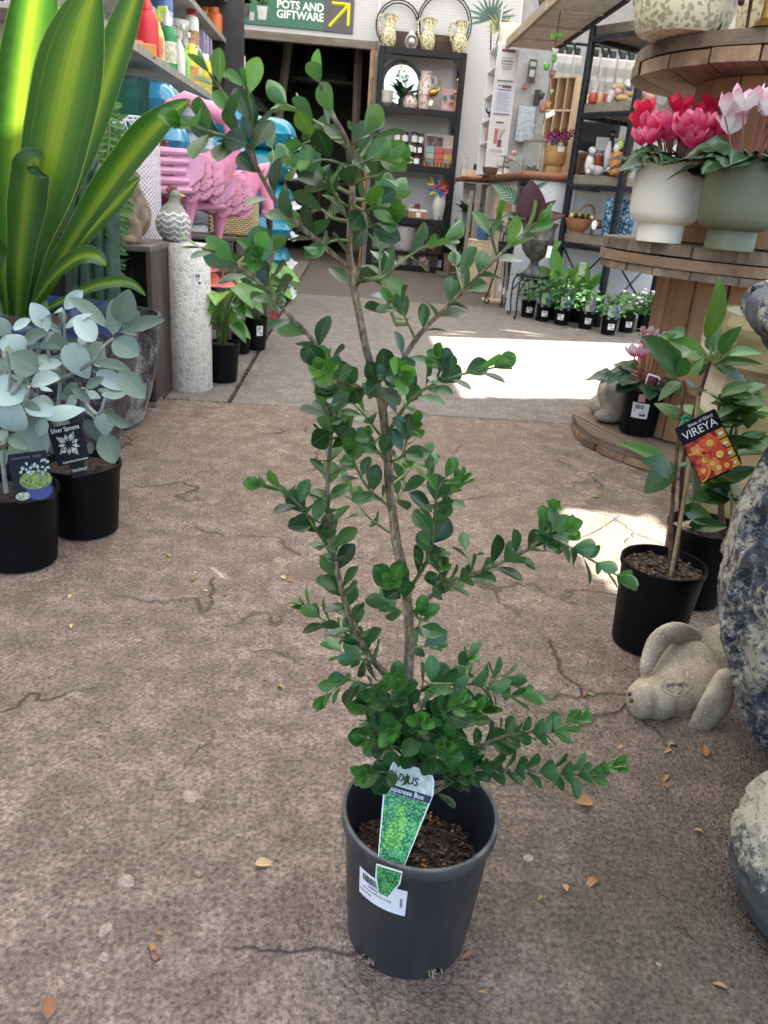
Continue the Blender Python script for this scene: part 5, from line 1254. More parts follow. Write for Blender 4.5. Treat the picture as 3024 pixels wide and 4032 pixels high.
k2 = kal('tall silver leaved kalanchoe with the Silver Spoons tag in a black pot', (gz(335, 2090).x, 1.555, 0), K2L, K2S, 1.54, .081, .155, 5)
K1L = [(zq(*a), zq(*b), w_) for a, b, w_ in (((140, 600), (-80, 430), .7), ((-30, 720), (185, 660), .75), ((300, 760), (120, 640), .75), ((350, 420), (180, 560), .5), ((540, 570), (330, 690), .42), ((290, 740), (650, 800), .3), ((430, 1010), (140, 830), .9), ((20, 850), (170, 950), .6), ((310, 1140), (610, 1060), .6), ((330, 1200), (150, 1030), .5), ((310, 1320), (-40, 1180), .85), ((270, 1330), (550, 1450), .8), ((420, 1255), (600, 1340), .5), ((440, 1510), (880, 1370), .42), ((250, 1340), (430, 1930), .5), ((70, 1670), (160, 1435), .8), ((90, 1780), (320, 1970), .75), ((80, 1690), (350, 1870), .36), ((0, 1640), (40, 1790), .6), ((-40, 1900), (70, 1850), .7), ((40, 1100), (-60, 860), .7), ((60, 1000), (-40, 1080), .6), ((200, 1300), (80, 1500), .6), ((350, 830), (560, 900), .45), ((200, 700), (100, 860), .6), ((-20, 1400), (60, 1600), .6), ((60, 2050), (-20, 1800), .6), ((140, 980), (280, 1120), .5), ((420, 1180), (550, 1190), .4), ((500, 1500), (420, 1700), .6))]
K1S = [[(25, 1940, 1.37), (10, 1800, 1.37), (15, 1650, 1.37), (40, 1500, 1.37), (25, 1380, 1.36)], [(20, 1680, 1.37), (90, 1590, 1.36), (115, 1520, 1.35)], [(12, 1760, 1.37), (30, 1715, 1.36)], [(20, 1600, 1.37), (130, 1420, 1.36), (190, 1310, 1.36)]]
k1 = kal('silver leaved kalanchoe with a picture tag in the black pot nearest the path edge', (gz(55, 2240).x, 1.395, 0), K1L, K1S, 1.37, .081, .155, 9)
# Silver Spoons tag
Cc = at(*zq(752, 1795), 1.455); Mt = frame(Cc, radians(13), V((.12, -1, .35)), V(k2.location))
tg = putm('plant_tag', MB().prism(rr_outline(.062, .076, .003), .0008).mesh(M_card, 0), k2, Mt)
putm('tag_stalk', MB().box((.004, -.05, -.0005), (.028, .034, .0008)).mesh(M_card, 0), k2, Mt)
M_tagw = mat('tag_white_ink', (.74, .76, .74), .5, var=.02)
put('lettering', text_mesh('Silver Spoons', .0128, M_tagw, .0001, sx=.78), tg, (0, .030, .001))
put('lettering', text_mesh('Kalanchoe bracteata', .0058, M_tagw, .0001), tg, (.004, -.033, .001))
put('lettering', text_mesh('- Unique foliage plant\n- Soft silver foliage', .0038, M_tagw, .0001), tg, (.006, -.052, .001))
pb = MB()
for k in range(9):
    a = 2*pi*k/9+.3; l = .015+.006*(k % 2); q = Matrix.Rotation(a, 4, 'Z'); c = V((cos(a)*.006, sin(a)*.006+.0, .0012))
    pb.add([c, c+q @ V((l*.45, l*.28, .0003)), c+q @ V((l, 0, .0003)), c+q @ V((l*.45, -l*.28, .0003))], [(0, 1, 2, 3)])
part('printed_leaf', pb, mat('tag_leaf_print', (.46, .50, .44), .5, var=.5, vs=220), tg, 0)
# succulents picture tag
Cc = at(*zq(345, 2150), 1.31); Mt = frame(Cc, radians(7), V((.25, -1, .3)), V(k1.location))
tg = putm('plant_tag', MB().prism(rr_outline(.064, .088, .003), .0008).mesh(M_card, 0), k1, Mt)
put('lettering', text_mesh('succulents  style', .0075, mat('tag_grey_ink', (.12, .12, .14), .5), .0001), tg, (-.003, .036, .001))
part('printed_bowl', MB().lathe([(.001, 0), (.022, 0)], 20, sy=.75, M=Matrix.Translation((.008, -.026, .0011))), mat('tag_blue_bowl', (.015, .025, .14), .4), tg, 0)
part('printed_moss', MB().lathe([(.001, 0), (.027, 0)], 24, sy=.62, M=Matrix.Translation((.006, -.006, .0013))), mat('tag_moss', (.16, .24, .05), .5, var=.6, vs=300), tg, 0)
pb = MB()
for k in range(26):
    x, y = rr_.uniform(-.018, .028), .006+rr_.uniform(-.004, .018); a = rr_.uniform(0, 6.3); l = .006; pb.add([(x, y, .0016), (x+l*cos(a-.5), y+l*sin(a-.5), .0017), (x+1.3*l*cos(a), y+1.3*l*sin(a), .0016), (x+l*cos(a+.5), y+l*sin(a+.5), .0017)], [(0, 1, 2, 3)])
part('printed_rosettes', pb, mat('tag_rosette', (.36, .44, .44), .5, var=.6, vs=300), tg, 0)
part('printed_bowl', MB().lathe([(.001, 0), (.012, 0)], 16, sy=.6, M=Matrix.Translation((-.020, -.032, .0012))), mat('tag_pale_moss', (.40, .46, .34), .5, var=.5, vs=300), tg, 0)
b = MB().prism([(-.012, .008), (.012, .008), (.008, -.014), (-.007, -.014)], .0008)
putm('tag_clip', b.mesh(M_label, 0), k1, frame(gz(120, 2005, .122)+V((0, -.0, 0)), .05, V((0, -1, .1)), V(k1.location)))
# ================================================================== ANTHURIUMS
M_anth = leafmat('anthurium_leaf', (.06, .19, .03), (.14, .32, .05), .3, .25, rnd=.15)
M_spathe = leafmat('pink_spathe', (.66, .16, .19), (.70, .28, .24), .25, .15, rib=(.6, .15, .2), rnd=.1)
an_me = leaf_mesh(M_anth, 'heart', .72, .2, .3, 8, .1); sp_me = leaf_mesh(M_spathe, 'heart', .8, .25, .1, 8, .05)
def anth(label, P, r, h, n, seed, flowers):
    rs = random.Random(seed); t_ = thing('anthurium', label, 'plant', P, 0); bpot(t_, r, h, h*.93)
    for k in range(n):
        a = rs.uniform(0, 2*pi); l = rs.uniform(.08, .24); e = V((cos(a)*l*.5*rs.uniform(.5, 1.2), sin(a)*l*.5, h*.93+l))
        part('leaf_stalk', MB().tube(spline([(cos(a)*.015, sin(a)*.015, h*.9), (e.x*.35, e.y*.35, h*.93+l*.6), e], 6), .0022, 5), M_stem, t_)
        leaf(an_me, t_, e, (cos(a), sin(a)-.3, rs.uniform(-.7, .1)), rs.uniform(.075, .12), V((cos(a)*.5, -.6, .8)))
    for k, (dx, dz, l) in enumerate(flowers):
        e = at(dx, dz, P[1]-.06)-V(P); dx, dz = e.x, e.z; part('flower_stalk', MB().tube(spline([(0, 0, h*.9), (dx*.5, -.03, dz*.6), e], 6), .002, 5), M_stem, t_)
        fl = leaf(sp_me, t_, e, (rs.uniform(.2, 1), -.35, rs.uniform(-.1, .3)), l, V((0, -.9, .7)), name='spathe')
        part('spadix', MB().tube([e, e+V((.01, -.01, .022)), e+V((.012, -.012, .04))], [.005, .005, .003], 7), mat('spadix_red', (.55, .09, .03), .4), t_)
    return t_
A1 = gz(865, 1512)+V((0, .058, 0)); anth('pink flowered anthurium in a black pot beside the mosaic pedestal', A1, .070, .150, 22, 2, ((800, 1052, .062), (842, 1040, .055), (812, 1100, .08), (868, 1112, .06)))
A2 = gz(1000, 1383)+V((0, .05, 0)); a2 = anth('green anthurium in a black pot against the grey crate', A2, .058, .150, 20, 3, ((1010, 1060, .05),))
sticker(a2, .058, .150, .095, -pi/2+.5, .03, .045)
part('care_tag', MB().box((.055, -.02, .17), (.03, .002, .06)), mat('red_tag', (.55, .10, .06), .5, var=.5, vs=80), a2, 0, rot=(0, .2, 0))
A3 = gz(935, 1398)+V((0.005, .05, 0)); a3 = anth('small anthurium half hidden behind the larger potted one', A3, .05, .09, 6, 4, ())
part('care_tag', MB().box((.0, -.03, .13), (.022, .002, .10)), mat('grey_tag', (.45, .47, .50), .4), a3, 0)
# ================================================================== COUNTERS ON THE RIGHT
M_mel = mat('white_melamine', (.66, .68, .72), .35, var=.05, vs=3)
M_side = mat('cream_side_panel', (.50, .47, .41), .6, var=.1, vs=3)
ct = thing('shop_counter', 'shop counter with red timber edge and white melamine front', 'counter', (0, 0, 0))
part('counter_top', MB().box((1.90, 6.60, .915), (1.44, 1.76, .03), .003), M_wjarrah, ct, 0)
part('front_edge', MB().tube([(1.165, 5.725, .917), (2.62, 5.725, .917)], .024, 12), M_wjarrah, ct); part('side_edge', MB().tube([(1.178, 5.72, .917), (1.178, 7.48, .917)], .024, 12), M_wjarrah, ct)
XZ = Matrix(((1, 0, 0, 0), (0, 0, 1, 0), (0, 1, 0, 0), (0, 0, 0, 1)))
part('front_panel', MB().prism([(1.175, .0), (1.505, .0), (1.505, .885), (1.245, .885), (1.19, .80)], .018, Matrix.Translation((0, 5.752, 0)) @ XZ), M_mel, ct, 0)
part('front_panel', MB().box((1.535, 5.765, .445), (.05, .02, .88), .002), M_mel, ct, 0); part('front_panel', MB().box((2.08, 5.770, .445), (1.02, .02, .88), .002), M_mel, ct, 0)
part('side_panel', MB().box((1.225, 6.75, .445), (.02, 1.3, .88), .002), M_side, ct, 0)
for y in (6.15, 6.3, 7.3): part('side_batten', MB().box((1.21, y, .445), (.012, .03, .88), .002), M_cream, ct, 0)
cb2 = thing('rear_counter', 'lower rear counter with rounded red timber edge next to the black shelf', 'counter', (0, 0, 0))
part('counter_top', MB().box((1.45, 7.88, .905), (.86, .72, .03), .003), M_wjarrah, cb2, 0); part('front_edge', MB().tube([(1.03, 7.53, .907), (1.85, 7.53, .907)], .022, 12), M_wjarrah, cb2); part('side_edge', MB().tube([(1.035, 7.52, .907), (1.035, 8.24, .907)], .022, 12), M_wjarrah, cb2)
part('back_panel', MB().box((1.55, 8.22, .445), (.9, .02, .88), .002), M_white, cb2, 0)
# ---- tall white pigeon-hole column with notices
wc = thing('white_shelf_column', 'tall narrow white shelf unit with printed notices standing on the counter', 'shelf', (1.10, 7.0, .932))
part('front_panel', MB().box((.085, .009, .48), (.175, .018, .96), .003), M_white, wc, 0); part('back_panel', MB().box((.085, .44, .48), (.175, .018, .96), .003), M_white, wc, 0); part('right_panel', MB().box((.163, .225, .48), (.016, .41, .96), .003), M_white, wc, 0)
for z in (.01, .25, .42, .61, .80, .955): part('shelf_board', MB().box((.075, .225, z), (.156, .41, .016), .002), M_white, wc, 0)
def notice(name, z0, z1, items, c=(.76, .77, .79)):
    o = part(name, MB().box((.085, -.002, (z0+z1)/2), (.14, .002, z1-z0)), mat('notice_%.2f' % c[0], c, .5, var=.02), wc, 0)
    for k, (x0, x1, a, b, col) in enumerate(items): part('print', MB().box(((x0+x1)/2, -.0035-.0002*k, z0+(a+b)/2*(z1-z0)), (x1-x0, .0008, (b-a)*(z1-z0))), mat('ink_%.2f_%.2f_%.2f' % col, col, .6, var=.02), o, 0)
g_ = (.20, .20, .22)
notice('notice', .69, .925, [(.03, .075, .89, .97, (.30, .06, .04)), (.076, .14, .89, .97, (.08, .08, .09)), (.035, .13, .70, .715, g_), (.035, .13, .60, .64, g_), (.035, .13, .52, .55, g_), (.04, .125, .44, .465, g_), (.05, .12, .38, .40, g_), (.02, .15, .02, .05, (.05, .05, .05))])
notice('notice', .45, .675, [(.03, .06, .93, .97, (.08, .08, .09)), (.065, .14, .88, .97, (.28, .08, .06)), (.03, .14, .80, .84, (.2, .22, .3))]+[(.03, .14-.01*(k % 3), .14+.07*k, .165+.07*k, (.40, .42, .50)) for k in range(9)]+[(.02, .15, .03, .06, (.05, .06, .15))], (.66, .69, .80))
no = [(.05, .115, .84, .89, (.10, .10, .11)), (.03, .14, .77, .785, (.45, .42, .42)), (.045, .075, .30, .70, (.50, .18, .17)), (.078, .112, .22, .42, (.19, .06, .09)), (.03, .14, .13, .145, g_), (.03, .14, .08, .095, g_)]
notice('poster', .155, .435, no, (.70, .69, .69))
for k in range(6): part('printed_reed', MB().tube([(.094, -.0045, .27), (.078+.012*k, -.0045, .355)], .0011, 4), mat('ink_reed', (.3, .27, .25), .6), wc)
def wcp(z, y): return V((1.10+.05, 7.0+y, .932+z))
t_ = thing('gold_taps', 'gold and timber trinket on an upper shelf of the white column', 'ornament', wcp(.618, .12)); part('bar', MB().tube([(-.03, -.05, .02), (.01, .05, .04)], .012, 8), M_wpine, t_); part('finial', MB().lathe([(.012, 0), (.004, .05), (.008, .08), (.001, .1)], 10, c=(0, .02, .03)), M_gold, t_)
t_ = thing('kettle', 'small black kettle on a shelf of the white column', 'kettle', wcp(.428, .16)); part('body', MB().lathe([(.001, 0), (.035, 0), (.045, .03), (.035, .07), (.001, .08)], 18), M_blackmetal, t_); part('spout', MB().tube([(-.03, 0, .04), (-.06, 0, .055), (-.07, 0, .08)], [.01, .007, .005], 7), M_blackmetal, t_); part('handle', MB().tube([(-.02, 0, .07), (-.01, 0, .11), (.03, 0, .10), (.03, 0, .06)], .004, 6), M_blackmetal, t_)
for k, (z, y, w_, h_, c) in enumerate(((.258, .12, .09, .13, (.42, .24, .12)), (.018, .10, .09, .14, (.36, .22, .13)), (.258, .28, .07, .10, (.5, .36, .22)))):
    tag(part('timber_box', MB().box((0, 0, h_/2), (w_, .05, h_), .003), mat('brownbox_%d' % k, c, .7), None, 0, loc=wcp(z, y)), ('brown timber box', 'dark framed timber box', 'pale timber box')[k]+' tucked in the white shelf column', 'box')
t_ = thing('cream_tub', 'cream flat sided hanging tub on top of the white column', 'tub', (1.19, 7.12, 1.892)); part('tub', MB().lathe([(.001, .0), (.06, .0), (.075, .02), (.085, .15), (.08, .155), (.07, .03)], 28, sy=.6), M_cream, t_); part('handle', MB().tube([(-.08, 0, .15), (-.07, 0, .32), (0, 0, .37), (.07, 0, .32), (.08, 0, .15)], .006, 7), M_cream, t_)
t_ = thing('fan_palm', 'artificial blue green fan palm and yellow leaf spray above the white column', 'plant', (1.07, 7.55, 0)); t_.location = (1.10, 7.4, 1.892)
part('stalk', MB().tube([(0, 0, 0), (-.02, 0, .2)], .006, 6).tube([(.03, 0, 0), (.06, -.02, .15)], .005, 6), M_blackmetal, t_)
M_fan = leafmat('fan_blue', (.06, .13, .13), rnd=.1); M_fany = leafmat('fan_yellow', (.33, .33, .08), rnd=.1)
for cx, cz, n, l, m_, a0 in ((-.03, .22, 16, .20, M_fan, .0), (.06, .16, 14, .14, M_fany, .3)):
    me = leaf_mesh(m_, 'lance', .12, .1, .1, 5)
    for k in range(n): a = -.6+4.3*k/n+a0; leaf(me, t_, (cx, -.02, cz), (cos(a), -.25, sin(a)), l*R.uniform(.8, 1.1), V((0, -1, .2)), 0)
# ---- loft above
lf = thing('loft_shelf', 'overhead loft shelf with pale timber edge and white soffit', 'shelf', (0, 0, 0))
part('edge_beam', MB().box((1.165, 6.08, 1.885), (.03, 1.80, .07), .004), woodmat('pale_beam', (.46, .38, .28), (.32, .25, .17), 1, dirt=.1), lf, 0); part('soffit', MB().box((1.35, 6.08, 1.875), (.336, 1.80, .02), .002), mat('soffit', (.62, .60, .55), .7), lf, 0)
for y in (5.6, 6.1, 6.6): part('soffit_batten', MB().box((1.35, y, 1.858), (.33, .02, .012), .001), MC['soffit'], lf, 0)
part('edge_beam', MB().box((1.535, 6.08, 1.885), (.03, 1.80, .07), .004), M_wdark, lf, 0)
for y in (5.3, 6.9): part('hanger_rod', MB().tube([(1.535, y, 1.92), (1.535, y, 2.95)], .012, 8), M_blackmetal, lf)
t_ = thing('cone_basket', 'brown woven cone basket standing on the loft shelf', 'basket', (1.27, 6.05, 1.888)); part('cone', MB().lathe([(.001, 0), (.06, .02), (.10, .16), (.11, .2)], 24), mat('wicker_brown', (.16, .12, .085), .8, var=.4, vs=60, bmp=.5), t_)
# hanging mobile
hp = at(2205, 60, 5.55); t_ = thing('hanging_mobile', 'hanging string of green frogs and little terracotta pots', 'mobile', (hp.x, 5.55, 1.875))
part('string', MB().tube([(0, 0, -.005), (-.005, 0, -.3), (-.01, 0, -.66)], .003, 5), M_blackmetal, t_); part('hook', MB().tube([(0, 0, 0), (0, 0, -.02), (.012, 0, -.03), (.01, 0, -.045)], .004, 5), WHITEP, t_)
for k, (dx, dz, r, c) in enumerate(((-.02, -.17, .018, (.10, .42, .05)), (.02, -.16, .016, (.12, .45, .06)), (.0, -.25, .02, (.62, .6, .58)), (.0, -.29, .017, (.10, .40, .05)), (-.04, -.335, .02, (.10, .42, .05)), (.0, -.37, .02, (.32, .13, .10)), (-.05, -.50, .02, (.04, .05, .04)), (.01, -.47, .014, (.35, .36, .25)), (-.03, -.57, .024, (.30, .13, .09)), (.0, -.55, .02, (.50, .22, .06)))):
    part('charm', MB().ell((dx, 0, dz), (r, r, r*1.1), 10, 7).ell((dx+r*.7, -r*.4, dz+r*.6), r*.45, 7, 5).ell((dx-r*.7, -r*.4, dz+r*.6), r*.45, 7, 5), mat('charm_%d' % k, c, .4), t_)
part('price_tag', MB().box((0, 0, 0), (.06, .002, .03)), M_label, t_, 0, loc=(.02, -.025, -.60), rot=(0, -.5, 0))
# wall stock behind
WB = 8.6
for k, (px, py, w_, h_, c, nm, lb) in enumerate(((2095, 280, .075, .20, (.03, .03, .035), 'tool_pack', 'black carded tool pack hung on the grey pegboard'), (2068, 340, .05, .05, (.32, .10, .09), 'tape_roll', 'dull red tape roll hung on the grey pegboard'), (2115, 385, .06, .14, (.02, .02, .022), 'hose_nozzle', 'black hose nozzle hung on the grey pegboard'), (2068, 490, .17, .32, (.42, .50, .58), 'patterned_card', 'pale blue patterned card on the wall behind the counter'))):
    q = at(px, py, WB-.03); t_ = thing(nm, lb, 'wall stock', (q.x, q.y, q.z)); part('card', MB().box((0, 0, 0), (w_, .02, h_), .003), mat('wallstock_%d' % k, c, .5, var=.2, vs=40), t_, 0)
    part('hang_hook', MB().tube([(0, .03, h_/2-.01), (0, -.02, h_/2-.01)], .003, 5), M_blackmetal, t_)
    if k == 0: part('print', MB().box((0, -.0115, .06), (.055, .001, .04)).box((0, -.0115, -.02), (.05, .001, .06)), mat('pack_print', (.35, .36, .36), .5), t_, 0)
rail = thing('hanging_rail', 'dark rail carrying a row of white spray packs', 'rail', (0, 7.3, 0)); qa, qb = at(2170, 235, 7.3), at(2500, 270, 7.3)
part('rail_bar', MB().tube([(qa.x, 0, qa.z+.13), (qb.x+.1, 0, qa.z+.13)], .012, 8), M_blackmetal, rail)
for x in (qa.x+.02, qb.x+.08): part('rail_drop', MB().tube([(x, 0, qa.z+.13), (x, 0, 2.9)], .008, 6), M_blackmetal, rail)
hpk = None
for px in (2198, 2232, 2262, 2335, 2372, 2405, 2445, 2480):
    q = at(px, 265, 7.3)
    if hpk is None:
        hpk = thing('spray_pack', 'white garden spray pack with a dark green trigger hanging from the rail', 'spray pack', (q.x, 7.3, qa.z), .2, 'spray packs hanging in a row')
        part('pack_body', MB().box((0, -.02, -.05), (.085, .05, .19), .015), mat('pack_white', (.50, .51, .50), .45), hpk); part('print', MB().box((0, -.0465, -.06), (.06, .001, .07)), mat('pack_text', (.33, .36, .35), .5), hpk, 0); part('trigger', MB().box((0, -.01, .075), (.05, .04, .06), .012).tube([(-.02, 0, .08), (-.05, -.02, .13)], .012, 7), mat('pack_trigger', (.02, .035, .03), .5), hpk)
    else: dup(hpk, (q.x, 7.3, qa.z), R.uniform(-.3, .5))
q = at(2260, 450, 8.0); t_ = thing('roller_shutter', 'cream slatted roller shutter behind the counter', 'shutter', (q.x+.03, 8.05, .92))
for k in range(8): part('slat', MB().box((0, 0, .05+k*.10), (.32, .03, .094), .008), mat('shutter_%d' % (k % 2), ((.44, .43, .35), (.62, .60, .47))[k % 2], .5), t_, 0)
# ---- things on the counters
CZ = .931
q = at(2180, 680, 6.25); t_ = thing('pine_pigeonhole', 'pale pine pigeonhole shelf standing on the counter', 'shelf', (q.x, 6.25, CZ), radians(-38))
H_ = .66
part('side_board', MB().box((.10, .0, H_/2), (.014, .14, H_), .002), M_wpine, t_, 0); part('side_board', MB().box((-.10, .0, H_/2), (.014, .14, H_), .002), M_wpine, t_, 0); part('back_board', MB().box((0, .066, H_/2), (.186, .008, H_), .001), M_wpine, t_, 0)
for z in (.007, .22, .44, H_-.007): part('shelf_board', MB().box((0, -.004, z), (.185, .13, .012), .001), M_wpine, t_, 0)
for x in (-.035, .035): part('divider', MB().box((x, -.005, H_/2), (.008, .128, H_-.02), .001), M_wpine, t_, 0)
q = at(2180, 655, 5.92); mustard = mat('mustard_ribbed', (.42, .24, .08), .6, var=.1, bmp=.3, bs=90)
def footpot_prof(rf, rb, hf, h): return [(.001, 0), (rf, 0), (rf, hf), (rf*.99, hf+.001), (rb*.76, hf+.004), (rb*.90, hf+.013), (rb*.97, hf+.030), (rb*.995, hf+.055), (rb, hf+.08), (rb*1.005, h-.004), (rb, h), (rb*.955, h), (rb*.945, h-.02), (rb*.93, h-.05)]
t_ = thing('pinwheel_pot', 'mustard footed pot holding shiny magenta pinwheel flowers', 'pot', (q.x, 5.92, CZ)); part('pot', MB().lathe(footpot_prof(.06, .078, .055, .19), 32), mustard, t_); part('filling', MB().lathe([(.001, .15), (.07, .15)], 24), M_soil, t_); part('price_label', MB().lathe([(.0795, .15), (.0795, .185)], 6, a0=-pi/2-.1, a1=-pi/2+.55), M_label, t_)
for k in range(9):
    x, z = -.065+.018*k, .235+.02*(k % 3); c = ((.45, .03, .14), (.25, .05, .30), (.55, .08, .2))[k % 3]
    s_ = part('stick', MB().tube([(x*.4, 0, .15), (x, -.03, z)], .002, 5), M_blackmetal, t_)
    for j in range(6): a = j*pi/3+k; cc = V((x, -.035, z)); part('petal', MB().add([cc, cc+V((cos(a)*.028, -.004, sin(a)*.028)), cc+V((cos(a+.7)*.026, -.014, sin(a+.7)*.026))], [(0, 1, 2)]), mat('foil_%d' % (k % 3), c, .2, .8), s_, 0)
for k, x in enumerate((-.05, -.02, .045)): part('card_tag', MB().box((x, -.07, .205), (.028, .002, .036)), mat('card_tag_black', (.02, .02, .022), .4), t_, 0)
q = at(2095, 665, 6.0); M_clear = glass('clear_glass2', (.60, .62, .60), .02, .13)
t_ = thing('glass_cloche', 'clear glass cloche jar with moss and plants inside on the counter', 'terrarium', (q.x, 6.0, CZ)); part('glass', MB().lathe([(.075, .0), (.08, .01), (.08, .20), (.088, .205), (.09, .215), (.075, .225), (.045, .25), (.02, .265), (.02, .28), (.03, .30), (.02, .32), (.001, .325)], 36), M_clear, t_); part('moss', MB().lathe([(.001, .04), (.04, .035), (.07, .01), (.072, 0)], 24), mat('moss', (.12, .17, .05), .9, var=.6, vs=120, bmp=.8), t_)
tuft(t_, (0, 0, .03), 22, .07, M_lg)
for px, py, Y, nm, lb, cat, prof, m_ in ((1930, 672, 6.85, 'terracotta_bowl', 'wide brown bowl planter on the counter corner', 'bowl', [(.001, 0), (.045, 0), (.055, .01), (.07, .055), (.064, .055), (.05, .02)], mat('brown_clay', (.22, .12, .085), .7)), (1972, 668, 6.55, 'pedestal_cup', 'white pedestal cup on the counter', 'cup', [(.001, 0), (.03, 0), (.012, .02), (.012, .045), (.045, .06), (.05, .10), (.045, .10), (.03, .065)], WHITEP), (2040, 668, 6.1, 'glass_goblet', 'small clear glass goblet in front of the cloche', 'glass', [(.001, 0), (.028, 0), (.005, .01), (.005, .05), (.03, .08), (.034, .12), (.03, .12)], M_clear), (1828, 655, 7.75, 'glass_bottle', 'clear stoppered glass bottle at the rear counter end', 'bottle', [(.001, 0), (.03, 0), (.035, .02), (.034, .08), (.012, .11), (.012, .14), (.022, .15), (.018, .17), (.001, .175)], M_clear)):
    q = at(px, py, Y); vase(nm, lb, cat, prof, m_, V((q.x, Y, CZ if Y < 7.5 else .921)))
q = at(1995, 660, 6.35); t_ = thing('flower_ornament', 'pink and white flower ornament with a black tag on the counter', 'ornament', (q.x, 6.35, CZ)); part('base', MB().lathe([(.001, 0), (.03, 0), (.02, .03), (.001, .04)], 14), M_cream, t_)
for k in range(12): part('blossom', MB().ell((R.uniform(-.05, .06), R.uniform(-.02, .03), R.uniform(.04, .16)), (.018, .016, .016), 8, 6), mat('blossom_%d' % (k % 3), ((.66, .42, .38), (.66, .64, .60), (.38, .42, .30))[k % 3], .6), t_)
part('sign_tag', MB().box((-.03, -.03, .15), (.03, .002, .06)), M_label, t_, 0); part('sign_stick', MB().tube([(-.03, -.028, .0), (-.03, -.028, .17)], .004, 5), M_blackmetal, t_)
q = at(1868, 690, 7.65); t_ = thing('pine_tray', 'low pine tray on the rear counter', 'tray', (q.x, 7.66, .921)); part('tray_front', MB().box((0, -.06, .03), (.22, .012, .06), .002), M_wpine, t_, 0); part('tray_base', MB().box((0, 0, .006), (.22, .108, .01), .001), M_wpine, t_, 0); part('tray_back', MB().box((0, .06, .03), (.22, .012, .06), .002), M_wpine, t_, 0)
q = at(1890, 620, 7.8); tag(part('card_reader', MB().box((0, 0, .06), (.10, .03, .12), .006), mat('reader_black', (.012, .012, .014), .3), None, 0, loc=(q.x, 7.8, .921)), 'small black upright screen on the rear counter', 'screen')
q = at(2358, 520, 6.2); t_ = thing('dark_monitor', 'black monitor seen through the rack on the counter', 'monitor', (q.x, 6.2, CZ)); part('screen', MB().box((0, 0, .29), (.30, .03, .20), .006), mat('monitor_black', (.006, .007, .012), .3), t_, 0); part('stand', MB().box((0, .02, .095), (.05, .03, .19), .004), MC['monitor_black'], t_, 0); part('foot', MB().box((0, .0, .006), (.18, .14, .012), .003), MC['monitor_black'], t_, 0)
q = at(2335, 640, 5.98); t_ = thing('leather_case', 'brown leather case on the counter behind the rack', 'case', (q.x, 5.98, CZ)); part('case_body', MB().box((0, 0, .085), (.22, .10, .17), .012), mat('brown_leather', (.17, .075, .04), .5, var=.3), t_); part('lid_line', MB().box((0, -.051, .12), (.215, .002, .006)), M_blackmetal, t_, 0)
# ---- under the counter
q = gz(1880, 1158); t_ = thing('pine_cabinet', 'plain pine box cabinet on the floor carrying a blue mug', 'cabinet', (1.12, 6.88, 0)); part('cabinet_body', MB().box((0, 0, .207), (.19, .22, .41), .004), M_wpine, t_, 0); part('cabinet_top', MB().box((0, 0, .417), (.20, .23, .012), .002), M_wpine, t_, 0)
q = at(1897, 945, 6.84); t_ = thing('blue_mug_pot', 'blue glazed mug shaped pot on the pine cabinet', 'pot', (q.x+.0, 6.84, .423)); part('mug', MB().lathe([(.001, 0), (.042, 0), (.048, .02), (.05, .125), (.046, .13), (.043, .1)], 26), mat('blue_glaze2', (.06, .16, .32), .35, var=.15), t_); part('handle', MB().tube([(.045, 0, .10), (.075, 0, .095), (.075, 0, .04), (.046, 0, .03)], .006, 7), MC['blue_glaze2'], t_)
t_ = thing('white_mug_pot', 'white mug with a timber handle beside the blue mug', 'pot', (1.19, 6.92, .423)); part('mug', MB().lathe([(.001, 0), (.04, 0), (.045, .13), (.04, .13)], 22), WHITEP, t_); part('handle', MB().box((-.05, 0, .07), (.014, .02, .10), .003), M_wpine, t_)
q = at(1825, 1040, 7.55); t_ = thing('brown_crate', 'dark brown timber crate standing under the rear counter', 'crate', (q.x+.01, 7.62, .0)); part('side_board', MB().box((.10, 0, .24), (.016, .22, .48), .003), woodmat('red_brown_board', (.15, .07, .045), (.07, .034, .024), 2), t_, 0); part('side_board', MB().box((-.10, 0, .24), (.016, .22, .48), .003), MC['red_brown_board'], t_, 0)
for z in (.008, .20, .472): part('shelf_board', MB().box((0, 0, z), (.184, .22, .016), .003), MC['red_brown_board'], t_, 0)
t_ = thing('small_fern', 'bright green fern inside the brown crate', 'plant', (q.x+.01, 7.60, .21)); bpot(t_, .045, .08); tuft(t_, (0, 0, .08), 34, .10, M_lb, 1, shape='lance', lw=.3)
t_ = thing('white_lantern', 'white glazed lantern jar inside the brown crate', 'lantern', (q.x-.0, 7.55, .018)); part('jar', MB().lathe([(.001, 0), (.045, 0), (.055, .04), (.05, .11), (.035, .13), (.03, .13)], 20), WHITEP, t_)
q = at(1838, 870, 7.7); t_ = thing('teal_pot_plant', 'white flowering plant in a pale teal pot on the brown crate', 'plant', (q.x-.0, 7.66, .481)); part('pot', MB().lathe([(.001, 0), (.045, 0), (.06, .13), (.065, .14), (.055, .14), (.05, .1), (.001, .1)], 24), mat('pale_teal', (.24, .34, .34), .5), t_); tuft(t_, (0, 0, .12), 40, .15, M_ld, 1, lw=.4, up=.9)
for k in range(6): part('white_flower', MB().ell((R.uniform(-.02, .06), -.05, R.uniform(.20, .26)), .014, 8, 6), WHITEP, t_)
q = at(1775, 1040, 7.9); t_ = thing('dark_fern', 'dark feathery fern against the black shelf post', 'plant', (q.x+.02, 8.05, 0)); bpot(t_, .08, .22, m=mat('wicker_pot', (.22, .15, .09), .8, bmp=.6)); tuft(t_, (0, 0, .2), 70, .34, M_ld, .6, shape='lance', lw=.14, up=1.6)
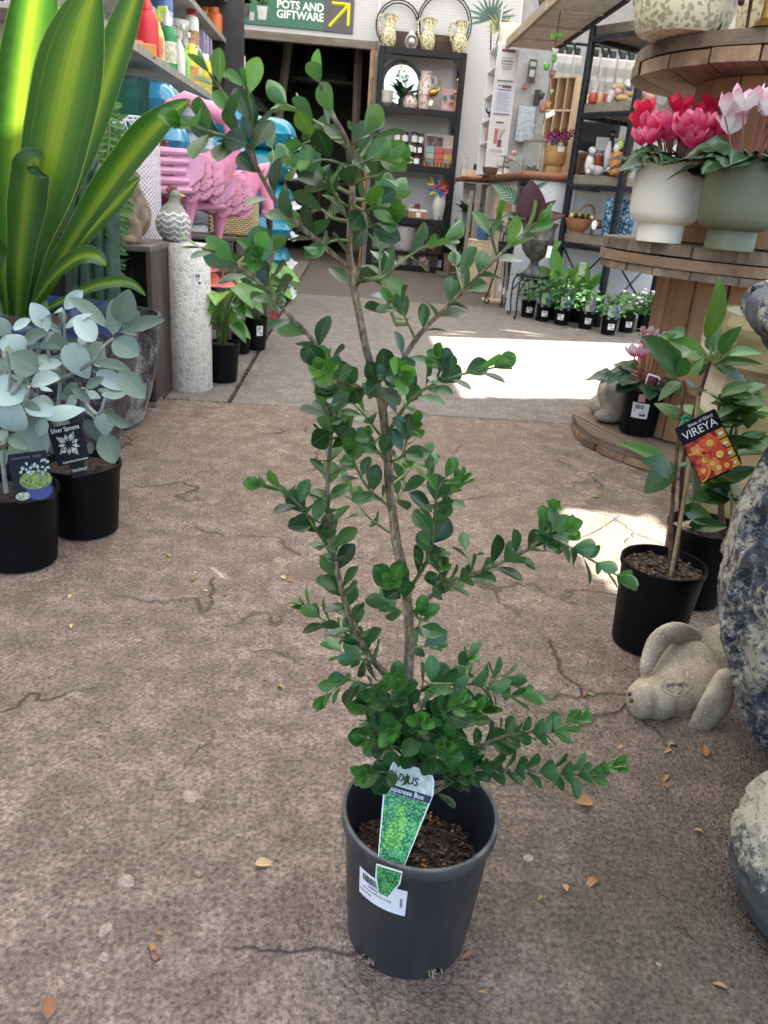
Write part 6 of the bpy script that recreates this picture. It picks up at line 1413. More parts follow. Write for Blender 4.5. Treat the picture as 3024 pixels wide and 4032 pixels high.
for k, (x, y, zt, w_) in enumerate(((1.10, 7.20, .86, .05), (1.165, 7.05, .84, .04), (1.06, 7.33, .80, .035))):
    tag(part('driftwood_board', MB().box((0, 0, zt/2), (w_, .02, zt), .004), woodmat('white_wash', (.52, .48, .42), (.36, .32, .27), 2), None, 0, loc=(x, y, 0), rot=(.02, 0, 0)), ('whitewashed driftwood board', 'narrow whitewashed board', 'short whitewashed post')[k]+' leaning under the counter edge', 'board')
q = at(1990, 830, 6.25); t_ = thing('birdhouse', 'small pine birdhouse on a pole beside the counter', 'birdhouse', (q.x-.03, 6.2, 0)); part('pole', MB().tube([(0, 0, 0), (0, 0, .56)], .012, 8), M_wpine, t_); part('house', MB().box((0, 0, .615), (.085, .08, .11), .002), M_wpine, t_, 0)
part('roof', MB().prism([(-.065, 0), (.065, 0), (.05, .07), (-.05, .07)], .1, Matrix.Translation((0, -.05, .672)) @ XZ), mat('birdhouse_roof', (.48, .30, .15), .7), t_, 0); part('foot', MB().box((0, 0, .01), (.14, .14, .02), .003), M_wpine, t_, 0)
mcal, t, p = nodes('calathea_leaf'); tc = t.nodes.new('ShaderNodeTexCoord'); s = t.nodes.new('ShaderNodeSeparateXYZ'); L(t, tc.outputs['UV'], s.inputs[0])
d_ = math_(t, 'ABSOLUTE', math_(t, 'SUBTRACT', s.outputs[0], .5)); st_ = math_(t, 'SINE', math_(t, 'MULTIPLY', math_(t, 'ADD', s.outputs[1], math_(t, 'MULTIPLY', d_, -.6)), 48.0)); f = ramp(t, st_, [(.35, (0, 0, 0)), (.7, (1, 1, 1))]).outputs[0]
L(t, mixc(t, f, (.02, .055, .035), (.16, .26, .17)), p.inputs['Base Color']); p.inputs['Roughness'].default_value = .35; M_cal = mcal
cal_me = leaf_mesh(M_cal, 'ovate', .5, .2, .25, 9, .1)
M_burg = leafmat('burgundy_leaf', (.052, .008, .016), None, .38, .12, rib=(.12, .02, .035), ribw=.02, rnd=.15)
burg_me = leaf_mesh(M_burg, 'ovate', .5, .2, .15, 9, .12)
q = at(1985, 1150, 6.1); t_ = thing('scroll_plant_stand', 'black iron scroll stand with a patterned leaf plant', 'plant stand', (1.17, 6.0, 0))
for k in range(3):
    a = 2*pi*k/3+.5; x, y = cos(a), sin(a)
    part('stand_leg', MB().tube(spline([(x*.03, y*.03, .52), (x*.05, y*.05, .3), (x*.09, y*.09, .12), (x*.12, y*.12, .02), (x*.10, y*.10, .006), (x*.085, y*.085, .025), (x*.10, y*.10, .04)], 22), .006, 6), M_blackmetal, t_)
part('ring', MB().tube([(.06*cos(a), .06*sin(a), .34) for a in [2*pi*i/24 for i in range(24)]], .005, 6, closed=True), M_blackmetal, t_); part('pot', MB().lathe([(.001, .345), (.05, .345), (.065, .46), (.06, .46), (.055, .44), (.001, .43)], 22), mat('dark_blue_pot', (.015, .03, .06), .3), t_)
for k in range(9): a = 2*pi*k/9; leaf(cal_me, t_, (cos(a)*.04, sin(a)*.04, .46+.02*k), (cos(a)*.8-.2, sin(a)*.8-.2, .3+.1*(k % 3)), .16, V((0, -.5, 1)))
for k, x in enumerate((-.03, .0, .03)): part('hang_tag', MB().box((x, -.12, .14-.02*k), (.018, .002, .05)), M_label, t_, 0)
# ---- urn with burgundy plant on wire stand
UX, UY = at(2098, 1080, 5.42).x, 5.42
t_ = thing('wire_plant_stand', 'black wire plant stand with curled feet under the grey urn', 'plant stand', (UX, UY, 0))
part('top_ring', MB().tube([(.11*cos(a), .11*sin(a), .278) for a in [2*pi*i/30 for i in range(30)]], .006, 6, closed=True), M_blackmetal, t_); part('cross_bar', MB().tube([(-.11, 0, .276), (.11, 0, .276)], .005, 6).tube([(0, -.11, .276), (0, .11, .276)], .005, 6), M_blackmetal, t_)
for k in range(4):
    a = 2*pi*k/4+pi/4; x, y = cos(a), sin(a); part('stand_leg', MB().tube(spline([(x*.10, y*.10, .278), (x*.145, y*.145, .24), (x*.15, y*.15, .12), (x*.14, y*.14, .02), (x*.155, y*.155, .005), (x*.165, y*.165, .02)], 18), .0055, 6), M_blackmetal, t_); part('brace', MB().tube([(x*.148, y*.148, .17), (x*.06, y*.06, .274)], .0045, 5), M_blackmetal, t_)
mu = mat('urn_metal', (.12, .115, .10), .6, .2, var=.4, vs=18, bmp=.3, bs=60)
un = thing('urn_plant', 'burgundy leaved plant in a fluted grey garden urn', 'plant', (UX, UY, .283))
b = MB().lathe([(.001, 0), (.085, 0), (.085, .012), (.07, .02), (.045, .045), (.028, .075), (.028, .09), (.035, .10), (.06, .12), (.095, .165), (.11, .225), (.112, .235), (.105, .24), (.108, .30), (.125, .335), (.128, .34), (.118, .34), (.10, .29)], 48)
for i, v in enumerate(b.v):
    a = atan2(v[1], v[0])
    if .11 < v[2] < .23: r = 1+.025*cos(a*18); b.v[i] = (v[0]*r, v[1]*r, v[2])
part('urn', b, mu, un, 60); part('soil', MB().lathe([(.001, .305), (.104, .30)], 24), M_soil, un); part('hang_tag', MB().box((.045, -.105, .17), (.03, .002, .075)), M_label, un, 0, rot=(0, .1, 0))
U0 = V(un.location)
for (b0, t0, me, ws) in (((2085, 880), (2095, 720), burg_me, 1.5), ((2110, 870), (2218, 842), burg_me, .9), ((2105, 850), (2184, 790), burg_me, .7), ((2060, 870), (2022, 838), burg_me, .8), ((2090, 880), (2130, 870), burg_me, .9), ((2045, 800), (1957, 728), cal_me, .85), ((2105, 745), (2155, 716), cal_me, .6), ((2075, 860), (2010, 838), cal_me, .5), ((2105, 850), (2105, 790), leaf_mesh(M_lb, 'lance', .25), .8), ((2080, 890), (2120, 780), burg_me, .8)):
    A, B = at(*b0, UY-.03), at(*t0, UY-.08); leaf(me, un, A-U0, B-A, (B-A).length*1.05, (CP-A).normalized()+V((0, 0, .3)), R.uniform(-.2, .2), ws)
    part('leaf_stalk', MB().tube(spline([(0, 0, .30), (A-U0)*.5+V((0, 0, .15)), A-U0], 6), .004, 5), M_stem, un)
# ================================================================== ROW OF LITTLE POTTED PLANTS
M_maid = leafmat('fern_soft_green', (.10, .22, .08), rough=.5, rnd=.1, trans=.3); M_ivy = leafmat('soft_leaf', (.06, .17, .04), rough=.4, rnd=.1)
mf_me = leaf_mesh(M_maid, 'ovate', .5, .1, .2, 4); iv_me = leaf_mesh(M_ivy, 'heart', .8, .1, .2, 5)
mtag = mat('purple_tag', (.22, .22, .55), .4, var=.5, vs=70); mtag2 = mat('green_tag', (.34, .44, .30), .4, var=.4, vs=90)
WFL = mat('white_flower', (.80, .80, .76), .6)
ROW = [(2080, 1252, 1, 0, 'feathery grey green fern in a square black pot at the counter end of the row'), (2140, 1268, 1, 1, 'feathery fern with a purple and green tag next to the first of the row'), (2215, 1283, 1, 1, 'bushy fern with a purple tag in front of the bird nest fern'), (2310, 1298, 2, 1, 'trailing plant with a purple tag and pale new growth'), (2400, 1322, 2, 1, 'leafy plant with purple tag nearest the concrete in the row'), (2470, 1312, 3, 0, 'white flowering plant at the reel end of the row'), (2270, 1272, 2, 0, 'low green plant half hidden in the row'), (2540, 1310, 3, 0, 'white flowering leafy plant beside the pink salvia')]
for k, (px, py, kind, tg_, lb) in enumerate(ROW):
    rs = random.Random(50+k); P = gz(px, py)+V((0, .045, 0)); t_ = thing('potted_seedling', lb, 'plant', P, 0, 'row of small potted plants'); bpot(t_, .052, .115, taper=.84, n=24)
    it = []; me, m_ = ((mf_me, M_maid), (iv_me, M_ivy), (iv_me, M_ivy))[kind-1]
    for j in range(230 if kind == 1 else 120):
        a = rs.uniform(0, 2*pi); r_ = abs(rs.gauss(0, .055)); z = .115+rs.random()**1.1*(.19 if kind == 1 else .13); it.append((me, V((r_*cos(a), r_*sin(a), z)), V((cos(a), sin(a), rs.uniform(-.5, .5))), rs.uniform(.022, .042), V((0, -.3, 1)), rs.uniform(-.6, .6)))
    bake_leaves('foliage', it, m_, t_)
    for j in range(7): a = rs.uniform(0, 6.3); part('stalk', MB().tube([(0, 0, .10), (cos(a)*.02, sin(a)*.02, .17), (cos(a)*.05, sin(a)*.05, .25)], .0018, 4), M_stem, t_)
    if tg_:
        part('plant_tag', MB().box((-.012, -.060, .135), (.042, .0015, .085), .0), mtag2, t_, 0, rot=(-.15, 0, 0)); part('tag_stripe', MB().box((.018, -.0625, .135), (.020, .0015, .085)), mtag, t_, 0, rot=(-.15, 0, 0))
    if k < 6: sticker(t_, .052, .115, .055, -pi/2+(.0 if k != 2 else -.5), .042, .036, .84)
    if kind == 3:
        for j in range(12): a = rs.uniform(0, 6.3); part('white_flower', MB().ell((cos(a)*.06, sin(a)*.05-.02, rs.uniform(.19, .27)), (.014, .014, .008), 7, 5), WFL, t_)
M_nest = leafmat('nest_fern', (.10, .26, .03), None, .35, .3, rib=(.12, .2, .05), rnd=.15)
for px, py, Y, hs, lb in ((2195, 1180, 5.42, ((2180, 1160), (2195, 1060), (2175, 985), (2210, 950)), 'tall wavy bird nest fern standing behind the row'), (2290, 1190, 5.36, ((2270, 1150), (2270, 1090), (2300, 1055), (2320, 1130)), 'arching bird nest fern beside the rack post')):
    P = at(px, py, Y); P.z = 0; t_ = thing('nest_fern', lb, 'plant', P); bpot(t_, .055, .14)
    for j in range(5):
        a = 2*pi*j/5+.4; sc2 = 1 if j == 0 else .55
        pts = [V((0, 0, .13))]+[(at(x, y, Y-.03)-P) for x, y in hs] if j == 0 else [(0, 0, .13), (cos(a)*.05, sin(a)*.05, .25), (cos(a)*.13, sin(a)*.1, .32), (cos(a)*.2, sin(a)*.15, .27)]
        put('leaf', ribbon(pts, strapw(.042*(1 if j == 0 else .7), .3, .6), (0, -1, .4), M_nest, 20, .15, .14), t_)
part('name_tag', MB().box((-.06, -.09, .36), (.045, .002, .09), .0), mtag2, t_, 0)
# ================================================================== BLACK RACK
P1, P2, P3, = V((1.476, 5.62, 0)), V((1.69, 5.2, 0)), V((2.14, 5.47, 0)); ra = P1-P2; rbv = P3-P2
rk2 = thing('shelf_rack', 'black metal rack with four thick timber shelves beside the counter', 'rack', P2)
mrk = mat('rack_blueblack', (.016, .02, .03), .28, .3, var=.1); M_rkw = woodmat('rack_board', (.30, .26, .21), (.18, .15, .12), 0, rnd=.08, dirt=.1)
RZ = (.565, .935, 1.365, 1.80); az = atan2(rbv.y, rbv.x)
def rloc(u, v, z): return ra*u+rbv*v+V((0, 0, z))
for u in (0, 1):
    for v in (0, 1): q = rloc(u, v, .90); part('post', MB().box((0, 0, 0), (.038, .038, 1.80), .003), mrk, rk2, 0, loc=q, rot=(0, 0, az))
for z in RZ:
    q = rloc(.5, .5, z-.03); part('shelf_board', MB().box((0, 0, 0), (rbv.length-.04, ra.length+.03, .058), .004), M_rkw, rk2, 0, loc=q, rot=(0, 0, az))
    for u in (0, 1): q = rloc(u, .5, z-.078); part('side_rail', MB().box((0, 0, 0), (rbv.length-.04, .025, .03), .002), mrk, rk2, 0, loc=q, rot=(0, 0, az))
    for v in (0, 1): q = rloc(.5, v, z-.078); part('end_rail', MB().box((0, 0, 0), (.025, ra.length-.04, .03), .002), mrk, rk2, 0, loc=q, rot=(0, 0, az))
for u, v in (((0, 0), (1, 0)), ((1, 0), (0, 0)), ((0, 0), (0, 1)), ((0, 1), (0, 0))): part('cross_brace', MB().tube([rloc(u[0], u[1], .50), rloc(v[0], v[1], .06)], .007, 6), mrk, rk2)
RO = P2
def rk_at(px, k, u=.35):
    """point on rack level k along the line u between the end posts, matched to photo column px"""
    best = None
    for i in range(81):
        v = -.05+i/80*1.1; q = RO+rloc(u, v, RZ[k]); d = q-CP; x = 1512+FPX*d.dot(CR)/d.dot(fw)
        if best is None or abs(x-px) < best[0]: best = (abs(x-px), q)
    return best[1]
def rk_end(px, k, v=.12):
    best = None
    for i in range(61):
        u = .04+i/60*.92; q = RO+rloc(u, v, RZ[k]); d = q-CP; x = 1512+FPX*d.dot(CR)/d.dot(fw)
        if best is None or abs(x-px) < best[0]: best = (abs(x-px), q)
    return best[1]
M_hon = mat('honey_glass', (.42, .26, .03), .15, var=.2, coat=.4)
for k, px in enumerate((2300, 2325)): vase('honey_bottle', 'small golden honey jar at the post end of the rack', 'jar', [(.001, 0), (.022, 0), (.024, .04), (.016, .055), (.017, .07), (.001, .07)], M_hon, rk_end(px, 2), 16, 'golden honey jars')
t_ = thing('gift_bags', 'cellophane wrapped red and white gift packs on the rack', 'gift', rk_end(2375, 2))
for k in range(4):
    x = -.07+.045*k; part('gift_bag', MB().lathe([(.001, 0), (.026, 0), (.031, .03), (.024, .055)], 9, c=(x, .01*(k % 2), 0)), mat('gift_%d' % (k % 2), ((.5, .05, .04), (.60, .40, .20))[k % 2], .25), t_, 60); part('gift_wrap', MB().lathe([(.0245, .054), (.010, .065), (.034, .115), (.028, .10), (.001, .07)], 7, c=(x, .01*(k % 2), 0)), mat('wrap_white', (.62, .61, .60), .3), t_, 20)
part('price_tag', MB().box((.02, -.045, .045), (.03, .002, .07)), M_label, t_, 0, rot=(0, .2, 0))
t_ = thing('gold_bauble_dish', 'pile of gold and pink ornaments with white tags on the rack', 'ornament', rk_end(2455, 2))
for k in range(14): z = .02+.03*(k//5); part('ornament_piece', MB().ell((R.uniform(-.06, .06), R.uniform(-.04, .04), z), (.024, .02, .02), 10, 7), mat('orn_%d' % (k % 4), ((.55, .42, .16), (.62, .36, .34), (.60, .50, .28), (.13, .16, .22))[k % 4], .35), t_)
for x in (-.05, .05): part('price_tag', MB().box((x, -.05, .085), (.03, .002, .035)), M_label, t_, 0, rot=(0, .5, 0))
t_ = thing('pink_pig_bank', 'round pink pig ornament on the right side of the rack', 'ornament', rk_at(2545, 2, .12)); part('body', MB().ell((0, 0, .035), (.045, .036, .035)).ell((-.035, -.02, .045), (.018, .018, .018)), mat('pig_pink', (.55, .30, .25), .4), t_)
for k, px in enumerate((2595, 2640, 2685)): vase('glass_cylinder', 'tall clear glass cylinder vase on the rack', 'vase', [(.001, .004), (.038, 0), (.04, .01), (.04, .2), (.037, .2), (.037, .012)], M_clear, rk_at(px, 2, .2), 24, 'glass cylinder vases on the rack')
# figurines on the middle level
def figurine(name, label, P, parts, rz=0):
    t_ = thing(name, label, 'figurine', P, rz)
    for nm, m_, els in parts:
        for grp in ([[e] for e in els] if nm != 'body' else [els]):
            b = MB()
            for c, r in grp: b.ell(c, r, 10, 7)
            part(nm, b, m_, t_)
    return t_
Wm, Bm = mat('figure_white', (.66, .65, .64), .4), mat('figure_black', (.02, .02, .022), .35)
figurine('dog_figurine', 'white spotted dog figurine sitting on the rack', rk_end(2312, 1), [('body', speckle('spotted_white', (.66, .64, .62), (.06, .05, .05), 60, .42), [((0, 0, .07), (.03, .03, .065)), ((0, -.02, .15), (.026, .03, .026)), ((0, -.03, .02), (.025, .04, .02))]), ('ear', Bm, [((-.022, -.015, .15), (.008, .01, .02)), ((.022, -.015, .15), (.008, .01, .02))])])
figurine('penguin_figurine', 'tall black and white bird figurine on the rack', rk_end(2385, 1, .3)+V((0, 0, .0)), [('body', Bm, [((0, 0, .13), (.032, .032, .12)), ((0, -.005, .255), (.024, .026, .026))]), ('belly', Wm, [((-.016, -.018, .13), (.02, .02, .09))]), ('beak', mat('figure_orange', (.6, .25, .05), .4), [((-.01, -.03, .255), (.006, .016, .006))])])
figurine('lamb_figurine', 'pale lilac and white lying animal figurine on the rack', rk_end(2350, 1, .05), [('body', mat('lilac_white', (.52, .48, .55), .5), [((0, 0, .03), (.05, .03, .03)), ((-.04, -.02, .04), (.02, .02, .022))])])
figurine('cow_figurine', 'small dark animal figurine by the timber box on the rack', rk_end(2400, 1, .05), [('body', Bm, [((0, 0, .03), (.045, .026, .028)), ((.03, -.02, .04), (.02, .02, .02))]), ('patch', Wm, [((-.015, -.018, .035), (.016, .012, .016))])])
figurine('parrot_figurine', 'red and green bird figurine among the animals on the rack', rk_end(2345, 1, .25), [('body', mat('parrot_red', (.5, .06, .04), .4), [((0, 0, .09), (.022, .022, .05))]), ('tail', mat('parrot_green', (.12, .35, .05), .4), [((0, .01, .03), (.014, .014, .03))])])
t_ = thing('orange_crate', 'small orange timber crate of toys on the rack', 'crate', rk_end(2435, 1)); 
for z in (.03, .075, .12): part('slat', MB().box((0, -.06, z), (.13, .008, .036), .001), mat('orange_wood', (.50, .24, .07), .6), t_, 0)
part('brace', MB().box((0, 0, 0), (.16, .006, .022), .001), MC['orange_wood'], t_, 0, loc=(0, -.068, .07), rot=(0, -.75, 0)); part('crate_box', MB().box((0, 0, .07), (.12, .10, .13), .002), MC['orange_wood'], t_, 0)
for k in range(5): part('toy', MB().ell((-.04+.02*k, 0, .16+.02*(k % 2)), (.02, .02, .03), 8, 6), mat('toy_%d' % k, ((.62, .62, .6), (.4, .55, .06), (.03, .03, .03), (.62, .6, .62), (.55, .2, .3))[k], .4), t_)
t_ = thing('wire_basket', 'dark wire basket on the rack behind the animal figurines', 'basket', rk_end(2345, 1, .5))
for z in (.02, .07, .12, .16): part('wire', MB().tube([(-.12, -.08, z), (.12, -.08, z), (.12, .08, z), (-.12, .08, z)], .003, 5, closed=True), M_blackmetal, t_)
for k in range(7): part('wire', MB().tube([(-.12+.04*k, -.08, 0), (-.12+.04*k, -.08, .16)], .0025, 4), M_blackmetal, t_)
# lower level
t_ = thing('clay_basket', 'terracotta handled bowl with yellow and black bee ornaments on the rack', 'bowl', rk_end(2270, 0)); tc_ = mat('terracotta_pale', (.42, .20, .10), .7, var=.15)
part('bowl', MB().lathe([(.001, .0), (.045, 0), (.045, .015), (.075, .04), (.088, .085), (.094, .10), (.086, .10), (.07, .06), (.001, .05)], 30), tc_, t_); part('handle', MB().tube(spline([(.085, 0, .095), (.10, 0, .15), (.06, 0, .19), (.0, 0, .16), (-.04, 0, .10)], 14), .008, 7), mat('handle_wood', (.28, .17, .09), .7), t_)
for k in range(6): part('bee', MB().ell((-.05+.022*k, -.01*(k % 2), .115), (.022, .018, .018), 9, 6), mat('bee_%d' % (k % 2), ((.70, .52, .02), (.02, .02, .02))[k % 2], .4), t_)
figurine('gold_dog', 'bronze gold dog figurine with a white tag on the rack', rk_end(2345, 0, .05), [('body', mat('bronze_gold', (.30, .23, .12), .4, .8, var=.3), [((0, 0, .075), (.05, .026, .03)), ((-.045, 0, .11), (.022, .02, .022)), ((-.035, .012, .035), (.01, .01, .035)), ((-.03, -.014, .035), (.01, .01, .035)), ((.04, .012, .035), (.01, .01, .035)), ((.04, -.014, .035), (.01, .01, .035))]), ('price_tag', M_label, [((-.035, -.04, .07), (.018, .002, .03))])])
mbl, t, p = nodes('blue_mosaic_glass'); co = coords(t); v = N(t, 'ShaderNodeTexVoronoi', Scale=75.0); L(t, co, v.inputs['Vector']); L(t, ramp(t, v.outputs['Color'], [(.2, (.01, .04, .08)), (.55, (.05, .16, .28)), (.8, (.35, .52, .62))]).outputs[0], p.inputs['Base Color']); p.inputs['Roughness'].default_value = .12
for px, v_, lb in ((2395, .15, 'tall blue mosaic glass vase beside the gold dog'), (2450, .55, 'second blue mosaic glass vase behind the cream footed pot')):
    vase('mosaic_vase', lb, 'vase', [(.001, 0), (.05, 0), (.054, .01), (.054, .24), (.05, .24), (.05, .02)], mbl, rk_end(px, 0, v_) if px < 2420 else rk_at(px, 0, .25), 28)
q = RO+rloc(.3, .15, RZ[3]); figurine('magpie_ornament', 'black and white bird ornament on top of the rack', q, [('body', Bm, [((0, 0, .09), (.10, .04, .05)), ((-.09, 0, .15), (.035, .03, .03)), ((.12, 0, .07), (.07, .02, .02))]), ('patch', Wm, [((.03, -.03, .11), (.05, .018, .025)), ((-.06, -.02, .12), (.02, .016, .03))]), ('leg', Bm, [((0, .01, .025), (.006, .006, .03)), ((.02, -.01, .025), (.006, .006, .03))])], az)
vase('pink_pot', 'small pink pot on top of the rack', 'pot', [(.001, 0), (.03, 0), (.04, .06), (.034, .06)], mat('pink_clay', (.55, .18, .2), .5), RO+rloc(.1, .35, RZ[3]), 18)
# white board glimpsed behind the rack
tag(part('white_board', MB().box((0, 0, .6), (.9, .02, 1.2), .002), M_mel, None, 0, loc=(2.15, 5.98, 0), rot=(0, 0, .1)), 'white board standing behind the black rack', 'board')
# ================================================================== CABLE REEL STAND
RC = V((1.26, 2.50, 0)); RR = .455
M_reel = woodmat('reel_plank', (.36, .24, .15), (.15, .095, .062), 0, .8, .8, .7, .22, .45); M_reelb = woodmat('reel_plank_old', (.30, .23, .17), (.13, .095, .07), 0, .8, .85, .8, .25, .5)
M_stave = woodmat('reel_stave', (.46, .27, .14), (.28, .15, .075), 2, .8, .7, .4, .16, .15)
reel = thing('cable_reel_stand', 'timber cable reel used as a three tier plant stand', 'stand', RC)
def disc(z0, z1, ang, m, wob, seed, w_=.115):
    rs = random.Random(seed); y = -RR
    while y < RR:
        y1 = min(RR, y+w_*rs.uniform(.85, 1.15)); g_ = .0025; rr_2 = RR*(1+rs.uniform(-wob, wob*.2)); o = []
        n = 8
        for i in range(n+1): yy = y+g_+(y1-y-2*g_)*i/n; o.append((sqrt(max(0, rr_2**2-min(yy*yy, rr_2**2*.999)))+rs.uniform(-.002, .002), yy))
        for i in range(n+1): yy = y1-g_-(y1-y-2*g_)*i/n; o.append((-sqrt(max(0, rr_2**2-min(yy*yy, rr_2**2*.999)))+rs.uniform(-.002, .002), yy))
        dz = rs.uniform(-.0015, .0005)
        put('plank', MB().prism(o, z1-z0-.002, z0=z0+dz).mesh(m, 0), reel, (0, 0, 0), (0, 0, ang)); y = y1
disc(.004, .028, .3, M_reel, .015, 1); disc(.028, .052, .3+pi/2, M_reelb, .015, 2)
disc(.562, .586, .5, M_reelb, .02, 3); disc(.588, .618, .5+pi/2, M_reel, .03, 4); disc(.620, .652, .5, M_reelb, .02, 5)
disc(1.092, 1.128, .95, M_reel, .02, 6); disc(1.130, 1.166, .95+pi/2, M_reelb, .02, 7)
sv = None
for z0, z1 in ((.053, .561), (.653, 1.091)):
    ns = 16; me = MB().box((.245, 0, (z0+z1)/2), (.024, .0945, z1-z0), .003).mesh(M_stave, 0)
    for k in range(ns): put('stave', me, reel, (0, 0, 0), (0, 0, 2*pi*k/ns))
for a in range(6): part('bolt', MB().lathe([(.001, .006), (.007, .006), (.008, 0)], 10, c=(.33*cos(a*pi/3), .33*sin(a*pi/3), 1.0895)), M_blackmetal, reel) if a < 0 else None
# ---- cyclamens
mcy, t, p = nodes('cyclamen_leaf'); tc = t.nodes.new('ShaderNodeTexCoord'); s = t.nodes.new('ShaderNodeSeparateXYZ'); L(t, tc.outputs['UV'], s.inputs[0]); oi = t.nodes.new('ShaderNodeObjectInfo')
d_ = math_(t, 'ABSOLUTE', math_(t, 'SUBTRACT', s.outputs[0], .5)); n = noise(t, coords(t), 40, 3); rg = math_(t, 'ADD', math_(t, 'MULTIPLY', d_, 1.6), math_(t, 'MULTIPLY_ADD', n, .35, -.17))
f = ramp(t, rg, [(.36, (0, 0, 0)), (.46, (1, 1, 1)), (.58, (1, 1, 1)), (.66, (0, 0, 0))]).outputs[0]
L(t, mixc(t, math_(t, 'MULTIPLY', f, .42), (.016, .058, .022), (.15, .23, .16)), p.inputs['Base Color']); p.inputs['Roughness'].default_value = .38; bump(t, p, n, .3, .001)
cy_me = leaf_mesh(mcy, 'heart', .95, .15, .25, 9, .05, wave=.08)
def petal_mat(name, c1, c2, a=.35, b=.75):
    m, t, p = nodes(name); tc = t.nodes.new('ShaderNodeTexCoord'); s = t.nodes.new('ShaderNodeSeparateXYZ'); L(t, tc.outputs['UV'], s.inputs[0])
    f = ramp(t, s.outputs[1], [(a, c1), (b, c2)]).outputs[0]; L(t, f, p.inputs['Base Color']); p.inputs['Roughness'].default_value = .5
    tl = N(t, 'ShaderNodeBsdfTranslucent'); L(t, f, tl.inputs[0]); mx = t.nodes.new('ShaderNodeMixShader'); mx.inputs[0].default_value = .35; L(t, p.outputs[0], mx.inputs[1]); L(t, tl.outputs[0], mx.inputs[2]); L(t, mx.outputs[0], t.nodes['Material Output'].inputs[0]); return m
PM = {k: leaf_mesh(m, 'obovate', .62, .3, -.15, 7, .05, name='petal', wave=.12) for k, m in dict(pink=petal_mat('petal_pink', (.66, .035, .17), (.82, .20, .34)), red=petal_mat('petal_red', (.62, .012, .07), (.70, .03, .10)), white=petal_mat('petal_white', (.80, .72, .76), (.85, .83, .84)), edge=petal_mat('petal_white_pink_edge', (.82, .78, .82), (.78, .34, .52), .55, .95), bi=petal_mat('petal_bicolour', (.70, .05, .22), (.80, .62, .68), .2, .7)).items()}
def cyclamen(par, z0, spots, size, rl_, nleaf, lr, seed, lsize=.07):
    rs = random.Random(seed)
    for (x, y, z, kind) in spots:
        part('flower_stalk', MB().tube(spline([(x*.25, y*.25, z0-.01), (x*.7, y*.7, z0+(z-z0)*.6), (x, y, z)], 6), .0021, 5), mat('cyclamen_stalk', (.30, .10, .08), .5), par)
        a0 = rs.uniform(0, 6.3); lean = V((rs.uniform(-.4, .4), rs.uniform(-.4, .2), 0))
        for k in range(5): a = a0+2*pi*k/5; r_ = V((cos(a), sin(a), 0)); leaf(PM[kind], par, V((x, y, z))+r_*.003, V((0, 0, 1))+r_*rs.uniform(.25, .6)+lean, size*rs.uniform(.85, 1.15), r_+V((0, 0, .2)), rs.uniform(-.4, .4), name='petal')
    for k in range(nleaf):
        a = 2*pi*k/nleaf+rs.uniform(-.3, .3); r_ = lr*rs.uniform(.35, 1.0); c = V((cos(a)*r_, sin(a)*r_, z0+.045*(1-r_/lr)+rs.uniform(0, .03)))
        part('leaf_stalk', MB().tube(spline([(cos(a)*.02, sin(a)*.02, z0-.01), c*.5+V((0, 0, (z0+.03)*.5)), c], 5), .002, 4), MC['cyclamen_stalk'] if 'cyclamen_stalk' in MC else M_stem, par)
        leaf(cy_me, par, c, (cos(a), sin(a), rs.uniform(-.35, .25)), lsize*rs.uniform(.75, 1.2), V((cos(a)*.3, sin(a)*.3-.3, 1)), rs.uniform(-.3, .3))
FH = .208
def footpot(label, px, py, Y, m, scale=1.0):
    q = at(px, py, Y); t_ = thing('footed_pot_plant', label, 'plant', (q.x, Y, .652)); part('pot', MB().lathe([(r*scale, z*scale) for r, z in footpot_prof(.062, .097, .047, FH)], 56), m, t_); part('soil', MB().lathe([(.001, .18*scale), (.091*scale, .175*scale)], 30), M_soil, t_); return t_
wp = footpot('pink and red cyclamen in a cream footed pot on the reel middle tier', 2592, 950, 2.30, mat('cream_ceramic', (.80, .76, .65), .45, var=.04, vs=5))
rs = random.Random(77); sp = []
for k in range(38):
    a = rs.uniform(0, 6.3); r_ = .105*sqrt(rs.random()); front = r_*sin(a) < .02; sp.append((r_*cos(a)*1.1, r_*sin(a), FH+(rs.uniform(.03, .08) if front else rs.uniform(.075, .13)), 'pink' if front else 'red'))
cyclamen(wp, FH-.03, sp, .052, 0, 48, .125, 3, .075)
gp = footpot('white and pink edged cyclamen in an olive green footed pot on the reel', 2866, 985, 2.10, mat('olive_ceramic', (.125, .135, .085), .5, var=.06, vs=5))
rs = random.Random(78); sp = []
for k in range(22): a = rs.uniform(0, 6.3); r_ = .09*sqrt(rs.random()); sp.append((r_*cos(a)*1.1, r_*sin(a), FH+rs.uniform(.06, .125), rs.choice(('edge', 'white', 'edge'))))
cyclamen(gp, FH-.025, sp, .056, 0, 36, .125, 5, .09)
part('plant_tag', MB().prism(rr_outline(.030, .05, .005), .001, Matrix.Translation((.035, -.098, FH+.015)) @ Matrix.Rotation(.15, 4, 'Y') @ Matrix.Rotation(pi/2-.2, 4, 'X')), M_label, gp, 0); part('tag_picture', MB().box((.037, -.1005, FH+.006), (.018, .001, .024)), mat('tag_maroon', (.16, .02, .04), .5, var=.5, vs=120), gp, 0, rot=(0, .0, 0))
q = at(2735, 560, 2.50); t_ = thing('white_cyclamen', 'white cyclamen with ivy leaves behind the cream footed pot', 'plant', (q.x-.01, 2.62, .652)); part('pot', MB().lathe(pot_profile(.055, .12, .1), 24), tc_, t_)
rs = random.Random(80); cyclamen(t_, .12, [(rs.uniform(-.06, .06), rs.uniform(-.06, .03), rs.uniform(.26, .35), 'white') for k in range(9)], .05, 0, 8, .07, 6); tuft(t_, (0, 0, .30), 16, .07, M_lb, 1, shape='heart', lw=.8)
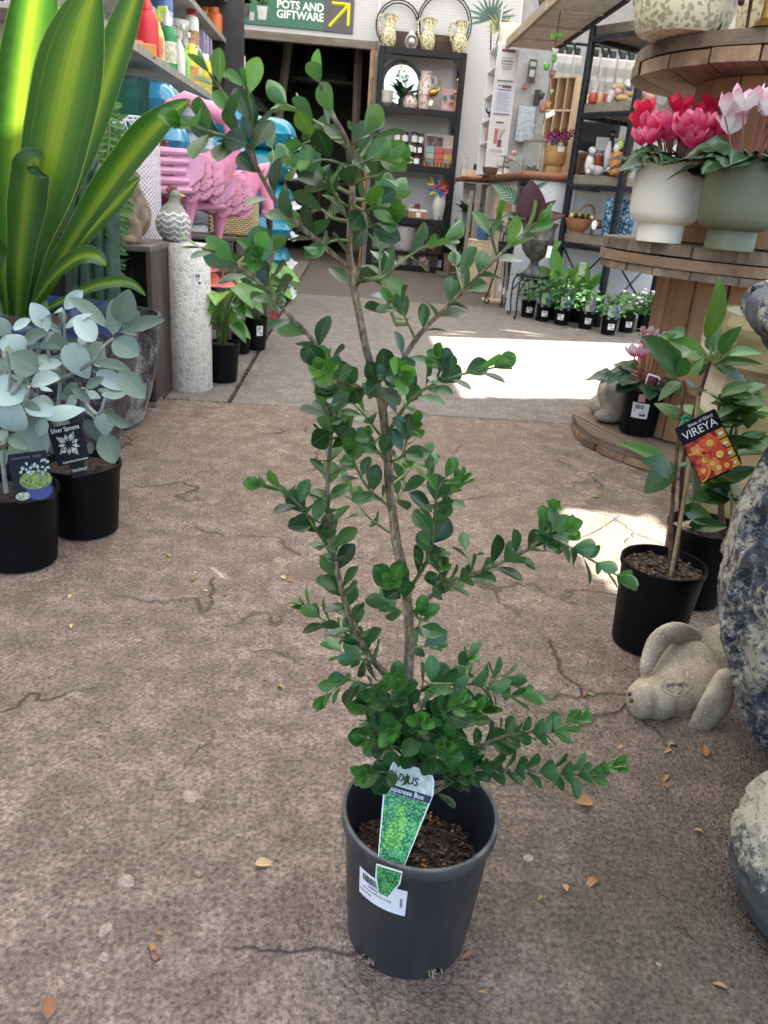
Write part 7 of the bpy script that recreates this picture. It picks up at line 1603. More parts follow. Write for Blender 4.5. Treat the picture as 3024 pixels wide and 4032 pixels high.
# top tier
q = at(2665, 190, 2.36); t_ = thing('patterned_planter', 'large cream patterned planter on the top tier of the reel', 'planter', (q.x, 2.36, 1.166)); part('pot', MB().lathe([(.001, 0), (.105, 0), (.115, .01), (.128, .05), (.137, .14), (.14, .26), (.148, .275), (.138, .275), (.13, .24), (.001, .23)], 56), M_pattern, t_); tuft(t_, (0, 0, .23), 18, .16, M_lg, 1, lw=.35)
q = at(2990, 60, 2.62); t_ = thing('patterned_planter', 'second cream patterned planter behind the brown wire holder', 'planter', (q.x+.06, 2.60, 1.166)); part('pot', MB().lathe([(.001, 0), (.10, 0), (.11, .01), (.13, .14), (.135, .26), (.125, .26), (.12, .2), (.001, .19)], 48), M_pattern, t_)
q = at(2890, 100, 2.28); t_ = thing('wire_holder', 'brown rusty wire plant holder on the top tier of the reel', 'holder', (q.x, 2.28, 1.166)); M_rust = mat('rust_wire', (.10, .045, .03), .6, .4, var=.3)
for k in range(4): a = 2*pi*k/4+.5; part('wire', MB().tube(spline([(cos(a)*.05, sin(a)*.03, .002), (cos(a)*.04, sin(a)*.03, .12), (cos(a)*.055, sin(a)*.04, .25), (cos(a)*.03, sin(a)*.02, .34)], 14), .0045, 6), M_rust, t_)
part('wire', MB().tube(spline([(-.01, -.04, .07), (-.03, -.045, .11), (-.0, -.045, .15), (.02, -.045, .1)], 10), .004, 6).ell((-.012, -.042, .065), .009, 8, 6), M_rust, t_)
q = at(3010, 40, 2.05); t_ = thing('orange_leaf_dish', 'bright orange leaf shaped dish at the edge of the top tier', 'dish', (q.x+.07, 2.17, 1.166)); part('stem', MB().lathe([(.001, 0), (.04, 0), (.02, .02), (.015, .10)], 16), M_gold, t_); part('leaf_dish', MB().lathe([(.001, .10), (.06, .13), (.11, .2), (.115, .22), (.10, .2), (.05, .14)], 28), mat('orange_glaze', (.72, .34, .02), .3, var=.2), t_)
# lower tier: stone frog, potted cyclamen
M_stone = mat('pale_stone', (.40, .345, .27), .9, var=.22, vs=22, bmp=.6, bs=120)
FB = V((.985, 2.62, .052)); t_ = thing('stone_frog', 'pale smooth stone frog statue on the lowest tier of the reel', 'statue', FB)
b = MB().ell((0, 0, .085), (.085, .10, .085)).ell((-.035, -.055, .085), (.065, .06, .06)).ell((-.05, -.07, .135), (.02, .02, .018)).ell((-.065, -.03, .13), (.018, .018, .016)).ell((-.06, -.08, .02), (.055, .04, .022)).ell((.03, -.09, .025), (.05, .035, .025)).ell((-.05, .03, .03), (.05, .06, .04)); me = remesh(b, .006, 8); me.materials.append(M_stone); put('statue_body', me, t_)
q = gz(2530, 1722, .052)+V((0, .055, 0)); t_ = thing('potted_cyclamen', 'pink and white cyclamen with price label in a black pot on the lowest tier', 'plant', (q.x, q.y, .052)); bpot(t_, .070, .150)
rs = random.Random(90); cyclamen(t_, .15, [(rs.uniform(-.09, .03), rs.uniform(-.08, .0), rs.uniform(.25, .325), 'bi') for k in range(9)], .043, 0, 30, .13, 8, .075)
sticker(t_, .070, .150, .088, -pi/2-.45, .052, .05); part('plant_tag', MB().prism(rr_outline(.044, .062, .006), .001, Matrix.Translation((-.02, -.085, .18)) @ Matrix.Rotation(.25, 4, 'Y') @ Matrix.Rotation(pi/2-.3, 4, 'X')), M_label, t_, 0); part('tag_picture', MB().prism(rr_outline(.036, .045, .004), .001, Matrix.Translation((-.02, -.0875, .184)) @ Matrix.Rotation(.25, 4, 'Y') @ Matrix.Rotation(pi/2-.3, 4, 'X')), MC['tag_maroon'], t_, 0)
part('tag_tab', MB().box((-.035, -.072, .132), (.022, .002, .024)), mat('pink_tab', (.7, .3, .36), .4), t_, 0)
q = at(2620, 1300, 2.95); t_ = thing('pink_salvia', 'magenta flower spike plant in a small terracotta pot behind the cyclamen', 'plant', (q.x, 3.0, 0)); part('pot', MB().lathe(pot_profile(.07, .30, .25), 24), tc_, t_)
for k, (dx, zt) in enumerate(((.0, .58), (.02, .5), (-.02, .44))):
    part('flower_stem', MB().tube([(0, 0, .25), (dx, -.02, (zt+.25)/2), (dx, -.02, zt)], .003, 5), M_stem, t_)
    for j in range(10): a = j*2.4; z = .32+(zt-.32)*j/9; leaf(PM['red' if j % 2 else 'pink'], t_, (dx, -.02, z), (cos(a), sin(a)-.4, .35), .038, name='petal')
tuft(t_, (0, 0, .28), 20, .10, M_lg, 1, shape='ovate', lw=.5)
# ================================================================== GLAZED YELLOW POT
t_ = thing('glazed_pot', 'large faceted pale yellow glazed pot beside the reel', 'pot', (1.08, 1.80, 0), .25); myg, t, p = nodes('yellow_glaze'); co = coords(t, 'Object', (1, 1, 3)); n = noise(t, co, 6, 5); L(t, ramp(t, n, [(.3, (.12, .10, .05)), (.5, (.24, .205, .10)), (.75, (.33, .30, .18))]).outputs[0], p.inputs['Base Color']); p.inputs['Roughness'].default_value = .16
part('body', MB().lathe([(.001, 0), (.12, 0), (.15, .03), (.185, .2), (.19, .34), (.185, .40)], 8), myg, t_, 20); part('rim', MB().lathe([(.185, .40), (.215, .415), (.222, .50), (.214, .525), (.19, .525), (.175, .50), (.16, .36), (.001, .34)], 8), myg, t_, 20)
# ================================================================== VIREYA RHODODENDRONS
M_vir = leafmat('vireya_leaf', (.035, .105, .022), (.07, .17, .035), .34, .18, rib=(.13, .22, .07), ribw=.02, rnd=.22, spec=.5, under=(.12, .2, .08), yr=.7)
vl = [leaf_mesh(M_vir, 'ovate', .5, .18, .12, 10, .12, .07), leaf_mesh(M_vir, 'ovate', .5, .28, -.10, 10, .10, .07), leaf_mesh(M_vir, 'ovate', .5, -.1, .25, 10, .12, .07)]
M_vstem = mat('vireya_stem', (.20, .11, .06), .7, var=.3, vs=60); M_vred = mat('vireya_red_stem', (.14, .05, .045), .6, var=.3, vs=60)
V1 = V((.578, 1.185, 0)); v1 = thing('vireya', 'tall vireya rhododendron with a flower picture tag and cane in a black pot', 'plant', V1); bpot(v1, .073, .165, .148)
bk_ = MB(); rs = random.Random(14)
for k in range(260):
    a = rs.uniform(0, 6.3); q = .066*sqrt(rs.random()); l = rs.uniform(.003, .011); bk_.box((0, 0, 0), (l, l*.5, l*.25), .0004, Matrix.Translation((q*cos(a), q*sin(a), .149+rs.uniform(0, .004))) @ Matrix.Rotation(rs.uniform(0, 6.3), 4, 'Z') @ Matrix.Rotation(rs.uniform(-.5, .5), 4, 'Y'))
part('bark_chips', bk_, MC['bark'] if 'bark' in MC else mat('bark', (.13, .075, .045), .9, var=.6, vs=90), v1, 0)['kind'] = 'stuff'
def vst(pts, r, m_, par, O, n=16): part('stem', MB().tube(spline([at(*q)-O for q in pts], n), [r*(1-.35*i/(n-1)) for i in range(n)], 8), m_, par)
vst([(2640, 2330, 1.185), (2640, 2150, 1.18), (2650, 1950, 1.17), (2668, 1750, 1.16), (2688, 1560, 1.15), (2693, 1495, 1.145)], .0042, M_vstem, v1, V1); vst([(2655, 2330, 1.19), (2680, 2000, 1.185), (2690, 1820, 1.18), (2735, 1620, 1.17), (2775, 1490, 1.16), (2798, 1415, 1.155)], .0042, M_vred, v1, V1)
part('cane', MB().tube([at(2633, 2315, 1.165)-V1, at(2675, 2080, 1.155)-V1, at(2722, 1790, 1.15)-V1, at(2752, 1560, 1.16)-V1], .0036, 8), M_bamboo, v1)
part('tie', MB().tube([at(2700+18*cos(a), 1650+9*sin(a), 1.155+.006*sin(a))-V1 for a in [2*pi*i/14 for i in range(14)]], .0025, 6, closed=True).tube([at(2690, 1655, 1.14)-V1, at(2672, 1690, 1.13)-V1, at(2680, 1720, 1.128)-V1], .0022, 5), mat('green_tie', (.02, .30, .14), .4), v1)
def z8(x, y): return 2500+x/3.16, 900+y/3.16
def z6(x, y): return 2200+x/1.7015, 900+y/1.7015
VL = [(z8(*a), z8(*b), w_) for a, b, w_ in (((560, 1830), (-10, 1395), .40), ((610, 1800), (300, 1400), .5), ((600, 1860), (570, 1580), .62), ((660, 1850), (840, 1640), .5), ((570, 1890), (330, 2040), .35), ((900, 1640), (310, 1350), .42), ((900, 1400), (1187, 733), .40), ((990, 1560), (1020, 1245), .8), ((1030, 1560), (1225, 1245), .5), ((640, 1330), (355, 1280), .6), ((950, 1690), (1445, 1820), .36), ((970, 1680), (1580, 1650), .26), ((1150, 1590), (1600, 1500), .32), ((880, 1660), (800, 1830), .5), ((700, 1500), (620, 1560), .5), ((1100, 1480), (1215, 1310), .4))]
VL += [(z6(*a), z6(*b), w_) for a, b, w_ in (((740, 1560), (408, 1460), .34), ((790, 1570), (595, 1770), .62), ((770, 1640), (650, 1535), .4), ((890, 1560), (935, 1860), .48), ((860, 1290), (665, 1148), .42), ((810, 1880), (1005, 1965), .45), ((850, 1985), (1095, 2005), .32), ((690, 1740), (835, 1795), .3), ((800, 1600), (880, 1560), .4), ((870, 1780), (920, 1880), .5), ((930, 1060), (880, 1110), .5))]
rs = random.Random(31); base_w = at(2795, 1420, 1.155)
for b0, t0, w_ in VL:
    dy = rs.uniform(-.03, .03); Yb = 1.15+dy*.4; A, B = at(*b0, Yb), at(*t0, Yb+rs.uniform(-.06, .04)); d = B-A
    leaf(rs.choice(vl), v1, A-V1, d, d.length*1.03, (CP-A).normalized()*.55+V((rs.uniform(-.3, .3), -.1, rs.uniform(.3, .9))), rs.uniform(-.3, .3), w_/.5)
for k in range(5): a = at(2792+k*9, 1425, 1.15); part('bud', MB().lathe([(.001, 0), (.0035, .008), (.001, .022+.004*k)], 8, M=Matrix.Translation(a-V1) @ Matrix.Rotation(.3*(k-2), 4, 'Y')), mat('bud_green', (.25, .34, .10), .4), v1)
V2 = V((.735, 1.37, 0)); v2 = thing('vireya', 'second leafy vireya half hidden behind the tall lava pot', 'plant', V2); bpot(v2, .073, .165, .145)
part('cane', MB().tube([at(2875, 2150, 1.37)-V2, at(2890, 1800, 1.37)-V2, at(2918, 1480, 1.37)-V2], .0036, 8), M_bamboo, v2)
for k, (x, y) in enumerate(((2830, 1560), (2790, 1650), (2900, 1600))): vst([(2840+8*k, 2150, 1.37), (2830+8*k, 1900, 1.37), (x, y, 1.36)], .0042, M_vstem, v2, V2)
for k in range(78):
    cx, cy_ = rs.choice(((2830, 1560), (2790, 1660), (2900, 1610), (2960, 1620), (2850, 1800), (2830, 1900), (2880, 1960), (2800, 1760), (2900, 1750))); a = rs.uniform(0, 6.3); A = at(cx, cy_, 1.36+rs.uniform(-.02, .02)); leaf(rs.choice(vl), v2, A-V2, (cos(a), sin(a)*.6-.2, rs.uniform(-.2, .8)), rs.uniform(.05, .085), V((0, -.4, 1)), rs.uniform(-.4, .4))
# picture tag
Cc = at(2788, 1758, 1.10); Mt = frame(Cc, radians(28), V((-.15, -1, .25)), V1); tg = putm('plant_tag', MB().prism(rr_outline(.066, .096, .003), .0009).mesh(M_card, 0), v1, Mt)
put('lettering', text_mesh('VIREYA', .0175, M_tagw, .0001, sx=.95), tg, (.0, .0295, .0013)); put('lettering', text_mesh('Blaze of Glory', .0068, M_tagw, .0001), tg, (.006, .0415, .0013))
part('printed_ground', MB().box((-.007, -.014, .0011), (.050, .064, .0002)), mat('tag_fire', (.48, .05, .02), .35, var=.5, vs=80), tg, 0)
pmr = [mat('tag_petal_%d' % k, c, .35, var=.1, vs=150) for k, c in enumerate(((.74, .12, .05), (.80, .26, .10), (.66, .07, .04)))]; pc = mat('tag_flower_eye', (.82, .58, .12), .35)
for k, (x, y, r) in enumerate(((.004, .004, .015), (-.018, .002, .010), (.010, -.018, .016), (-.014, -.016, .012), (.0, -.036, .012), (.012, -.038, .011), (-.022, -.030, .010), (-.006, -.026, .010))):
    b = MB()
    for j in range(5): a = 2*pi*j/5+k; q = Matrix.Rotation(a, 4, 'Z'); c = V((x, y, .0014+.0001*k)); b.add([c, c+q @ V((r*.6, r*.42, 0)), c+q @ V((r, r*.18, 0)), c+q @ V((r, -r*.18, 0)), c+q @ V((r*.6, -r*.42, 0))], [(0, 1, 2, 3, 4)])
    part('printed_flower', b, pmr[k % 3], tg, 0); part('printed_eye', MB().lathe([(.001, 0), (r*.36, 0)], 10, M=Matrix.Translation((x, y, .0023+.0001*k))), pc, tg, 0)
for k in range(4): part('care_icon', MB().box((.0245, .010-.0165*k, .0014), (.0125, .0145, .0004)), mat('tag_amber', (.68, .33, .03), .4), tg, 0); part('icon_mark', MB().box((.0245, .010-.0165*k, .0018), (.006, .0045, .0002), 0), M_tagw, tg, 0)
part('printed_arc', MB().tube([(-.0315+.021*cos(a), -.022+.023*sin(a), .0032) for a in [-pi/2+pi*i/16 for i in range(17)]], .0012, 4), mat('tag_amber', (.68, .33, .03), .4), tg)
part('tag_corner', MB().box((-.004, -.047, .003), (.034, .003, .0003)), M_card, tg, 0)
# ================================================================== STONE PIG
PB = gz(2700, 2900); PB = V((.575, 1.02, 0)); pg = thing('stone_pig', 'pale speckled stone pig statue lying beside the tall lava pot', 'statue', PB)
def E_(b, x, y, Y, rx, ry, rz_, M=None):
    c = at(x, y, Y); k = mpp(c); b.ell(c-PB, (rx*k, ry*k, rz_*k), 16, 11, M)
b = MB()
E_(b, 2690, 2690, 1.035, 165, 150, 132); E_(b, 2640, 2720, 1.01, 120, 110, 100); E_(b, 2575, 2750, .99, 105, 90, 92); E_(b, 2525, 2757, .978, 58, 74, 80); E_(b, 2660, 2805, 1.0, 120, 90, 66); E_(b, 2750, 2810, 1.02, 120, 110, 95); E_(b, 2690, 2600, 1.06, 120, 110, 95)
E_(b, 2890, 2640, 1.13, 190, 190, 190); E_(b, 2850, 2890, .985, 120, 80, 75); E_(b, 2830, 2930, .965, 90, 60, 45)
me = remesh(b, .0042, 7); mpig, t, p = nodes('pig_stone'); co = coords(t); n1 = noise(t, co, 26, 5); n2 = noise(t, co, 300, 4, .6)
base = ramp(t, n1, [(.3, (.27, .205, .135)), (.55, (.43, .355, .25)), (.75, (.54, .47, .355))]).outputs[0]; base = mixc(t, ramp(t, n2, [(.56, (0, 0, 0)), (.64, (1, 1, 1))]).outputs[0], base, (.62, .56, .45)); base = mixc(t, ramp(t, n2, [(.3, (1, 1, 1)), (.36, (0, 0, 0))]).outputs[0], base, (.15, .12, .09))
L(t, base, p.inputs['Base Color']); p.inputs['Roughness'].default_value = .9; bump(t, p, math_(t, 'ADD', n2, n1), .7, .003)
me.materials.append(mpig); put('statue_body', me, pg)
for (pts, rad, fl, nm) in ((((2735, 2505, 1.07), (2655, 2490, 1.05), (2598, 2520, 1.035), (2562, 2585, 1.02), (2542, 2640, 1.005)), (.014, .019, .019, .015, .010), (.75, 1), 'ear'), (((2850, 2660, .985), (2842, 2710, .965), (2815, 2775, .95), (2770, 2840, .945), (2735, 2868, .95)), (.014, .022, .025, .021, .012), (.6, 1), 'ear')):
    b = MB(); pp = spline([at(*q)-PB for q in pts], 30); rr2 = [np.interp(i/29, np.linspace(0, 1, 5), rad) for i in range(30)]
    for i, q in enumerate(pp): b.ell(q, (rr2[i]*1.12, rr2[i]*.36, rr2[i]*1.12), 10, 7)
    m2 = remesh(b, .004, 5); m2.materials.append(mpig); put(nm, m2, pg)
eb = MB(); ec = at(2682, 2722, .905)-PB
for r_, rad in ((.0150, .0022), (.0088, .0018)): eb.tube([ec+CR*(r_*1.3*cos(a))+CU*(r_*.62*sin(a))+fw*(.012+.012*abs(cos(a))) for a in [2*pi*i/20 for i in range(20)]], rad, 6, closed=True)
part('eye', eb, mpig, pg)
for dx in (-12, 14): part('nostril', MB().ell(at(2482+dx*.3, 2745+dx, .93)-PB, (.0035, .003, .004), 8, 6), mat('stone_dark', (.10, .08, .06), .9), pg)
# ================================================================== TALL LAVA POT AND CORNER POT
M_lavaR = lavamat('lava_glaze_tall', (.020, .022, .027), (.40, .37, .29), .55, 1.15, (.03, .055, .10))
TA = V((.80, .83, 0)); t_ = thing('tall_lava_pot', 'tall dark lava glaze pot with flared lip and cream crater streaks', 'pot', TA)
put('body', lava_mesh([(.13, 0), (.165, .02), (.215, .08), (.262, .18), (.284, .28), (.282, .36), (.262, .45), (.252, .50), (.262, .54), (.30, .585), (.330, .61), (.338, .628), (.334, .645), (.315, .655)], 620, M_lavaR, 1500, 3, .85, 1.35), t_)
part('rim', MB().lathe([(.3155, .6548), (.285, .657), (.265, .64), (.24, .55), (.235, .45)], 80), M_lavaR, t_); part('inside', MB().lathe([(.2355, .46), (.24, .36), (.001, .34)], 48), M_inner, t_)
M_lavaC = lavamat('lava_glaze_corner', (.095, .093, .088), (.42, .39, .30), .53, 1.0, (.065, .065, .064), (.085, 3.2), .7)
CC_ = V((.588, .605, 0)); t_ = thing('low_lava_pot', 'low rounded grey lava glaze pot with cream pitted crown', 'pot', CC_)
put('body', lava_mesh([(.085, 0), (.105, .012), (.122, .045), (.128, .08), (.122, .115), (.105, .145), (.085, .165), (.07, .172)], 420, M_lavaC, 300, 6, .4, .8), t_)
part('rim', MB().lathe([(.0702, .1718), (.055, .168), (.05, .14), (.05, .08)], 60), M_lavaC, t_); part('inside', MB().lathe([(.0505, .09), (.001, .08)], 40), M_inner, t_)
# ================================================================== THE BOXWOOD IN THE FOREGROUND
BP = V((.101, .590, 0)); PR, PH = .0765, .160
bxw = thing('potted_boxwood', 'leafy boxwood shrub in a grey-black nursery pot standing alone on the concrete', 'plant', BP)
mpot, t, p = nodes('worn_black_pot'); p.inputs['Specular IOR Level'].default_value = .5; co = coords(t); s = t.nodes.new('ShaderNodeSeparateXYZ'); L(t, co, s.inputs[0])
n1 = noise(t, coords(t, 'Object', (1, 1, .18)), 60, 4); n2 = noise(t, co, 22, 5, .65); n3 = noise(t, co, 320, 2)
base = mixc(t, n2, (.017, .018, .021), (.032, .034, .039))
base = mixc(t, math_(t, 'MULTIPLY', ramp(t, n1, [(.5, (0, 0, 0)), (.72, (1, 1, 1))]).outputs[0], .35), base, (.055, .057, .063))
dust = ramp(t, math_(t, 'ADD', math_(t, 'MULTIPLY', s.outputs[2], -14.0), math_(t, 'MULTIPLY', n2, 1.6)), [(.35, (0, 0, 0)), (.8, (1, 1, 1))]).outputs[0]
base = mixc(t, math_(t, 'MULTIPLY', dust, .22), base, (.07, .058, .047))
base = mixc(t, ramp(t, n3, [(.74, (0, 0, 0)), (.78, (1, 1, 1))]).outputs[0], base, (.16, .15, .14))
L(t, base, p.inputs['Base Color']); L(t, ramp(t, n2, [(.3, (.27, .27, .27)), (.7, (.46, .46, .46))]).outputs[0], p.inputs['Roughness']); bump(t, p, math_(t, 'ADD', n1, n2), .12, .0015)
prof = [(.0635, 0), (.0640, .012), (.066, .03), (.0705, .09), (.0732, .137), (.0762, .1385), (.0772, .1415), (.0772, .149), (.0764, .1522), (.0745, .1522), (.0728, .150), (.0718, .137), (.0695, .10), (.068, .085)]
prof = [(r_, z_*.160/.152) for r_, z_ in prof]
b = MB().lathe(prof, 120)
for i in range(120):
    a = (360*i/120) % 360
    for c in (228, 292, 18, 90, 155):
        if abs(a-c) < 7.6: x, y, z = b.v[i]; b.v[i] = (x, y, .0105)
b.lathe([(.001, .0125), (.0638, .0125)], 60)
part('pot', b, mpot, bxw)
mrim = mat('scuffed_rim', (.13, .13, .125), .6, var=.3, vs=50, bmp=.2, bs=150)
part('rim_band', MB().lathe([(.0769, .1468), (.0779, .149), (.0779, .157), (.0766, .1608)], 96), mat('worn_rim_band', (.062, .064, .064), .5, var=.3, vs=40, bmp=.1), bxw)
part('rim_edge', MB().tube([(.0757*cos(a), .0757*sin(a), .1598) for a in [2*pi*i/96 for i in range(96)]], .0021, 6, closed=True), mrim, bxw)
# soil surface with bark, prills and roots
SOIL = .093
vs_ = [(0, 0, SOIL+.003)]; fs = []; nn = 40; rings = 12
for j in range(1, rings+1):
    for i in range(nn):
        a = 2*pi*i/nn; q = .0692*j/rings; vs_.append((q*cos(a), q*sin(a), SOIL+.004*mnoise.noise((q*cos(a)*90, q*sin(a)*90, 0))+(-.002 if j > rings-2 else 0)))
fs = [(0, 1+i, 1+(i+1) % nn) for i in range(nn)]
for j in range(rings-1):
    for i in range(nn): a = 1+j*nn; fs.append((a+i, a+nn+i, a+nn+(i+1) % nn, a+(i+1) % nn))
part('soil', MB().add(vs_, fs), M_soil, bxw, 180)
rs = random.Random(4)
bk_ = MB()
for k in range(420):
    a = rs.uniform(0, 2*pi); q = .067*sqrt(rs.random()); l = rs.uniform(.002, .007)
    M = Matrix.Translation((q*cos(a), q*sin(a), SOIL+rs.uniform(.0, .005))) @ Matrix.Rotation(rs.uniform(0, 6.3), 4, 'Z') @ Matrix.Rotation(rs.uniform(-.6, .6), 4, 'Y')
    bk_.box((0, 0, 0), (l, l*rs.uniform(.3, .7), l*.25), .0003, M)
o = part('bark_chips', bk_, mat('bark', (.13, .075, .045), .9, var=.6, vs=90), bxw, 0); o['kind'] = 'stuff'
for k in range(26):
    a = rs.uniform(0, 2*pi); q = .064*sqrt(rs.random()); c = ((.52, .15, .03), (.52, .15, .03), (.42, .34, .16), (.12, .26, .15))[k % 4]
    part('fertiliser_prill', MB().ell((q*cos(a), q*sin(a), SOIL+.005), .0019, 8, 6), mat('prill_%.2f' % c[1], c, .4), bxw)
for k in range(9):
    a = rs.uniform(0, 2*pi); q = .05*sqrt(rs.random()); c = V((q*cos(a), q*sin(a), SOIL+.003)); d = V((rs.uniform(-1, 1), rs.uniform(-1, 1), 0)).normalized()*.02
    part('root_thread', MB().tube(spline([c-d, c+V((0, 0, .006)), c+d*.6+V((.004, 0, .004)), c+d*1.3], 8), .0005, 4), M_twig, bxw)
for c in (228, 292):
    for k in range(9):
        a = radians(c+rs.uniform(-8, 8)); p0 = V((cos(a)*.060, sin(a)*.060, rs.uniform(.002, .011))); p1 = V((cos(a)*rs.uniform(.063, .068), sin(a)*rs.uniform(.063, .068), rs.uniform(.001, .009)))
        part('root_thread', MB().tube([p0, (p0+p1)/2+V((0, 0, .002)), p1], .0007, 4), mat('straw_root', (.34, .27, .16), .8), bxw)
# dry leaf lying on the soil
# ---- woody frame traced from the photograph (disp. coordinates of the 1659 px view)
SC = 3024/1659.0
def Ytrunk(yd): return .605-.105*(1-min(1, max(0, (yd-250)/1450.0)))**1.1
TR = [(893, 1790), (890, 1690), (882, 1560), (882, 1450), (885, 1380), (880, 1300), (870, 1230), (858, 1180), (850, 1120), (842, 1060), (838, 990), (832, 930), (826, 880), (815, 830), (800, 785), (788, 740), (778, 690), (768, 640), (762, 590), (754, 540), (757, 480), (762, 430), (758, 380), (752, 320), (742, 290), (722, 255), (705, 215), (692, 182)]
BR = [  # points, depth change of the tip, leaf spacing factor
 ([(748, 575), (700, 532), (650, 490), (600, 440), (570, 390), (545, 340), (520, 290), (500, 240), (478, 195), (452, 158)], -.07, 1.25),
 ([(522, 296), (475, 292), (435, 278), (398, 268)], -.09, 1.1), ([(545, 345), (548, 300), (545, 250), (535, 200), (530, 185)], -.04, 1.15), ([(570, 392), (590, 350), (588, 320)], .02, 1.0),
 ([(796, 850), (740, 815), (700, 770), (665, 722), (625, 682), (588, 640), (550, 602), (512, 572), (478, 548), (436, 535)], -.09, 1.3),
 ([(590, 640), (560, 560), (556, 550)], -.04, 1), ([(512, 572), (540, 545), (570, 535)], .03, 1),
 ([(748, 318), (710, 280), (680, 262), (650, 240), (618, 226)], .04, 1.05), ([(735, 300), (690, 300), (655, 310)], -.03, 1), ([(758, 420), (705, 392), (660, 365), (618, 352)], .06, 1.1),
 ([(760, 400), (790, 385), (820, 378), (845, 362)], -.03, .95), ([(762, 430), (800, 430), (830, 415), (850, 420)], .05, .95), ([(757, 480), (715, 470), (690, 452), (655, 470)], .05, 1.0),
 ([(757, 500), (795, 490), (830, 480)], -.05, 1.0), ([(755, 380), (735, 355), (700, 345), (676, 350)], -.05, .95), ([(755, 360), (785, 330), (800, 300), (790, 315)], .04, .95), ([(758, 450), (730, 430), (715, 400)], -.04, .9), ([(760, 440), (785, 455), (812, 445)], -.06, .9), ([(756, 520), (720, 520), (690, 535)], -.04, 1.1),
 ([(762, 400), (775, 360), (800, 345), (828, 340)], -.05, .95), ([(750, 330), (770, 310), (790, 285)], .0, .9),
 ([(828, 885), (860, 800), (890, 745), (925, 702), (960, 668), (1000, 630), (1040, 590), (1080, 550), (1112, 520), (1158, 482)], -.06, 1.2),
 ([(898, 735), (882, 700), (868, 672), (855, 655)], -.03, .95), ([(1000, 630), (990, 595), (985, 575)], .03, 1), ([(1075, 555), (1060, 500), (1070, 480)], -.02, 1),
 ([(855, 700), (838, 650), (822, 600), (820, 560), (822, 525)], .05, 1.0), ([(822, 600), (860, 570), (905, 540), (960, 522)], .03, 1.05),
 ([(835, 940), (870, 885), (900, 852), (935, 832), (985, 812), (1030, 802), (1068, 794)], -.05, .95), ([(935, 832), (950, 800), (945, 780)], -.04, .9),
 ([(872, 1495), (805, 1425), (765, 1355), (738, 1275), (722, 1205), (712, 1150), (706, 1080), (710, 1000), (716, 930), (728, 880), (722, 825), (712, 790)], -.045, 1.05),
 ([(720, 1195), (682, 1142), (650, 1095), (612, 1062), (568, 1046)], -.05, 1.0), ([(716, 930), (705, 880), (700, 850)], -.05, .9), ([(780, 845), (745, 828), (720, 815), (700, 800)], -.1, .85), ([(800, 860), (820, 825), (850, 805), (870, 812)], -.11, .85),
 ([(852, 1155), (805, 1125), (772, 1085), (752, 1045)], .04, 1.2), ([(836, 985), (780, 962), (745, 930), (728, 905)], .03, .9), ([(836, 960), (790, 900), (760, 870)], .0, .95),
 ([(850, 1100), (800, 1060), (770, 1010), (762, 985)], -.06, .9), ([(838, 1000), (868, 985), (880, 945), (892, 925)], -.05, .9), ([(842, 1050), (880, 1020), (915, 985)], .04, .95), ([(838, 1000), (812, 970), (800, 940)], -.07, .9), ([(848, 1090), (868, 1060), (880, 1010)], .05, .95),
 ([(876, 1285), (915, 1225), (932, 1180), (938, 1120), (945, 1062), (962, 1032)], -.05, 1.0), ([(940, 1100), (972, 1070), (992, 1045)], -.02, .9), ([(945, 1062), (925, 1030), (930, 1010)], .02, .9),
 ([(886, 1335), (925, 1292), (972, 1262), (1032, 1236), (1092, 1210), (1142, 1186), (1182, 1160), (1232, 1182), (1282, 1212), (1332, 1242)], -.06, 1.1), ([(1172, 1170), (1180, 1140), (1188, 1105)], -.02, .8), ([(1160, 1178), (1200, 1150), (1225, 1145)], -.06, .8), ([(1020, 1240), (1010, 1200), (1002, 1180)], .03, .9), ([(972, 1262), (950, 1235), (955, 1225)], -.04, .9),
 ([(800, 1425), (752, 1372), (702, 1342), (662, 1312)], .03, 1.2), ([(800, 1425), (760, 1420), (722, 1400)], .06, 1.0), ([(850, 1470), (800, 1480), (752, 1470), (712, 1500)], -.05, 1.1),
 ([(886, 1310), (860, 1270), (845, 1255)], -.05, .9), ([(884, 1330), (850, 1310), (835, 1300)], .05, .9), ([(885, 1400), (920, 1395), (940, 1385)], .05, 1), ([(883, 1370), (905, 1350), (910, 1330)], -.04, .9),
 ([(884, 1510), (932, 1478), (980, 1462), (1012, 1420)], .05, 1.05), ([(932, 1478), (985, 1478), (1040, 1480), (1085, 1500), (1140, 1505)], .0, .95), ([(1040, 1480), (1075, 1470), (1110, 1475)], .03, .9),
 ([(890, 1655), (935, 1592), (985, 1545), (1020, 1530)], -.06, .85), ([(890, 1600), (930, 1560), (960, 1540), (1000, 1520)], -.1, .85), ([(940, 1590), (1000, 1570), (1040, 1540)], -.02, .9),
 ([(960, 1690), (1005, 1640), (1060, 1600), (1130, 1582), (1190, 1580), (1246, 1555)], -.06, .85), ([(910, 1730), (980, 1685), (1030, 1662), (1100, 1665), (1200, 1668), (1270, 1674), (1322, 1655)], -.075, .85), ([(985, 1680), (990, 1640), (975, 1600)], -.09, .85),
 ([(884, 1640), (838, 1602), (800, 1560), (785, 1530)], -.04, .85), ([(882, 1600), (850, 1545), (830, 1490)], -.07, .9), ([(888, 1690), (838, 1668), (790, 1672)], -.09, .9), ([(886, 1650), (900, 1600), (905, 1560)], -.09, .85), ([(884, 1590), (830, 1585), (790, 1590)], -.07, .85), ([(882, 1540), (862, 1500), (860, 1470)], -.06, .9), ([(884, 1600), (860, 1570), (845, 1580)], -.1, .85), ([(888, 1660), (930, 1640), (960, 1615)], -.1, .85), ([(884, 1560), (920, 1520), (935, 1490)], .05, .9)]
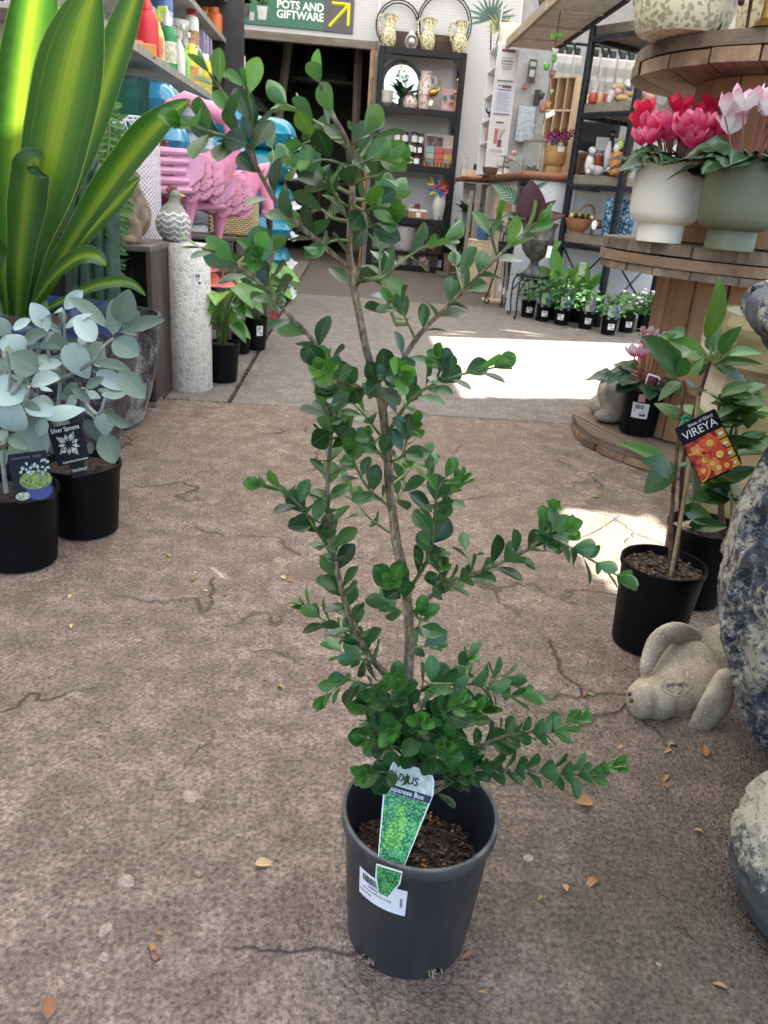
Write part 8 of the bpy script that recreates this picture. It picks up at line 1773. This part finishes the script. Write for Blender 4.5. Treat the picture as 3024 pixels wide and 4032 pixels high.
mbark, t, p = nodes('boxwood_bark'); co = coords(t, 'Object', (1, 1, .3)); n1 = noise(t, co, 260, 4, .7)
L(t, ramp(t, n1, [(.34, (.06, .042, .028)), (.5, (.19, .14, .088)), (.64, (.40, .32, .21))]).outputs[0], p.inputs['Base Color']); p.inputs['Roughness'].default_value = .85; bump(t, p, n1, .8, .0012)
M_shoot = mat('boxwood_shoot', (.17, .22, .06), .5, var=.3, vs=90)
def P3(x, y, Y): return at(x*SC, y*SC, Y)-BP
tp = [P3(x, y, Ytrunk(y)+.006*mnoise.noise((y*.01, 0, 0))) for x, y in TR]
tp[0].z = min(tp[0].z, SOIL-.005)
TRS = spline(tp, 90)
part('trunk', MB().tube(TRS, [.0056*(1-.80*(i/89)**.75)*(1+.10*mnoise.noise((i*.4, 3, 0))) for i in range(90)], 10), mbark, bxw, 180)
M_bx = leafmat('boxwood_leaf', (.018, .060, .017), (.042, .118, .026), .26, .11, rib=(.09, .19, .06), ribw=.03, rnd=.30, spec=.45, under=(.055, .13, .05), yr=.75, hue=.015)
M_bxy = leafmat('boxwood_young_leaf', (.072, .19, .034), (.12, .27, .05), .33, .22, rib=(.2, .38, .12), ribw=.03, rnd=.18, spec=.5, under=(.10, .21, .07), yr=.7)
bm = [leaf_mesh(M_bx, 'obovate', .70, .18, .10, 8, .06, .05), leaf_mesh(M_bx, 'obovate', .74, .30, -.06, 8, .04, .05), leaf_mesh(M_bx, 'obovate', .64, .10, .20, 8, .10, .05)]
by = [leaf_mesh(M_bxy, 'obovate', .62, .22, .06, 8, .10, .05), leaf_mesh(M_bxy, 'obovate', .58, .3, -.08, 8, .10, .05)]
allv = []
rl = random.Random(21)
def leaves_on(pp, spacing, young_tail, start=.0, size=1.0):
    acc = 0; last = pp[0]; ph = rl.uniform(0, pi); tot = sum((pp[i+1]-pp[i]).length for i in range(len(pp)-1)); run = 0; first = True
    for i in range(1, len(pp)):
        seg = (pp[i]-pp[i-1]).length; acc += seg; run += seg
        if run < start*tot: acc = 0; continue
        if acc >= spacing:
            acc = 0; t_ = (pp[i]-pp[i-1]).normalized(); ph += pi/2+rl.gauss(0, .25)
            yng = (tot-run) < young_tail
            a0 = t_.orthogonal().normalized(); b0 = t_.cross(a0)
            for sg_ in (0, pi):
                if rl.random() < .07: continue
                r_ = a0*cos(ph+sg_)+b0*sin(ph+sg_); f = rl.uniform(.55, .95) if not yng else rl.uniform(.35, .7)
                d = (t_*cos(f*1.1)+r_*sin(f*1.25)).normalized()+V((0, 0, rl.uniform(-.05, .2)))
                up = (t_*.9-r_*.25+V((0, -.35, .55))*rl.uniform(.2, 1.2))
                sz = rl.uniform(.0162, .0235)*size*(.86 if yng else 1.0)
                allv.append((rl.choice(by if (yng and rl.random() < .85) else bm), pp[i]+r_*.001, d, sz, up, rl.uniform(-.35, .35)))
    t_ = (pp[-1]-pp[-3]).normalized()
    for k in range(rl.choice((2, 2, 3))):
        a0 = t_.orthogonal().normalized(); b0 = t_.cross(a0); q = ph+k*pi*.8+.3+rl.gauss(0, .3); r_ = a0*cos(q)+b0*sin(q)
        allv.append((rl.choice(by), pp[-1], t_*(1.0 if k < 2 else .6)+r_*(.35 if k < 2 else .8), rl.uniform(.012, .017)*size, -r_+t_*.3+V((0, -.2, .4)), rl.uniform(-.2, .2)))
leaves_on(TRS, .019, .02, .80, 1.05)
for pts, dY, sf in BR:
    n = len(pts); Y0 = Ytrunk(pts[0][1])
    # start on the trunk or on the parent branch: nearest already built wood point
    dY *= .65 if dY < 0 else 1
    P = [P3(x, y, Y0+dY*(i/(n-1))**.9) for i, (x, y) in enumerate(pts)]
    pp = spline(P, max(14, n*7))
    best = min(WOOD, key=lambda q: (q-pp[0]).length) if 'WOOD' in globals() else min(TRS, key=lambda q: (q-pp[0]).length)
    if (best-pp[0]).length < .05: pp = [best]+pp
    ln = sum((pp[i+1]-pp[i]).length for i in range(len(pp)-1)); r1 = min(.0032, .0009+ln*.0075)
    m_ = len(pp); part('branch', MB().tube(pp, [r1*(1-.68*i/(m_-1)) for i in range(m_)], 7), mbark if ln > .13 else M_shoot, bxw, 180)
    if ln > .13: k_ = m_-max(5, int(m_*.22)); part('shoot_tip', MB().tube(pp[k_:], [r1*(1-.68*i/(m_-1))*1.12 for i in range(k_, m_)], 7), M_shoot, bxw, 180)
    if 'WOOD' not in globals(): WOOD = list(TRS)
    WOOD += pp
    leaves_on(pp, .0103*sf*(1.22 if pts[0][1] < 620 else .80 if pts[0][1] > 1300 else .95), .026 if ln > .06 else .016, .12 if ln > .05 else .3, .98+.04*max(0, 1-pts[-1][1]/1000)+(.15 if pts[0][1] > 1250 else .0))
rl.shuffle(allv)
allv.sort(key=lambda a: -a[3]/((BP+a[1]-CP).length))
for me, p_, d, sz, up, ro in allv[:300]: leaf(me, bxw, p_, d, sz, up, ro)
rest = allv[300:]
for mm_, lab in ((bm, M_bx), (by, M_bxy)):
    it = [a for a in rest if a[0] in mm_]
    if it: bake_leaves('small_leaves', it, lab, bxw)
print('boxwood leaves', len(allv))
# ---- plant tag
TN = V((-.05, -.80, .60)).normalized(); TC = at(1600, 3215, .548)
TM = frame(TC, radians(-16.5), TN); TI = TM.inverted()
def onplane(x, y):
    d = ray(x, y); k = (TC-CP).dot(TN)/d.dot(TN); q = TI @ (CP+d*k); return (q.x, q.y)
outl = [onplane(*q) for q in ((1509, 3117), (1538, 3016), (1548, 3001), (1566, 2998), (1685, 3036), (1702, 3050), (1710, 3075), (1707, 3128), (1594, 3405), (1582, 3418), (1500, 3388), (1488, 3375))]
outl = outl[::-1]
def shrink(pl, m):
    cx = sum(q[0] for q in pl)/len(pl); cy_ = sum(q[1] for q in pl)/len(pl)
    return [(q[0]-m*(q[0]-cx)/max(1e-6, hypot(q[0]-cx, q[1]-cy_)), q[1]-m*(q[1]-cy_)/max(1e-6, hypot(q[0]-cx, q[1]-cy_))) for q in pl]
def clipy(pl, y, keep_below):
    out = []; n = len(pl)
    for i in range(n):
        a, b_ = pl[i], pl[(i+1) % n]; ia = (a[1] <= y) == keep_below; ib = (b_[1] <= y) == keep_below
        if ia: out.append(a)
        if ia != ib: u = (y-a[1])/(b_[1]-a[1]); out.append((a[0]+u*(b_[0]-a[0]), y))
    return out
M_tag = mat('tag_plastic', (.78, .80, .78), .3, var=.02)
TL = TM.copy(); TL.translation = TC-BP
tgo = putm('plant_tag', MB().prism(outl, .0006).mesh(M_tag, 0), bxw, TL)
yb = onplane(1612, 3125)[1]; bandh = .0068
inn = shrink(outl, .0018)
band = clipy(clipy(shrink(outl, .0009), yb+bandh/2, True), yb-bandh/2, False)
part('name_band', MB().prism(band, .0001, z0=.0008), mat('tag_navy', (.012, .016, .032), .35), tgo, 0)
def hedge(name, a, b_, c, sc=420):
    m, t, p = nodes(name); co = coords(t); v = N(t, 'ShaderNodeTexVoronoi', Scale=sc); L(t, co, v.inputs['Vector'])
    n = noise(t, co, 60, 3); f = math_(t, 'ADD', math_(t, 'MULTIPLY', v.outputs['Distance'], -.9), math_(t, 'MULTIPLY_ADD', n, .9, .45))
    L(t, ramp(t, f, [(.25, a), (.5, b_), (.8, c)]).outputs[0], p.inputs['Base Color']); p.inputs['Roughness'].default_value = .3; return m
M_hedge = hedge('tag_hedge_print', (.01, .09, .03), (.05, .30, .08), (.20, .52, .20))
M_hedge2 = hedge('tag_shrub_print', (.04, .20, .03), (.14, .42, .05), (.36, .62, .18))
pic = clipy(inn, yb-bandh/2-.0003, True)
part('printed_hedge', MB().prism(pic, .0001, z0=.0008), M_hedge, tgo, 0)
cx = sum(q[0] for q in pic)/len(pic); y0 = min(q[1] for q in pic); y1 = max(q[1] for q in pic)
part('printed_shrub', MB().prism([(cx-.0075, y0+.010), (cx+.008, y0+.012), (cx+.0085, y0+.024), (cx+.005, y1-.010), (cx+.001, y1-.003), (cx-.004, y1-.012), (cx-.009, y0+.020)][::1], .0001, z0=.001), M_hedge2, tgo, 0)
top = clipy(inn, yb+bandh/2+.0003, False)
part('printed_header', MB().prism(top, .0001, z0=.0008), mat('tag_header', (.62, .68, .55), .3, var=.2, vs=160), tgo, 0)
q = onplane(1588, 3066); put('lettering', text_mesh('BUXUS', .0100, M_ink, .0001, bold=.00022, sx=.92), tgo, (q[0], q[1], .0011))
q = onplane(1603, 3122); put('lettering', text_mesh('Japanese Box', .0064, M_tagw, .0001, bold=.00008, sx=.95), tgo, (q[0], q[1], .0011))
# lower tab clipped outside the rim
TC2 = at(1530, 3470, .5105); TN2 = V((-.35, -.92, -.05)).normalized(); TM2 = frame(TC2, radians(-14), TN2); T2I = TM2.inverted()
def onp2(x, y):
    d = ray(x, y); k = (TC2-CP).dot(TN2)/d.dot(TN2); q = T2I @ (CP+d*k); return (q.x, q.y)
tab = [onp2(*q) for q in ((1482, 3400), (1585, 3432), (1577, 3478), (1552, 3510), (1527, 3535), (1489, 3516), (1478, 3450))][::-1]
TL = TM2.copy(); TL.translation = TC2-BP
tb = putm('tag_tab', MB().prism(tab, .0006).mesh(M_tag, 0), bxw, TL); part('printed_hedge', MB().prism(shrink(tab, .0018), .0001, z0=.0007), M_hedge, tb, 0)
# ---- price sticker wrapped on the pot
def prad(z): return np.interp(z, [q[1] for q in prof[:5]], [q[0] for q in prof[:5]])
def wrap(mb_or_me, ang, z0, tilt, off, isme=False):
    me = mb_or_me
    for v in me.vertices:
        x, y, z = v.co; u = x*cos(tilt)-y*sin(tilt); w_ = x*sin(tilt)+y*cos(tilt); zz = z0+w_; r = prad(zz)+off+z; a = ang+u/prad(z0)
        v.co = (r*cos(a), r*sin(a), zz)
    me.update(); return me
g = MB(); W2, H2 = .052, .034
for j in range(5):
    for i in range(13): g.v.append((-W2/2+W2*i/12, -H2/2+H2*j/4, 0))
for j in range(4):
    for i in range(12): a = j*13+i; g.f.append((a, a+1, a+14, a+13))
SA, SZ0, ST = -2.14, .112, radians(0)
stk = put('price_sticker', wrap(g.mesh(M_label, 180), SA, SZ0, ST, .0006), bxw)
bc = MB(); x = -.021
while x < -.001:
    w_ = rl.choice((.0003, .0005, .0008)); bc.add([(x, .005, 0), (x+w_, .005, 0), (x+w_, .0135, 0), (x, .0135, 0)], [(0, 1, 2, 3)]); x += w_+rl.choice((.0003, .0005))
put('barcode', wrap(bc.mesh(M_ink, 0), SA, SZ0, ST, .0009), stk)
for s_, sz, x, y in (('70034664', .0042, -.006, .0015), ('BUXUS JAPONICA ASS', .0032, -.004, -.0035), ('AWATE', .0042, -.017, -.0095)):
    me = text_mesh(s_, sz, M_ink, .00003); me.transform(Matrix.Translation((x, y, 0))); put('lettering', wrap(me, SA, SZ0, ST, .0009), stk)
me = text_mesh('140MM', .0042, M_ink, .00003); me.transform(Matrix.Translation((.0215, -.001, 0)) @ Matrix.Rotation(pi/2, 4, 'Z')); put('lettering', wrap(me, SA, SZ0, ST, .0009), stk)
# ================================================================== FALLEN LEAVES AND CHIPS ON THE CONCRETE
M_dry = leafmat('dry_leaf', (.42, .24, .11), (.55, .38, .20), .7, .1, rib=(.3, .17, .08), rnd=.25, spec=.2)
M_fgreen = leafmat('fallen_green_leaf', (.25, .38, .08), None, .5, .2, rnd=.1)
dm = [leaf_mesh(M_dry, 'ovate', .5, .4, .25, 6, .15, .06), leaf_mesh(M_dry, 'ovate', .65, .7, -.2, 6, .1), leaf_mesh(M_dry, 'lance', .4, .5, .3, 6, .2)]
gm_ = leaf_mesh(M_fgreen, 'lance', .4, .3, .2, 6, .15, .08)
FL = [(760, 2290, .012), (800, 2330, .010), (895, 2345, .011), (1070, 2283, .012), (1125, 2284, .014), (1135, 2287, .015), (700, 2338, .010), (620, 2395, .009), (285, 2462, .012), (585, 2247, .009), (905, 2258, .012), (1050, 2688, .012), (1090, 2700, .017), (1000, 3410, .026), (270, 2360, .01), (160, 2380, .008), (2330, 3165, .022), (2345, 3465, .020), (2218, 3490, .012), (2630, 2940, .018), (2640, 2955, .014), (2780, 2985, .018), (2622, 3055, .016), (2630, 3105, .01), (2300, 2745, .010), (2770, 3285, .012), (1860, 3760, .013), (1880, 3915, .012), (2860, 3900, .014), (610, 3685, .008), (600, 3760, .014), (190, 4020, .02), (780, 1630, .016), (1290, 1210, .02), (1950, 2540, .01), (2440, 1650, .012), (1210, 2460, .008), (2450, 2940, .009), (2130, 3530, .008), (720, 1760, .012), (740, 2210, .009)]
rf = random.Random(8)
for k, (x, y, s_) in enumerate(FL):
    q = gz(x, y); a = rf.uniform(0, 6.3); o = leaf(rf.choice(dm), None, q+V((0, 0, .003)), (cos(a), sin(a), rf.uniform(-.05, .2)), s_*rf.uniform(.9, 1.2), V((rf.uniform(-.4, .4), rf.uniform(-.4, .4), 1)), 0, name='fallen_leaf')
    tag(o, 'small curled dry tan leaf lying on the concrete', 'leaf', 'dry leaves scattered on the concrete')
for x, y, s_ in ((670, 2200, .022), (2320, 1960, .035), (2310, 2735, .012)):
    a = rf.uniform(0, 6.3); o = leaf(gm_, None, gz(x, y)+V((0, 0, .003)), (cos(a), sin(a), .1), s_, V((0, 0, 1)), .2, name='fallen_leaf'); tag(o, 'yellow green fresh leaf lying on the concrete', 'leaf', 'fresh green leaves on the concrete')
M_chip = mat('red_bark_chip', (.26, .13, .085), .9, var=.4, vs=200, bmp=.4)
for x, y, s_ in ((610, 3765, .012), (2345, 3470, .011), (1863, 3765, .008), (2310, 2757, .007), (930, 2350, .005), (1860, 3690, .006)):
    a = rf.uniform(0, 6.3); q = gz(x, y)
    tag(part('bark_chip', MB().box((0, 0, 0), (s_, s_*.6, s_*.3), s_*.08), M_chip, None, 0, loc=q+V((0, 0, s_*.15)), rot=(0, 0, a)), 'small reddish bark chip lying on the concrete', 'chip', 'bark chips on the concrete')
M_peb = mat('pale_pebble', (.36, .28, .23), .95, var=.22, vs=260, bmp=.8, bs=240)
for k, (x, y) in enumerate(((500, 3470), (755, 3135), (415, 3660), (2595, 3800), (410, 3770), (2080, 3380), (540, 2520))):
    s_ = rf.uniform(.003, .009) if k > 1 else .013; q = gz(x, y)
    tag(part('pebble', MB().prism([(s_*rf.uniform(.6, 1.1)*cos(a_), s_*rf.uniform(.5, .9)*sin(a_)) for a_ in [2*pi*i_/11 for i_ in range(11)]], .0006), M_peb, None, 0, loc=q, rot=(0, 0, rf.uniform(0, 3))), 'pale flat stone fragment set in the worn concrete surface', 'stone', 'pale stones in the concrete')
for k, pts in enumerate(([(1455, 3855), (1465, 3930), (1490, 4020)], [(2680, 3600), (2690, 3650), (2740, 3710)], [(1815, 3880), (1850, 3920), (1890, 3960)], [(2440, 2030), (2350, 2090), (2280, 2120)])):
    tag(part('dry_stalk', MB().tube(spline([gz(*q)+V((0, 0, .0015)) for q in pts], 8), .0009, 5), M_twig, None), ('dry brown twig by the base of the boxwood pot', 'curved dry brown stalk on bare concrete', 'thin pale stalk beside the boxwood pot', 'thin brown stalk lying at the edge of the sunlight')[k], 'twig')
